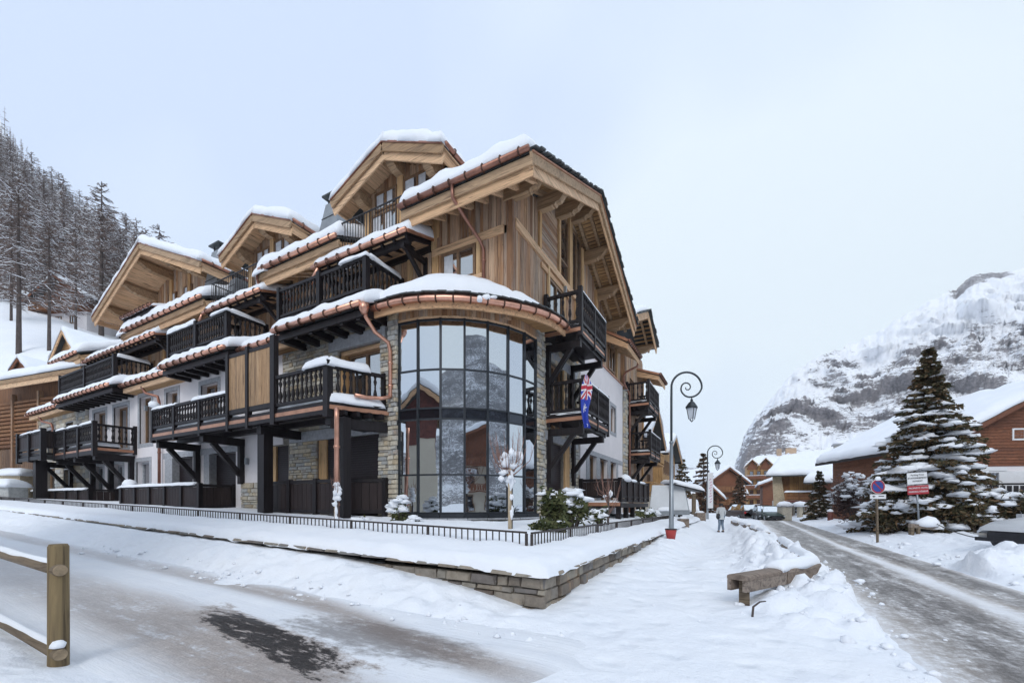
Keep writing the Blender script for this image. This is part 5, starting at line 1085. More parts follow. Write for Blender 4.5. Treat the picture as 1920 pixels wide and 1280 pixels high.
def conifer(name, label, loc, h, rad_, seed, tiers=17, per=9, cat='tree', group=None, mat='needle', leaf=.10, pad=1.0, dense=46, low=.06, taper=.82):
    r = random.Random(seed); t = thing(name, label, cat, loc, 0, group)
    MB().tube([(0,0,-.2), (0,0,h*.5), (0,0,h)], [.022*h, .013*h, .004*h], 8).build('trunk', 'bark', t, True); cr_ = MB(); sn = MB()
    for i in range(tiers):
        f = low+(1-low)*(i/(tiers-1))**.92; z0_ = h*f*.985; n = max(3, int(per*(1-.45*f))); L0 = rad_*((1-f)**taper)+.10*h*.12
        for k_ in range(n):
            z = z0_+h*.02*r.uniform(-1, .6); a = 2*math.pi*(k_+r.uniform(-.4, .4))/n+i*.7; l = L0*r.uniform(.5, 1.18); d = V(math.cos(a), math.sin(a), 0); s = V(-math.sin(a), math.cos(a), 0); droop = r.uniform(.15, .55)*(1-f*.6)
            def P_(u): return V(0,0,z)+d*l*u+V(0,0,l*(.10*u-droop*u*u+ .12*max(0, u-.75)))
            cr_.tube([P_(0), P_(.5), P_(1)], [.012, .008, .003], 3, False)
            for q in range(int(dense*max(.35, l/rad_))):
                u = .12+.88*r.random()**.75; c = P_(u); wd = l*.30*(1-.65*u)+.04; o_ = s*r.uniform(-1, 1)*wd+V(0,0,r.uniform(-.16, .05)*(.5+wd)); dr = (d*r.uniform(.3, 1)+s*r.uniform(-.9, .9)+V(0,0,r.uniform(-.9, .25))).normalized(); ll = leaf*r.uniform(.7, 1.6); sd = dr.cross(V(r.uniform(-1,1), r.uniform(-1,1), r.uniform(-1,1))).normalized()*ll*.24
                c = c+o_; cr_.add([c-sd*.6, c+dr*ll*.6-sd, c+dr*ll, c+dr*ll*.6+sd, c+sd*.6], [(0, 1, 2, 3, 4)])
            if r.random() < (.82 if f < .8 else .6)*min(1, pad):
                for u in ((.4, .55, .68, .8, .9) if l > 1.2 else (.5, .72, .9) if l > .6 else (.7,)):
                    if r.random() < .62:
                        c = P_(u)+s*r.uniform(-.22, .22)*l*(1.1-u)+V(0,0,.02); w = (l*.095*(1.3-.5*u)+.055)*r.uniform(.5, 1.35)*pad; sn.blob(c, w*(1+.9*abs(d.x)), w*(1+.9*abs(d.y)), w*.62, seed+i*7+k_, 8, 5, .9, .4)
    cr_.build('crown', mat, t); sn.build('snow', 'snow', t, True, kind='stuff'); return t
conifer('spruce_tree', 'big snow laden spruce behind the red and white signs', (14.5, 14.0, .3), 8.6, 3.0, 77, 25, 15, leaf=.15, dense=200, taper=1.0)
conifer('fir_tree', 'small young fir before the stone chalet with balcony', (13.0, 34.0, .2), 4.4, 1.35, 78, 15, 9, leaf=.16, dense=90, pad=.7)
conifer('fir_tree', 'reddish snowy fir beside the many-storeyed hotel', cw((1386-960)/790*74, 74, -.8), 7.5, 2.0, 79, 14, 9, leaf=.32, dense=70, pad=.5, mat='redneedle')
conifer('fir_tree', 'dark fir over the low hut by the far lamp', (-1.0, 55, -.2), 8.6, 2.4, 80, 14, 9, leaf=.34, dense=60, pad=.5); conifer('fir_tree', 'brownish fir beyond the white banner', (.5, 75, -.2), 11.5, 3.0, 81, 14, 9, leaf=.42, dense=60, pad=.5, mat='redneedle')
def bush(name, label, loc, rx, ry, h, seed, n=900, mat='needle', leaf=.12, pads=26, cat='bush', group=None, stems='bark', padr=.2):
    r = random.Random(seed); t = thing(name, label, cat, loc, 0, group); m = MB(); sn = MB(); st = MB(); lob = [(r.uniform(-.7, .7)*rx, r.uniform(-.7, .7)*ry, r.uniform(.45, .8)*h, r.uniform(.35, .6)) for i in range(9)]
    for x, y, z, s in lob: st.tube([(x*.2, y*.2, -.1), (x*.7, y*.7, z*.6), (x, y, z)], [.03, .02, .008], 4, False)
    for i in range(n):
        x, y, z, s = r.choice(lob); d = V(r.gauss(0,1), r.gauss(0,1), r.gauss(0,.8)).normalized()*r.random()**.4; c = V(x+d.x*rx*s, y+d.y*ry*s, max(.03, z+d.z*h*.45)); dr = V(r.gauss(0,1), r.gauss(0,1), r.gauss(0,.8)).normalized(); ll = leaf*r.uniform(.6, 1.5); sd = dr.orthogonal().normalized()*ll*.25
        m.add([c-sd*.5, c+dr*ll*.6-sd, c+dr*ll, c+dr*ll*.6+sd, c+sd*.5], [(0, 1, 2, 3, 4)])
    for i in range(pads):
        x, y, z, s = r.choice(lob); a = r.uniform(0, 6.28); q = r.random()**.6; c = V(x+math.cos(a)*q*rx*s*.95, y+math.sin(a)*q*ry*s*.95, z+h*.42*(1-q*q*.9)); w = padr*r.uniform(.35, 1.15); sn.blob(c-V(0,0,.05), w*r.uniform(.7, 1.5), w*r.uniform(.7, 1.5), w*.6, seed+i, 8, 5, .9, .5)
    st.build('stems', stems, t); m.build('foliage', mat, t, kind='stuff'); sn.build('snow', 'snow', t, True, kind='stuff'); return t
bush('juniper_bush', 'low snow covered shrubs at the foot of the big spruce', (15.5, 12.0, .3), 2.3, 1.0, 1.8, 301, 6000, leaf=.16, pads=56, padr=.24); bush('juniper_bush', 'snowy shrubs right of the big spruce by the frame edge', (18.2, 12.6, .4), 1.9, 1.2, 2.0, 302, 4200, leaf=.16, pads=60, padr=.28); bush('juniper_bush', 'dark shrubs spreading left below the spruce near the parking sign', (13.0, 12.9, .3), 1.0, .8, 1.25, 303, 1500, leaf=.15, pads=26, padr=.22)
bush('leafy_bush', 'tall rounded snowy bush left behind the no parking sign', (13.0, 19.6, .3), 1.5, 1.1, 2.7, 304, 3800, 'shrubtwig', .11, 90, padr=.24)
bush('hedge', 'drooping snowy hedge between the parking sign and the spruce', (14.4, 17.2, .3), 1.9, .8, 2.5, 305, 1900, 'needle', .15, 70, padr=.34)
bush('pine_shrub', 'bright green dwarf pine in front of the bay', (2.15, -1.5, .85), .40, .40, 1.05, 311, 900, 'pine', .13, 22, padr=.12); bush('pine_shrub', 'dwarf pine with a thick snow cap beside the roller shutter', (2.3, -.3, .9), .45, .45, .95, 312, 800, 'pine', .12, 30, padr=.19); bush('pine_shrub', 'low dwarf pine leaning over the railing beside the taller one', (2.4, -2.4, .75), .5, .4, .42, 313, 500, 'pine', .11, 5, padr=.09); bush('pine_shrub', 'small snow blobbed shrub below the dark terrace deck', (2.6, 1.6, .9), .4, .4, .55, 314, 300, 'pine', .10, 22, padr=.14)
bush('snowy_shrub', 'shrub wrapped in snow left of the curved window', (-2.25, -2.95, .85), .22, .22, .95, 315, 420, 'pine', .10, 30, padr=.16); bush('snowy_shrub', 'little snow capped shrub right of the snow wrapped one', (-1.75, -3.0, .85), .18, .18, .35, 316, 150, 'pine', .09, 8, padr=.15); bush('snowy_shrub', 'low snow heaped shrub beside the copper downpipe', (-3.4, -3.4, .85), .35, .3, .3, 317, 150, 'pine', .1, 10, padr=.22); bush('snowy_shrub', 'small shrubs half buried in snow along the far pavement railing', (2.7, 9.5, .8), .4, 2.2, .5, 318, 500, 'pine', .12, 24, padr=.2)
def bare_tree(label, loc, h, spread, seed, stake=None, n=26, snow=14, mat='twig_red', zs=.45):
    r = random.Random(seed); t = thing('young_tree', label, 'tree', loc, 0); MB().tube([(0,0,-.15), (.02,0,h*.3), (0,.02,h*.55)], [.045, .038, .03], 7).build('trunk', 'bark', t, True); m = MB(); sn = MB()
    for i in range(n):
        a = r.uniform(0, 6.28); z0 = h*r.uniform(zs, .62); e = V(math.cos(a), math.sin(a), 0)*spread*r.uniform(.25, 1); p0 = V(0, 0, z0); p2 = V(e.x, e.y, h*r.uniform(.72, 1.0)); p1 = p0.lerp(p2, .5)+V(e.x*.18, e.y*.18, -.06*h); m.tube([p0, p1, p2], [.014, .009, .003], 4, False)
        for k_ in range(2): q = p1.lerp(p2, r.uniform(.1, .7)); m.tube([q, q+V(r.uniform(-.2,.2), r.uniform(-.2,.2), r.uniform(.1,.3))*spread], [.005, .002], 3, False)
    for i in range(snow): a = r.uniform(0, 6.28); q = r.random()*spread*.35; sn.blob((math.cos(a)*q, math.sin(a)*q, h*r.uniform(zs-.05, .74)), .10*r.uniform(.5, 1.3), .09, .09*r.uniform(.6, 1.6), seed+i, 7, 5, .5, .8)
    m.build('crown', mat, t); sn.build('snow', 'snow', t, True, kind='stuff')
    if stake:
        MB().tube([(stake[0], stake[1], -.3), (stake[0], stake[1], stake[2])], [.055, .05], 8).build('stake', 'stake', t, True)
        for i in range(6): z = stake[2]*(i+r.uniform(.1, .9))/6; MB().blob((stake[0]+r.uniform(.03, .09), stake[1]-.03, z), .045*r.uniform(.6, 1.3), .05, .12*r.uniform(.5, 1.8), seed+40+i, 8, 6, .7, .9).build('snow_lump', 'snow', t, True)
    return t
MT['stake'] = wood('pale_stakes', [(.50, .40, .27), (.56, .46, .33)], 'z', dirt=.25)
bare_tree('staked young tree with reddish bare twigs in front of the curved window', (1.45, -2.75, .8), 2.9, .85, 401, (.0, -.06, 1.75), 34, 26, zs=.5); bare_tree('thin staked sapling wrapped in snow before the dark fence', (-4.1, -3.75, .9), 2.0, .25, 402, (-.06, 0, .85), 8, 14, zs=.4); bare_tree('bare reddish shrub before the dark terrace deck', (2.55, 2.6, .9), 1.9, .75, 403, None, 18, 2, zs=.15)
# ------------------------------------------------------------------ street furniture
SPR = [(-560, .04), (-450, .14), (-360, .235), (-270, .30), (-180, .36), (-120, .47), (-60, .70), (0, .99), (172, 1.0)]
def spiral(r, a0, a1, n, c): return [(c[0]+r*interp(a, SPR)*math.cos(rad(a)), 0, c[1]+r*interp(a, SPR)*math.sin(rad(a))) for a in [lerp(a0, a1, i/n) for i in range(n+1)]]
def lamp(label, x, y, z, H):
    t = thing('street_lamp', label, 'street lamp', (x, y, z), YAW, 'scrolled street lamps'); s = H/6.6
    MB().tube([(0,0,-.4), (0,0,.02), (0,0,3.6*s)], [.105*s, .10*s, .062*s], 12).build('pole', 'galv', t, True)
    MB().tube([(0,0,3.6*s), (0,0,3.68*s)], [.08*s, .08*s], 10).build('collar', 'galv', t, True)
    c = (.62*s, 5.85*s); pts = [(0, 0, 3.65*s), (0, 0, 4.6*s), (0, 0, 5.4*s)]+spiral(.62*s, 172, -550, 70, c)
    MB().tube(pts, [.05*s]*3+[lerp(.045, .018, i/(len(pts)-4))*s for i in range(len(pts)-3)], 8).build('scroll_arm', 'iron_lamp', t, True)
    lx, lz = c[0]+.20*s, c[1]-.39*s; lan = MB().tube([(lx, 0, lz+.02), (lx, 0, lz-.16*s)], .02*s, 6).lathe([(.02*s, -.06*s), (.06*s, -.10*s), (.05*s, -.16*s), (.14*s, -.24*s), (.25*s, -.40*s), (.25*s, -.44*s)], 6, (lx, 0, lz)).build('lantern', 'iron_lamp', t)
    MB().lathe([(.20*s, -.45*s), (.115*s, -.86*s)], 4, (lx, 0, lz)).build('lamp_glass', 'lampglass', lan)
    for k_ in range(4): a = rad(90*k_); MB().bar((lx+.205*s*math.cos(a), .205*s*math.sin(a), lz-.44*s), (lx+.12*s*math.cos(a), .12*s*math.sin(a), lz-.88*s), .022*s, .022*s).bar((lx+.12*s*math.cos(a), .12*s*math.sin(a), lz-.87*s), (lx, 0, lz-1.0*s), .018*s, .018*s).build('lantern_bar', 'iron_lamp', lan)
    return t
MT['iron_lamp'] = simple('grey_lamp_iron', (.055, .065, .075), .45, .5, .15); MT['lampglass'] = simple('frosted_lamp_glass', (.62, .66, .72), .25, 0, .05)
lamp('tall scrolled street lamp nearest, at the end of the stone wall', 4.3, 5.75, .45, 6.7); lamp('smaller looking scrolled street lamp farther down the pavement by the banner', 4.45, 24.4, -.1, 6.5)
b = thing('bucket', 'red bucket standing in the snow at the wall end', 'bucket', (4.62, 3.3, .36)); MB().lathe([(.14, 0), (.19, .30), (.20, .36)], 14).build('body', 'red', b, True); MB().lathe([(.205, .34), (.205, .38)], 14).build('rim', 'iron', b, True)
# ------------------------------------------------------------------ other houses
MT['paper'] = simple('weathered_white_board', (.62, .64, .66), .6, 0, .06, 1.5); MT['chalet_y'] = wood('brown_chalet_boards_along_side', [(.175, .068, .036), (.23, .10, .055), (.145, .06, .036)], 'y', dirt=.3); MT['pink'] = simple('pink_print', (.55, .22, .38), .6); MT['glow'] = MT['lampglass']
def house(name, label, X, Y, z, rot, w, d, h, rise, ov=.8, upper=None, split=None, wall='chalet', up='chalet', windows=(), snow=.5, balconies=(), cat='chalet', group=None, world=False, chim=(), wmat='winwood', boards=False):
    """gabled house, gable end towards local -y; windows: (side, a0, a1, z0, z1)"""
    loc = V(X, Y, z) if world else cw(X, Y, z); t = thing(name, label, cat, loc, rot if world else YAW+rot, group); zr = h+rise
    m = MB().prism([(-w/2, 0, -1), (w/2, 0, -1), (w/2, 0, split or h), (-w/2, 0, split or h)], (0, d, 0)); body = m.build('wall', wall, t)
    if split: MB().prism([(-w/2-.05, -.05, split), (w/2+.05, -.05, split), (w/2+.05, -.05, h), (0, -.05, zr-.05), (-w/2-.05, -.05, h)], (0, d+.1, 0)).build('upper_wall', up, t)
    else: MB().prism([(-w/2, 0, h), (w/2, 0, h), (0, 0, zr-.05)], (0, d, 0)).build('gable_wall', up, t)
    k_ = rise/(w/2); e = w/2+ov; ze = h-ov*k_+.12; zz = zr+.12
    for s in (-1, 1):
        r = slab(t, 'roof_slope', 'slate', (s*e, -ov, ze), (0, -ov, zz), (0, d+ov, zz), (s*e, d+ov, ze), .12)
        if snow: snow_on(r, 'snow_layer', *([(-e, -ov, ze), (.05, -ov, zz), (.05, d+ov, zz), (-e, d+ov, ze)] if s < 0 else [(-.05, -ov, zz), (e, -ov, ze), (e, d+ov, ze), (-.05, d+ov, zz)]), snow, int(abs(X)+s+5), res=.5, edge=.3, over=.06)
        piece_bar('verge_board', 'chalet' if up == 'chalet' else 'beam_x', r, (s*e, -ov+.05, ze-.25), (0, -ov+.05, zz-.25), .08, .28); piece_bar('eave_board', 'dark', r, (s*e, -ov, ze-.18), (s*e, d+ov, ze-.18), .06, .2)
        for q in range(int(max(2, d/1.2))): piece_bar('rafter', 'carved', r, (s*(e-.05), (q+.5)*d/max(2, int(d/1.2)), ze-.22), (s*(w/2), (q+.5)*d/max(2, int(d/1.2)), h-.1), .1, .14)
    if boards:
        z_ = (split or .3)+.05
        while z_ < zr-.3:
            hw = w/2 if z_ < h else (zr-z_)/rise*w/2-.1
            if z_ > h-1.9: piece('board', up, t, -hw, hw, -.085, -.05, z_+.012, z_+.17)
            if z_ < h: piece('board', 'chalet_y', t, -w/2-.04, -w/2, 0, d, z_+.012, z_+.17)
            z_ += .18
    for s, a0, a1, c0, c1 in windows:
        if s == 'f': window(t, 'x', -.08, a0, a1, c0, c1, .0, 2 if a1-a0 > .8 else 1, .09, mat=wmat)
        elif s == 'r': window(t, 'y', w/2+.08, a0, a1, c0, c1, .0, 2 if a1-a0 > .8 else 1, .09, mat=wmat)
        else:
            o = MB().box(-w/2-.10, -w/2-.02, a0, a1, c0, c1).build('window', wmat, t); MB().box(-w/2-.12, -w/2-.10, a0+.08, a1-.08, c0+.08, c1-.08).build('pane', 'pane', o)
    for s, a0, a1, zb_, mat in balconies:
        if s == 'f': b = MB().box(a0, a1, -1.2, -.05, zb_-.15, zb_).build('balcony', mat, t); q = [((a0, -1.2), (a1, -1.2)), ((a0, -1.2), (a0, -.1)), ((a1, -1.2), (a1, -.1))]
        elif s == 'r': b = MB().box(w/2+.05, w/2+1.2, a0, a1, zb_-.15, zb_).build('balcony', mat, t); q = [((w/2+1.2, a0), (w/2+1.2, a1)), ((w/2+.1, a0), (w/2+1.2, a0))]
        else: b = MB().box(-w/2-1.2, -w/2-.05, a0, a1, zb_-.15, zb_).build('balcony', mat, t); q = [((-w/2-1.2, a0), (-w/2-1.2, a1)), ((-w/2-1.2, a0), (-w/2-.1, a0))]
        for p0, p1 in q:
            p0, p1 = V(*p0, zb_), V(*p1, zb_); piece_bar('handrail', mat, b, p0+V(0,0,.95), p1+V(0,0,.95), .1, .1); n = max(2, int((p1-p0).length/.32))
            for i in range(n): u = p0.lerp(p1, (i+.5)/n); piece_bar('baluster', mat, b, p0.lerp(p1, (i+.1)/n)+V(0,0,.48), p0.lerp(p1, (i+.8)/n)+V(0,0,.48), .03, .75)
    for x, y, hh in chim:
        c = MB().box(x-.4, x+.4, y-.4, y+.4, zr-1.5, zr+hh).build('chimney', 'stone', t); MB().box(x-.5, x+.5, y-.5, y+.5, zr+hh, zr+hh+.1).build('cap', 'granite', c); MB().blob((x, y, zr+hh+.1), .5, .5, .3, 3).build('snow_lump', 'snow', c, True)
    return t
def pxX(p, Y): return (p-960)/790*Y
def pyZ(y, Y): return 1.6+(945-y)/790*Y
# left neighbour with slatted loggia
MT['annexboard'] = wood('weathered_brown_boards', [(.17, .095, .055), (.24, .15, .09), (.14, .08, .05), (.20, .12, .07)], 'z', dirt=.4)
for p, Y, zt_ in ((28, 27, 3.75), (6, 25, 2.95)):
    sp_ = thing('stone_pier', 'stone pier with thick snow cushion at the far left, %s one' % ('taller' if zt_ > 3 else 'lower'), 'pier', cw((p-960)/790*Y, Y, 1.0), YAW, 'stone piers at the left edge'); MB().box(-.9, .9, -.5, .5, -.5, zt_-1.3).build('shaft', 'stone', sp_); snow_on(sp_, 'snow_layer', (-1.0, -.6, zt_-1.3), (1.0, -.6, zt_-1.3), (1.0, .6, zt_-1.3), (-1.0, .6, zt_-1.3), .45, int(p), edge=.3)
an = thing('timber_chalet', 'wooden chalet with slatted loggia at the left edge beside the residence', 'chalet', cw(-35.6, 31.8, 0), YAW-rad(19)); 
MB().box(-14, 5.5, 1.3, 6, 0, 11.8).build('wall', 'chalet_v', an)
r = slab(an, 'roof', 'slate', (-7, -.5, 11.3), (6, -.5, 11.3), (6, 6.5, 14.1), (-7, 6.5, 14.1), .12); snow_on(r, 'snow_layer', (-7, -.5, 11.3), (6, -.5, 11.3), (6, 6.5, 14.1), (-7, 6.5, 14.1), .55, 501, res=.4, edge=.3)
piece('fascia_board', 'beam_x', r, -7, 6, -.42, -.34, 10.55, 10.95); piece('fascia_board', 'carved', r, -7, 6, -.5, -.42, 10.9, 11.2)
for i in range(12): z_ = 6.3+.32*i; piece('slat', 'chalet_v', an, -14, 1.2, .9, 1.0, z_, z_+.20)
for i in range(54): x_ = -13.8+.28*i; piece('board', 'annexboard', an, x_, x_+.25, .98, 1.06, 1.5, 6.15)
for x_ in (-9.7, -6, -2.3, 1.2): piece('post', 'plank_v', an, x_-.12, x_+.12, .8, 1.1, 1.5, 10.6)
window(an, 'x', 1.25, 2.0, 4.6, 7.3, 9.0, .0, 2, .14, mat='beam_v'); piece('beam', 'beam_x', an, 1.2, 5.5, 1.1, 1.3, 9.2, 9.6)
for x_ in (2.5, 3.9): MB().blob((x_, 1.22, 8.55), .10, .04, .06, 2).build('lamp_glow', 'glow', an, True)
g_ = NT('warm_lamp'); g_.b.inputs['Emission Color'].default_value = (1, .62, .28, 1); g_.b.inputs['Emission Strength'].default_value = 4; g_.out((.9, .7, .4))
for o in bpy.data.objects:
    if o.name.startswith('lamp_glow'): o.data.materials[0] = g_.m
house('roof_pavilion', 'small open gabled roof seen above the far left eaves', pxX(130, 36), 36, 13.2, rad(-20), 3.2, 6, 1.2, 2.0, .5, wall='plank_v', up='soffit', snow=.3, cat='roof'); house('roof_pavilion', 'tiny snow covered gable roof at the far left skyline of the eaves', pxX(40, 40), 40, 14.0, rad(-10), 1.6, 5, .6, .9, .3, wall='chalet', up='chalet', snow=.3, cat='roof')
X_ = pxX(118, 62); hz = hillz(118, 60)
house('hillside_chalet', 'old dark timber chalet with long balcony among the larches on the hillside', X_, 62, pyZ(612, 62)-.2, rad(-8), 8.2, 8, 4.6, 2.6, 1.3, split=2.2, wall='plaster', up='chalet', windows=[('f', -1.2, -.2, .5, 1.7), ('f', 1.3, 2.2, .6, 1.7), ('f', -3.2, -2.4, .3, 1.8), ('f', -2.5, -1.5, 3, 4.2), ('f', .8, 1.8, 3, 4.2)], balconies=[('f', -4.4, 4.0, 2.5, 'chalet_v')], snow=.35)
# right: big roofed chalet
rc = house('brown_chalet', 'brown chalet with broad snowy roof and white framed windows behind the spruce', 31.6, 24.5, .6, rad(-7), 11.4, 10.6, 5.0, 3.25, .9, split=None, wall='chalet', up='chalet', windows=[('f', -4.2, -2.9, 1.8, 2.95), ('f', -2.3, -1.6, 4.75, 5.45), ('l', 6, 7.5, 1.5, 2.8)], snow=.45, wmat='white', balconies=[('f', -4.6, 4, 1.2, 'dark')], boards=True, chim=[(-1.5, 6, 1.2)])
MB().box(-5.72, 5.72, -.05, .01, .2, 3.25).build('plaster_front', 'plaster', rc); MB().box(-5.6, -4.2, -.16, -.06, 2.96, 3.2).box(-5.6, -2.6, -.16, -.06, 2.96, 3.2).build('window_board', 'white', rc); MB().box(-2.9, 3, -.12, -.06, 1.3, 2.95).build('shutter', 'white', rc)
an_ = MB().tube([(-1.5, 6, 9.8), (-1.5, 6, 11.6)], .03, 6); [an_.bar((-1.8, 6, 11.0+.2*i), (-1.2, 6, 11.0+.2*i), .03, .03) for i in range(3)]; an_.build('antenna', 'iron', rc)
# stone chalet with balcony
st_ = thing('stone_chalet', 'stone and timber chalet with brown balcony and low snowy roofs', 'chalet', cw(pxX(1508, 50), 50, 0), YAW-rad(30))
MB().box(-3.0, 6.5, 0, 8, -1, 2.1).build('stone_wall', 'stone', st_); MB().box(-2.4, 4.5, .5, 8, 2.1, 5.2).build('timber_wall', 'chalet_v', st_); MB().prism([(-3.2, -.1, 5.0), (-2.3, -.1, 5.0), (-1.6, -.1, -.5), (-3.0, -.1, -.5)], (0, .8, 0)).build('buttress', 'stone', st_)
for i in range(9): piece('board', 'hotel', st_, -1.4+.45*i, -1.02+.45*i, .42, .5, 2.6, 5.1)
r = slab(st_, 'roof', 'slate', (-3.9, -1.2, 5.1), (4.0, -1.2, 5.1), (6.5, 7, 7.9), (-2.0, 7, 7.9), .2); snow_on(r, 'snow_layer', (-3.9, -1.2, 5.1), (4.0, -1.2, 5.1), (6.5, 7, 7.9), (-2.0, 7, 7.9), .55, 511, res=.4, edge=.3)
r = slab(st_, 'low_roof', 'slate', (-.3, -3.0, 4.1), (6.4, -3.0, 4.1), (9, 5.5, 7.5), (2.4, 5.5, 7.5), .2); snow_on(r, 'snow_layer', (-.3, -3.0, 4.1), (6.4, -3.0, 4.1), (9, 5.5, 7.5), (2.4, 5.5, 7.5), .6, 512, res=.4, edge=.3)
MB().prism([(1.2, -2.8, 3.95), (6.4, -2.8, 3.95), (7.6, -.3, 2.2), (3.6, -.3, 2.2)], (0, .2, 0)).build('soffit', 'chalet', st_)
bl = MB().box(-2.0, 4.6, -1.3, 0, 1.85, 2.05).build('balcony', 'redwood', st_); piece_bar('handrail', 'chalet_v', bl, (-2, -1.3, 3.0), (4.6, -1.3, 3.0), .12, .1); snow_on(bl, 'snow_layer', (-2, -1.38, 3.06), (3.2, -1.38, 3.06), (3.2, -1.22, 3.06), (-2, -1.22, 3.06), .15, 513, edge=.1)
for i in range(6): piece('post', 'chalet_v', bl, -2+1.3*i, -1.85+1.3*i, -1.36, -1.24, 1.9, 3.1)
for i in range(4): piece_bar('rail_board', 'chalet_v', bl, (-2, -1.3, 2.2+.18*i), (4.6, -1.3, 2.2+.18*i), .03, .12)
window(st_, 'x', -.02, -1.3, .2, .1, 1.6, -.02, 2, .12); window(st_, 'x', -.02, 2.1, 2.7, .9, 1.6, -.02, 1, .1)
ch_ = MB().box(3.6, 4.8, 5.2, 6.4, 6.0, 9.0).build('chimney', 'stone', st_); MB().box(3.4, 5.0, 5.0, 6.6, 9.0, 9.15).build('cap', 'granite', ch_); MB().blob((4.2, 5.8, 9.15), .8, .8, .4, 3).build('snow_lump', 'snow', ch_, True)
ent = thing('entrance_porch', 'wooden entrance porch with slab roof right of the small fir', 'porch', cw(pxX(1585, 40), 40, .2), YAW); MB().box(-1.2, 1.3, 0, 2.5, -.6, 1.9).build('wall', 'stone', ent); MB().box(-1.15, 1.0, -.08, .02, -.6, 1.55).build('door', 'hotel', ent); MB().box(-.1, -.04, -.10, -.07, -.6, 1.5).build('door_joint', 'dark', ent); q = MB().prism([(-2.0, -1.2, 1.75), (1.7, -1.2, 1.75), (1.5, 1, 2.5), (-1.7, 1, 2.5)], (0, 0, -.25)).build('roof', 'granite', ent); snow_on(q, 'snow_layer', (-1.9, -1.1, 1.75), (-.2, -1.1, 1.75), (-.2, -.6, 1.9), (-1.9, -.6, 1.9), .18, 514, edge=.12)
# the tall hotel
ho = thing('hotel', 'tall many balconied timber hotel under the rock face', 'hotel', cw(pxX(1402, 122), 122, -1.0), YAW-rad(26)); hw = 12.5
MB().box(0, hw, 0, 14, -1, 14.0).build('wall', 'hotel', ho)
for s in range(4):
    zf = 1.8+2.75*s
    for i in range(7):
        x0 = .5+hw/7*i; o = MB().box(x0, x0+.9, -.06, 0, zf+.3, zf+2.1).build('window', 'shutter', ho); MB().box(x0+.08, x0+.82, -.09, -.06, zf+.38, zf+2.0).build('pane', 'pane', o); piece('pier', 'hotel', ho, x0+1.0, x0+1.4, -.25, 0, zf, zf+2.6)
    if s: pass
    b = MB().box(-.5, hw, -1.3, 0, zf-.25, zf-.05).build('balcony', 'chalet', ho); MB().box(-.5, hw, -1.35, -1.25, zf-.05, zf+.75).build('parapet', 'chalet', b); MB().box(-.55, -.45, -1.35, 0, zf-.05, zf+.75).build('parapet', 'chalet', b)
    snow_on(b, 'snow_layer', (-.5, -1.38, zf+.77), (hw, -1.38, zf+.77), (hw, -1.2, zf+.77), (-.5, -1.2, zf+.77), .08, 520+s, res=1, edge=.1)
for (a, b_, zz, dd) in ((-.8, 3.0, 15.6, 5), (2.4, 6.4, 15.9, 5), (6.2, 13.4, 16.6, 8)):
    mid = (a+b_)/2; rf = MB().prism([(a, -1.4, 13.6), (mid, -1.4, zz), (b_, -1.4, 13.6), (b_, -1.4, 13.4), (mid, -1.4, zz-.25), (a, -1.4, 13.4)], (0, dd+3, 0)).build('dormer_roof', 'beam_x', ho); MB().prism([(a+.5, -.3, 12.6), (mid, -.3, zz-.3), (b_-.5, -.3, 12.6)], (0, .3, 0)).build('gable_wall', 'chalet', ho)
    snow_on(rf, 'snow_layer', (a, -1.4, 13.6), (mid+.1, -1.4, zz), (mid+.1, dd, zz), (a, dd, 13.6), .4, 530, res=.7); snow_on(rf, 'snow_layer', (mid-.1, -1.4, zz), (b_, -1.4, 13.6), (b_, dd, 13.6), (mid-.1, dd, zz), .4, 531, res=.7)
r = slab(ho, 'main_roof', 'slate', (-.6, 1, 14.0), (24, 1, 14.0), (22, 12, 18.2), (3, 12, 17.2), .2); snow_on(r, 'snow_layer', (-.6, 1, 14.0), (24, 1, 14.0), (22, 12, 18.2), (3, 12, 17.2), .6, 532, res=1.0)
for x_, w_ in ((8.2, 1.2), (10.5, 2.6)): MB().box(x_, x_+w_, 9, 11, 16, 19.3).build('chimney', 'plank_x', ho)
# village at the end of the road
VIL = [('reddish timber house with big snow roof beside the white banner', 1345, 92, -20, 9, 4.5, 'chalet', rad(60)), ('brown timber house with balconies and sloping snowy roof at the road end', 1380, 98, -25, 11, 5.5, 'chalet', rad(75)), ('narrow red brown gable house behind the far lamp', 1322, 80, -20, 5.0, 4.6, 'chalet', rad(-10)), ('tall brown chalet with stacked balconies rising behind the small dark cars', 1362, 84, -18, 8.0, 7.5, 'chalet', rad(12)), ('broad snowy roofed chalet between the tall hotel and the stone chalet', 1498, 88, -18, 13, 7.2, 'chalet', rad(-28)), ('pale far house with snowy roof below the distant hills', 1308, 110, -15, 9, 3.4, 'cream', rad(50))]
for i, (lb, p, Y, s, w_, h_, mt, ro) in enumerate(VIL):
    house('village_house', lb, pxX(p, Y), Y, -1.2, ro, w_, 12, h_, 2.6, 1.0, wall=mt, up='chalet', windows=[('f', -2, -1, 1.2, 2.6), ('f', .6, 1.6, 1.2, 2.6), ('f', -.6, .5, 3.2, 4.3)]+[(sd, 1.5+2.6*q, 2.7+2.6*q, 1.4, 2.7) for q in range(4) for sd in ('r', 'l')], balconies=[('l', .5, 11, 2.9, 'chalet')] if i < 2 else [('f', -3.6, 3.6, 2.9, 'chalet_v'), ('f', -3.6, 3.6, 5.4, 'chalet_v')] if i in (3, 4) else (), snow=.6, cat='house')
house('hut', 'low hut with thick snow roof between the two lamps', pxX(1300, 52), 52, -.4, rad(70), 4.0, 5, 1.3, .9, .5, wall='chalet', up='chalet', snow=.5, windows=[('r', 1, 2, .3, 1), ('r', 3, 4, .3, 1)], cat='hut')
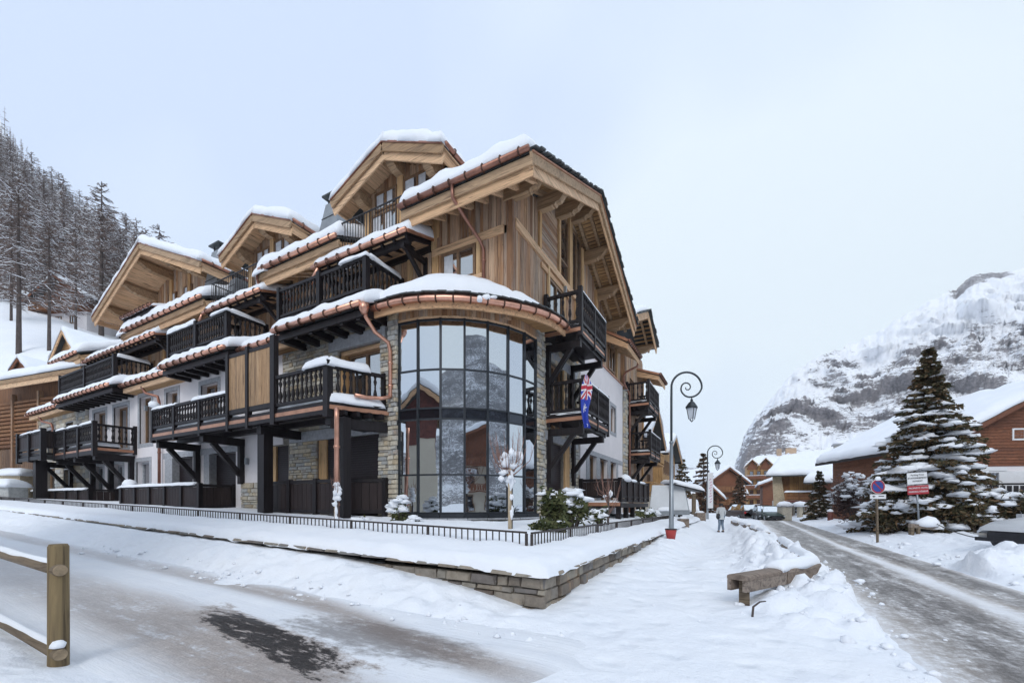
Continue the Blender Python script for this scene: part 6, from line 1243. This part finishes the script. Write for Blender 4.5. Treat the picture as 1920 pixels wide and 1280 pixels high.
house('neighbour_chalet', 'timber chalet with snowy gable behind the far corner balconies', -1.2, 29.0, -.6, math.pi/2, 6.5, 8, 8.8, 2.4, 1.2, split=3.0, wall='cream', up='plank_v', windows=[('f', -2.6, -1.4, 3.6, 5.2), ('f', .4, 1.6, 3.6, 5.2), ('f', -.6, .6, 6.4, 8)], balconies=[('f', -3, 3, 3.2, 'hotel'), ('f', -3, 3, 6.1, 'hotel')], snow=.5, world=True)
house('neighbour_house', 'long timber house with rows of windows farther along the left pavement', -1.0, 42.0, -.8, math.pi/2, 10, 8.5, 8.4, 2.2, .9, split=2.6, wall='cream', up='hotel', windows=[('f', -4.4+1.5*i, -3.4+1.5*i, 3.4+2.5*j, 5.0+2.5*j) for i in range(6) for j in (0, 1)], balconies=[('f', -5, 5, 3.0, 'hotel')], snow=.5, world=True, cat='house')
# houses and slope across the street, mirrored in the curved window
house('cream_house', 'cream plaster house with dark red timber gable mirrored in the curved window', -6.6, -15.2, .2, math.pi, 9.0, 10, 8.2, 3.0, .9, split=5.6, wall='cream', up='redwood', windows=[('f', -3, -2, 1.2, 2.6), ('f', .5, 1.7, 1.2, 2.6)], snow=.5, world=True, cat='house')
house('balconied_house', 'cream house with wooden balconies across the road mirrored in the curved window', 27, -16, .2, -rad(118), 14, 12, 7.4, 3.0, 1.3, split=5.2, wall='cream', up='chalet', windows=[('f', -5+2.6*i, -3.6+2.6*i, .8+2.6*j, 2.4+2.6*j) for i in range(4) for j in (0, 1)], balconies=[('f', -6, 6, 2.9, 'chalet'), ('f', -6, 6, 5.3, 'chalet')], snow=.55, world=True, cat='house')
MT['backwood'] = far_mat('wooded_slope_behind', (.20, .195, .20), (.09, .088, .095), .475, .22, .8, (2.2, 2.2, .55))
bm_ = MB(); na, nt_ = 90, 24
for j in range(nt_):
    for i in range(na):
        a = rad(195+190*i/(na-1)); t_ = j/(nt_-1); d_ = lerp(95, 330, t_); x_, y_ = d_*math.cos(a), d_*math.sin(a); hgt = (42+26*math.sin(a*2.3+1)+9*fbm(x_*.01, y_*.01, 3))*sm(t_, 0, 1)*sm(i, 0, 14)*sm(na-1-i, 0, 14)
        bm_.v.append((x_, y_, -1+hgt*2.0+3*fbm(x_*.05, y_*.05, 9)*t_))
for j in range(nt_-1):
    for i in range(na-1): q = j*na+i; bm_.f.append((q, q+1, q+na+1, q+na)); bm_.mi.append(0)
o = bm_.build('hillside_across_the_street', 'backwood', None, True); o['kind'] = 'structure'
# ------------------------------------------------------------------ foreground rail fence
ff = thing('rail_fence', 'round post and rail fence of treated wood in the left foreground', 'fence', (1.14, -11.11, 0))
MB().tube([(0, 0, -.3), (.005, 0, .4), (0, 0, 1.20), (0, 0, 1.225)], [.076, .075, .073, .062], 20).build('post', 'post_wood', ff, True)
MT['rail_wood'] = wood('weathered_round_rails', [(.15, .115, .075), (.20, .155, .11)], 'x', dirt=.45); MT['endgrain'] = simple('end_grain', (.30, .225, .145), .85, 0, .35, 14)
for z_, s in ((.985, .03), (.20, .03)):
    rl = MB().tube([(.11, -.015, z_), (-1.0, 0, z_+s), (-2.3, 0, z_+s*2.3), (-5.5, .1, z_+s*5.5)], [.056, .058, .056, .05], 14).build('rail', 'rail_wood', ff, True); MB().tube([(.111, -.015, z_), (.114, -.015, z_)], [.052, .046], 14).build('rail_end', 'endgrain', rl)
    snow_on(ff, 'snow_layer', (-5, -.03, z_+.19), (-.10, -.03, z_+.050), (-.10, .03, z_+.050), (-5, .03, z_+.19), .035, 601+int(z_*10), res=.07, edge=.04, over=.01, droop=.01)
MB().tube([(-5.2, .1, -.2), (-5.2, .1, 1.4)], [.105, .1], 14).build('post', 'post_wood', ff, True)
MB().blob((.06, -.02, .275), .07, .06, .06, 4).build('snow_lump', 'snow', ff, True)
# ------------------------------------------------------------------ timber crash barrier
def barrier(label, pts, zt, seed, snowy=((.1, .9),)):
    t = thing('timber_barrier', label, 'barrier', (pts[0][0], pts[0][1], 0), 0, 'weathered timber road barriers'); o = V(*pts[0], 0); r = random.Random(seed)
    for i in range(len(pts)-1):
        a, b = V(*pts[i], zt)-o, V(*pts[i+1], zt)-o; d = (b-a).normalized(); s = d.cross(V(0,0,1)); n = max(1, round((b-a).length/1.55))
        for k_ in range(n):
            p, q = a.lerp(b, k_/n)+d*.012, a.lerp(b, (k_+1)/n)-d*.012; dz = V(0,0,r.uniform(-.025, .025)); pr = []
            for ang in range(0, 181, 20): pr.append((.155*math.cos(rad(ang)), .045*math.sin(rad(ang))))
            MB().prism([p+s*x_+V(0,0,z_-.05)+dz for x_, z_ in pr+[(-.155, -.045), (.155, -.045)]], q-p).build('top_plank', 'grey_wood', t)
            for x0 in (-.15, .09): MB().prism([p+s*x_+V(0,0,z_)+dz for x_, z_ in ((x0, -.10), (x0+.06, -.10), (x0+.06, -.27), (x0, -.27))], q-p+d*r.uniform(-.02, .0)).build('side_plank', 'grey_wood', t)
            MB().bar(p+d*.22+V(0,0,-.75), p+d*.22+V(0,0,-.10), .15, .15).build('post', 'rail_wood', t)
        for u0, u1 in snowy:
            p, q = a.lerp(b, u0)+V(0,0,-.005), a.lerp(b, u1)+V(0,0,-.005); snow_on(t, 'snow_layer', p-s*.12, q-s*.12, q+s*.12, p+s*.12, .11, seed, res=.1, edge=.1, over=.03)
    return t
barrier('weathered timber barrier end piece standing free of the snow, nearest', [(6.75, -5.15), (8.0, -2.85)], .54, 1, ((.45, 1.0),)); barrier('timber barrier stretch nearly buried under a long snow cap', [(8.05, -2.3), (7.95, 3.2)], .50, 2, ((.02, .45), (.5, .98))); barrier('farther broken line of timber barrier beside the walking person', [(7.8, 7.5), (7.3, 13.5), (6.3, 21.5)], .45, 3, ((.1, .5), (.6, .9)))
twig = MB().tube([(0, 0, -.15), (.02, .03, .08), (.10, .02, .16), (.17, .0, .18)], [.018, .016, .012, .008], 5).build('branch', 'bark', None, True, (6.95, -5.75, .08)); tag(twig, 'short broken branch poking out of the snow before the timber barrier', 'branch')
# ------------------------------------------------------------------ signs
def text(parent, s, size, loc, mat, rz=0, ext=.002):
    cu = bpy.data.curves.new('lettering', 'FONT'); cu.body = s; cu.size = size; cu.align_x = 'CENTER'; cu.align_y = 'CENTER'; cu.extrude = ext; cu.materials.append(MT[mat]); tmp = bpy.data.objects.new('lettering', cu); me = bpy.data.meshes.new_from_object(tmp); bpy.data.objects.remove(tmp); return link('lettering', me, parent, loc, (rad(90), rz, 0))
def disc(r0, r1, y, n=36):
    m = MB(); m.v = [(r*math.cos(2*math.pi*i/n), y, r*math.sin(2*math.pi*i/n)) for r in (r0, r1) for i in range(n)]; m.f = [(i, (i+1) % n, n+(i+1) % n, n+i) for i in range(n)] if r0 > 0 else [tuple(range(n, 2*n))]; m.mi = [0]*len(m.f); return m
np_ = thing('parking_sign', 'round blue and red no parking sign on a leaning wooden post', 'road sign', cw(pxX(1646, 17), 17, .28), YAW); np_.scale = (.80, .80, .80); MB().bar((.03, .05, -.4), (-.02, .05, 2.35), .09, .07).build('post', 'rail_wood', np_)
MB().lathe([(.36, -.012), (.36, .012)], 36).build('plate', 'white', np_, loc=(0, 0, 2.55)).rotation_euler = (rad(90), 0, 0)
for nm, r0, r1, y, mt in (('red_ring', .27, .345, -.016, 'signred'), ('blue_face', 0, .272, -.015, 'blue')): disc(r0, r1, y).build(nm, mt, np_, loc=(0, 0, 2.55))
MB().bar((-.20, -.020, 2.75), (.20, -.020, 2.35), .006, .06).build('red_slash', 'signred', np_); pl_ = MB().box(-.40, .40, -.02, .0, 1.93, 2.16).build('direction_plate', 'white', np_); MB().prism([(-.30, -.025, 2.05), (-.20, -.025, 2.11), (-.20, -.025, 1.99)], (0, .004, 0)).build('arrow', 'black', pl_); MB().box(-.2, -.14, -.025, -.021, 2.03, 2.07).build('arrow_shaft', 'black', pl_); MB().box(.02, .3, -.025, -.021, 2.04, 2.08).build('print_line', 'black', pl_)
MB().blob((0, 0, 2.9), .17, .07, .16, 3).build('snow_lump', 'snow', np_, True)
ps = thing('notice_sign', 'white notice plate above a red private property plate on a steel post', 'sign', (13.45, 11.2, .1), YAW-.05); ps.rotation_euler.y = rad(-3.5)
MB().tube([(0, .04, -.2), (0, .04, 2.75)], .035, 8).build('post', 'galv', ps, True); w1 = MB().box(-.40, .40, -.015, .01, 2.36, 2.84).build('white_plate', 'white', ps); text(w1, 'Parking Privé', .10, (0, -.02, 2.74), 'black'); text(w1, 'STATIONNEMENT', .094, (0, -.02, 2.61), 'black', ext=.004); text(w1, 'INTERDIT', .094, (0, -.02, 2.48), 'black')
r1 = MB().box(-.42, .42, -.025, .01, 1.93, 2.30).build('red_plate', 'signred', ps); text(r1, 'PROPRIÉTÉ PRIVÉE', .094, (0, -.03, 2.19), 'white', ext=.003); text(r1, 'PARKING RÉSERVÉ', .094, (0, -.03, 2.04), 'white', ext=.003)
sb = thing('broken_barrier', 'short broken timber barrier heaped with snow at the foot of the notice sign', 'barrier', (13.35, 10.9, .35), YAW); MB().bar((-.45, 0, .38), (.75, .1, .25), .14, .16).build('rail', 'grey_wood', sb); MB().bar((-.38, 0, -.3), (-.38, 0, .35), .13, .13).bar((-.1, 0, -.3), (-.1, 0, .3), .1, .1).build('post', 'rail_wood', sb); MB().blob((.35, .05, .42), .5, .3, .34, 4).build('snow_lump', 'snow', sb, True)
cb = MB().tube([(13.9, 11.1, .80)]+[(lerp(13.9, 13.0, t), lerp(11.1, 3.6, t), max(lerp(.80, .62, t)-.55*t*(1-t), ground(lerp(13.9, 13.0, t), lerp(11.1, 3.6, t))+.03)) for t in (.12, .25, .4, .55, .7, .85, 1)], .018, 5).build('cable', 'iron', None, True); tag(cb, 'dark cable sagging from the broken barrier towards the parked car', 'cable')
for x_, y_, z_, h_, lb, mt in ((13.1, 29.4, -.1, 1.1, 'red brown wooden bollard left before the porch', 'redwood'), (14.1, 22.9, -.1, 1.3, 'red brown wooden bollard left of the parking sign', 'redwood'), (14.5, 19.6, -.1, 1.35, 'red brown snow capped bollard right of the parking sign', 'redwood')):
    b = thing('wooden_bollard', lb, 'bollard', (x_, y_, z_), YAW, 'red brown bollards'); MB().tube([(0, 0, -.2), (0, 0, h_), (0, 0, h_+.04)], [.2, .19, .14], 10).build('post', mt, b, True); MB().blob((0, 0, h_+.03), .22, .22, .2, int(y_)).build('snow_lump', 'snow', b, True)
cr2 = thing('cross_rail', 'low wooden rail spanning between the two red brown bollards', 'rail', (14.2, 22.0, .3), 0); MB().bar((0, .6, .2), (.3, -2.2, .2), .1, .14).build('board', 'rail_wood', cr2)
for p, Y, lb in ((1471, 42, 'stone gate pillar with flat snow cap, left of the pair'), (1500, 46, 'slim gate pillar with mushroom of snow, right of the pair')):
    b = thing('gate_pillar', lb, 'pillar', cw(pxX(p, Y), Y, 0), YAW, 'gate pillars'); w_ = .45 if p < 1480 else .2; MB().box(-w_, w_, -w_, w_, -.5, 1.35).build('shaft', 'stone', b); MB().box(-w_-.1, w_+.1, -w_-.1, w_+.1, 1.35, 1.48).build('cap', 'granite', b); MB().blob((0, 0, 1.48), .75, .7, .45, p).build('snow_lump', 'snow', b, True)
# information panel, banner, stumps
ib = thing('information_panel', 'large blank white panel with sloping sides under a snowy board roof', 'panel', cw(pxX(1256, 26), 26, -.2), YAW); MB().prism([(-1.25, 0, 1.45), (1.15, 0, 1.45), (1.0, .35, 3.0), (-.95, .35, 3.0)], (0, .1, 0)).build('board', 'paper', ib); MB().prism([(1.15, .0, 1.45), (1.0, .35, 3.0), (1.25, .9, 3.0), (1.4, .9, 1.6)], (.05, 0, 0)).build('side', 'zinc', ib); MB().box(-1.3, 1.2, -.06, .06, 1.15, 1.45).build('ledge', 'zinc', ib)
for x_ in (-.9, .15, .6): MB().box(x_, x_+.22, .1, .25, -.5, 1.2).build('leg', 'dark', ib)
q = MB().prism([(.2, -.2, 3.02), (2.2, .2, 2.55), (2.2, 1.6, 2.6), (.2, 1.6, 3.1)], (0, 0, .12)).build('roof', 'dark', ib); snow_on(q, 'snow_layer', (.0, -.2, 3.16), (2.2, .2, 2.68), (2.2, 1.6, 2.72), (.0, 1.6, 3.2), .25, 701); MB().blob((-.3, -.02, 1.45), .55, .12, .2, 3).build('snow_lump', 'snow', ib, True)
bn = thing('banner', 'tall white banner with pink lettering on the far lamp', 'banner', cw(pxX(1332, 33.3), 33.3, 0), YAW); MB().box(-.2, .22, 0, .03, 1.3, 4.1).build('cloth', 'white', bn)
for i in range(9): MB().bar((-.05+.06*math.sin(i*2.2), -.006, 1.75+.22*i), (.10+.05*math.sin(i*1.3), -.006, 1.87+.22*i), .004, .05).build('print_mark', 'pink', bn)
for p, Y, w_, h_, lb in ((1312, 30, .30, 1.15, 'square grey wooden post box beside the far lamp'), (1301, 33, .12, 2.6, 'slim brown wooden pole left of the far lamp'), (1281, 22, .22, 1.0, 'short weathered stump behind the nearest lamp')):
    b = thing('wooden_post', lb, 'post', cw(pxX(p, Y), Y, -.15), YAW); MB().box(-w_, w_, -w_, w_, -.3, h_).build('shaft', 'grey_wood' if w_ > .15 else 'rail_wood', b); MB().blob((0, 0, h_), w_*1.1, w_*1.1, .15, p).build('snow_lump', 'snow', b, True)
# ------------------------------------------------------------------ flag
FW, FH = 22, 96
def flagcol(s, t):
    if t < .47:
        x, y = s*2-1, t/.47*2-1; 
        if abs(x) < .16 or abs(y) < .16: return 2
        if abs(x) < .28 or abs(y) < .28: return 1
        d = min(abs(x-y), abs(x+y)); return 2 if d < .13 else 1 if d < .32 else 0
    for cx, cy, r in ((.45, .62, .11), (.75, .80, .06), (.2, .9, .06), (.6, .95, .06)):
        dx, dy = (s-cx)*.55, t-cy; dd = math.hypot(dx, dy); a = math.atan2(dy, dx)
        if dd < r*(.55+.45*math.cos(7*a))*.9: return 1
    return 0
fm = MB()
for j in range(FH+1):
    t = j/FH
    for i in range(FW+1):
        s = i/FW; w_ = lerp(.10, .42, min(1, t*5)) if t < .2 else lerp(.42, .30, sm(t, .4, .9)); fm.v.append(((s-.5)*w_+.05*math.sin(t*7), .07*math.sin(s*11+t*5)*min(1, t*4)+.03*math.sin(t*9), -1.98*t))
for j in range(FH):
    for i in range(FW): fm.f.append((j*(FW+1)+i, j*(FW+1)+i+1, (j+1)*(FW+1)+i+1, (j+1)*(FW+1)+i)); fm.mi.append(flagcol((i+.5)/FW, (j+.5)/FH))
MT['flagblue'] = simple('flag_blue', (.025, .06, .42), .7, 0, .12); MT['flagred'] = simple('flag_red', (.50, .04, .07), .7, 0, .1); MT['flagwhite'] = simple('flag_white', (.78, .78, .80), .7, 0, .05)
fl = fm.build('flag', ['flagblue', 'flagwhite', 'flagred'], None, True, (1.70, 2.68, 6.46)); fl.rotation_euler = (0, 0, YAW+.3); tag(fl, 'blue flag with union canton and white stars hanging from a balcony corner', 'flag')
# ------------------------------------------------------------------ vehicles
def car(label, X, Y, z, rot, paint, L_=4.2, Wd=1.75, Hh=1.5, spare=False, snow=True, buried=False):
    """nose towards local -x"""
    t = thing('parked_car', label, 'car', cw(X, Y, z), YAW+rot, 'parked cars'); h = Hh/1.5
    secs = [(-.50, .32, .55, .78), (-.48, .25, .66, .90), (-.40, .22, .80, .97), (-.22, .20, .92*h, 1.0), (.0, .20, .95*h, 1.0), (.3, .2, .96*h, 1.0), (.45, .24, .95*h, .97), (.495, .3, .85*h, .90), (.50, .40, .7*h, .85)]
    m = MB(); n = 10
    for u, z0, z1, ww in secs:
        w_ = Wd/2*ww; m.v += [(u*L_, y, zz) for y, zz in ((-w_*.9, z0), (-w_, z0+.15), (-w_, lerp(z0, z1, .62)), (-w_*.93, z1-.04), (-w_*.8, z1), (w_*.8, z1), (w_*.93, z1-.04), (w_, lerp(z0, z1, .62)), (w_, z0+.15), (w_*.9, z0))]
    for i in range(len(secs)-1):
        for k_ in range(n): m.f.append((i*n+k_, i*n+(k_+1) % n, (i+1)*n+(k_+1) % n, (i+1)*n+k_)); m.mi.append(0)
    m.f += [tuple(range(n)), tuple((len(secs)-1)*n+k_ for k_ in range(n))[::-1]]; m.mi += [0, 0]; m.build('body', paint, t, True)
    g = MB(); gs_ = [(-.20, .92*h, .84), (-.06, Hh-.06, .72), (.0, Hh, .70), (.32, Hh, .70), (.42, Hh-.05, .70), (.49, .93*h, .82)]
    for u, zz, ww in gs_: g.v += [(u*L_, -Wd/2*.9, .9*h), (u*L_, -Wd/2*ww, zz), (u*L_, Wd/2*ww, zz), (u*L_, Wd/2*.9, .9*h)]
    for i in range(5):
        for k_ in range(3): g.f.append((4*i+k_, 4*i+k_+1, 4*i+k_+5, 4*i+k_+4)); g.mi.append(0)
    g.f += [(0, 1, 2, 3), (20, 21, 22, 23)]; g.mi += [0, 0]; gr = g.build('windows', 'pane', t); MB().box(-.02*L_, .40*L_, -Wd*.33, Wd*.33, Hh-.01, Hh+.025).build('roof', paint, t)
    for u in (-.31, .31):
        for s in (-1, 1):
            wh = MB().lathe([(.22, -.09), (.32, -.08), (.32, .08), (.22, .09)], 18).build('wheel', 'black', t, True, (u*L_, s*Wd*.46, .32)); wh.rotation_euler = (rad(90), 0, 0); rm = MB().lathe([(.2, -.095), (.2, .095)], 14).build('rim', 'galv', wh)
    for s in (-1, 1):
        MB().blob((-.478*L_, s*Wd*.34, .50), .09, .22, .075, 1, 10, 6, 0, 1).build('headlight', 'lampglass', t, True); MB().box(.495*L_, .505*L_, s*Wd*.38-.1, s*Wd*.38+.1, .6*h, .8*h).build('tail_light', 'signred', t); MB().box(-.19*L_, -.14*L_, s*Wd*.5, s*Wd*.58, .85*h, 1.0*h).build('mirror', paint, t)
    MB().box(-.505*L_, -.49*L_, -.45, .45, .36, .52).build('grille', 'black', t); MB().box(-.51*L_, -.44*L_, -Wd*.42, Wd*.42, .26, .36).build('bumper', 'black', t)
    if spare: wh = MB().lathe([(.1, -.1), (.34, -.1), (.34, .1), (.1, .1)], 18).build('spare_wheel', 'black', t, True, (.53*L_, .0, .9)); wh.rotation_euler = (0, rad(90), 0)
    if snow: snow_on(t, 'snow_layer', (-.02*L_, -Wd*.36, Hh+.02), (.4*L_, -Wd*.36, Hh+.02), (.4*L_, Wd*.36, Hh+.02), (-.02*L_, Wd*.36, Hh+.02), .15, 5)
    return t
MT['carsilver'] = simple('silver_car_paint', (.50, .51, .53), .35, 0, .05); MT['cardark'] = simple('dark_car_paint', (.03, .035, .04), .3, .2, .1); MT['cargrey'] = simple('maroon_grey_car_paint', (.07, .055, .055), .35, .2, .1); MT['cargreen'] = simple('green_grey_car_paint', (.06, .085, .08), .35, .2, .1)
car('silver car half buried in snow at the right edge', 15.1, 10.9, .34, rad(-4), 'carsilver', 4.3, 1.8, 1.48, snow=True)
car('dark off-road car with spare wheel seen from behind on the road', pxX(1386, 50), 50, -.15, rad(-85), 'cargrey', 4.4, 1.9, 1.75, True, False); car('small dark car parked against the snowbank by the gate pillars', pxX(1432, 45), 45, -.1, rad(70), 'cardark', 3.9, 1.7, 1.6, snow=False); car('green grey car beside the small dark one', pxX(1444, 43.5), 43.5, -.1, rad(75), 'cargreen', 3.9, 1.7, 1.55, snow=False)
# ------------------------------------------------------------------ the walker
pw_ = thing('person', 'person seen from behind in pale grey jacket and blue jeans walking away', 'person', (5.78, 14.9, -.02), YAW)
def skin(name, mat, verts, edges, radii, parent, root=0, sub=2):
    me = bpy.data.meshes.new(name); me.from_pydata(verts, edges, []); me.materials.append(MT[mat]); o = link(name, me, parent)
    o.modifiers.new('skin', 'SKIN'); o.modifiers.new('sub', 'SUBSURF').levels = sub; o.modifiers['sub'].render_levels = sub
    for i, r_ in enumerate(radii): me.skin_vertices[0].data[i].radius = (r_, r_) if not isinstance(r_, tuple) else r_
    me.skin_vertices[0].data[root].use_root = True; return o
MT['skin'] = simple('skin', (.45, .28, .21), .6, 0, .08); MT['jacket'] = simple('pale_grey_jacket', (.52, .54, .55), .85, 0, .12, 8); MT['jeans'] = simple('blue_grey_jeans', (.16, .21, .27), .85, 0, .2, 8); MT['hair'] = simple('dark_hair', (.03, .022, .02), .7, 0, .2, 10)
sk = [(0,0,.92), (0,0,1.15), (0,-.01,1.36), (0,0,1.46), (0,.01,1.57), (0,.015,1.63), (-.17,0,1.38), (-.23,.02,1.12), (-.22,-.03,.90), (.17,0,1.38), (.24,.0,1.14), (.22,.10,.95), (-.09,0,.86), (-.10,-.04,.48), (-.11,.06,.08), (-.11,-.05,.03), (.09,0,.86), (.11,.08,.48), (.13,-.02,.10), (.13,.12,.03)]
ed = [(0,1),(1,2),(2,3),(3,4),(4,5),(2,6),(6,7),(7,8),(2,9),(9,10),(10,11),(0,12),(12,13),(13,14),(14,15),(0,16),(16,17),(17,18),(18,19)]
skin('body', 'skin', sk, ed, [.14,.12,.13,.055,.095,.085,.055,.042,.03,.055,.042,.03,.085,.055,.04,.035,.085,.055,.04,.035], pw_)
skin('jacket', 'jacket', [sk[i] for i in (0,1,2,3,6,7,8,9,10,11)]+[(0,0,.80)], [(0,1),(1,2),(2,3),(2,4),(4,5),(5,6),(2,7),(7,8),(8,9),(0,10)], [.175,.165,.17,.075,.085,.07,.055,.085,.07,.055,.17], pw_)
skin('trousers', 'jeans', [(0,0,.90)]+[sk[i] for i in (12,13,14,16,17,18)], [(0,1),(1,2),(2,3),(0,4),(4,5),(5,6)], [.15,.11,.078,.06,.11,.078,.06], pw_)
skin('hair', 'hair', [(0,.02,1.57),(0,.015,1.66),(0,-.03,1.50)], [(0,1),(0,2)], [.108,.09,.07], pw_)
for s, hx, hy in ((-1, -.22, -.03), (1, .22, .10)):
    for q in range(5): MB().tube([(hx+s*.012*(q-2)*.0, hy+.016*(q-2), .89), (hx, hy+.018*(q-2)+(.02 if q == 4 else 0), .85), (hx-s*.01, hy+.016*(q-2), .81+.01*abs(q-2))], [.011, .010, .007], 6).build('finger', 'skin', pw_, True)
for x_, y_ in ((-.11, .03), (.13, .0)): MB().blob((x_, y_+.05, .03), .055, .15, .07, 1, 10, 6, .1, .6).build('boot', 'hair', pw_, True)
MB().blob((0, .10, 1.60), .02, .03, .03, 2, 6, 4, 0, 1).build('nose', 'skin', pw_, True)
bg_ = MB().blob((-.2, -.08, .93), .13, .07, .17, 3, 12, 8, .15, 1).build('shoulder_bag', 'black', None, True, (5.78, 14.9, -.02)); bg_.rotation_euler.z = YAW; tag(bg_, 'black bag worn on the hip of the walking person', 'bag')

# ------------------------------------------------------------------ winter air
HZ = MB().box(-385, 680, -345, 1010, -30, 420).build('haze', 'snow', None); HZ['kind'] = 'stuff'
hm = bpy.data.materials.new('winter_haze'); hm.use_nodes = True; ht = hm.node_tree; ht.nodes.clear(); ho_ = ht.nodes.new('ShaderNodeOutputMaterial'); hv = ht.nodes.new('ShaderNodeVolumePrincipled')
hv.inputs['Color'].default_value = (.88, .92, .98, 1); hv.inputs['Density'].default_value =   .00026; hv.inputs['Anisotropy'].default_value = .0; ht.links.new(hv.outputs[0], ho_.inputs['Volume']); HZ.data.materials[0] = hm
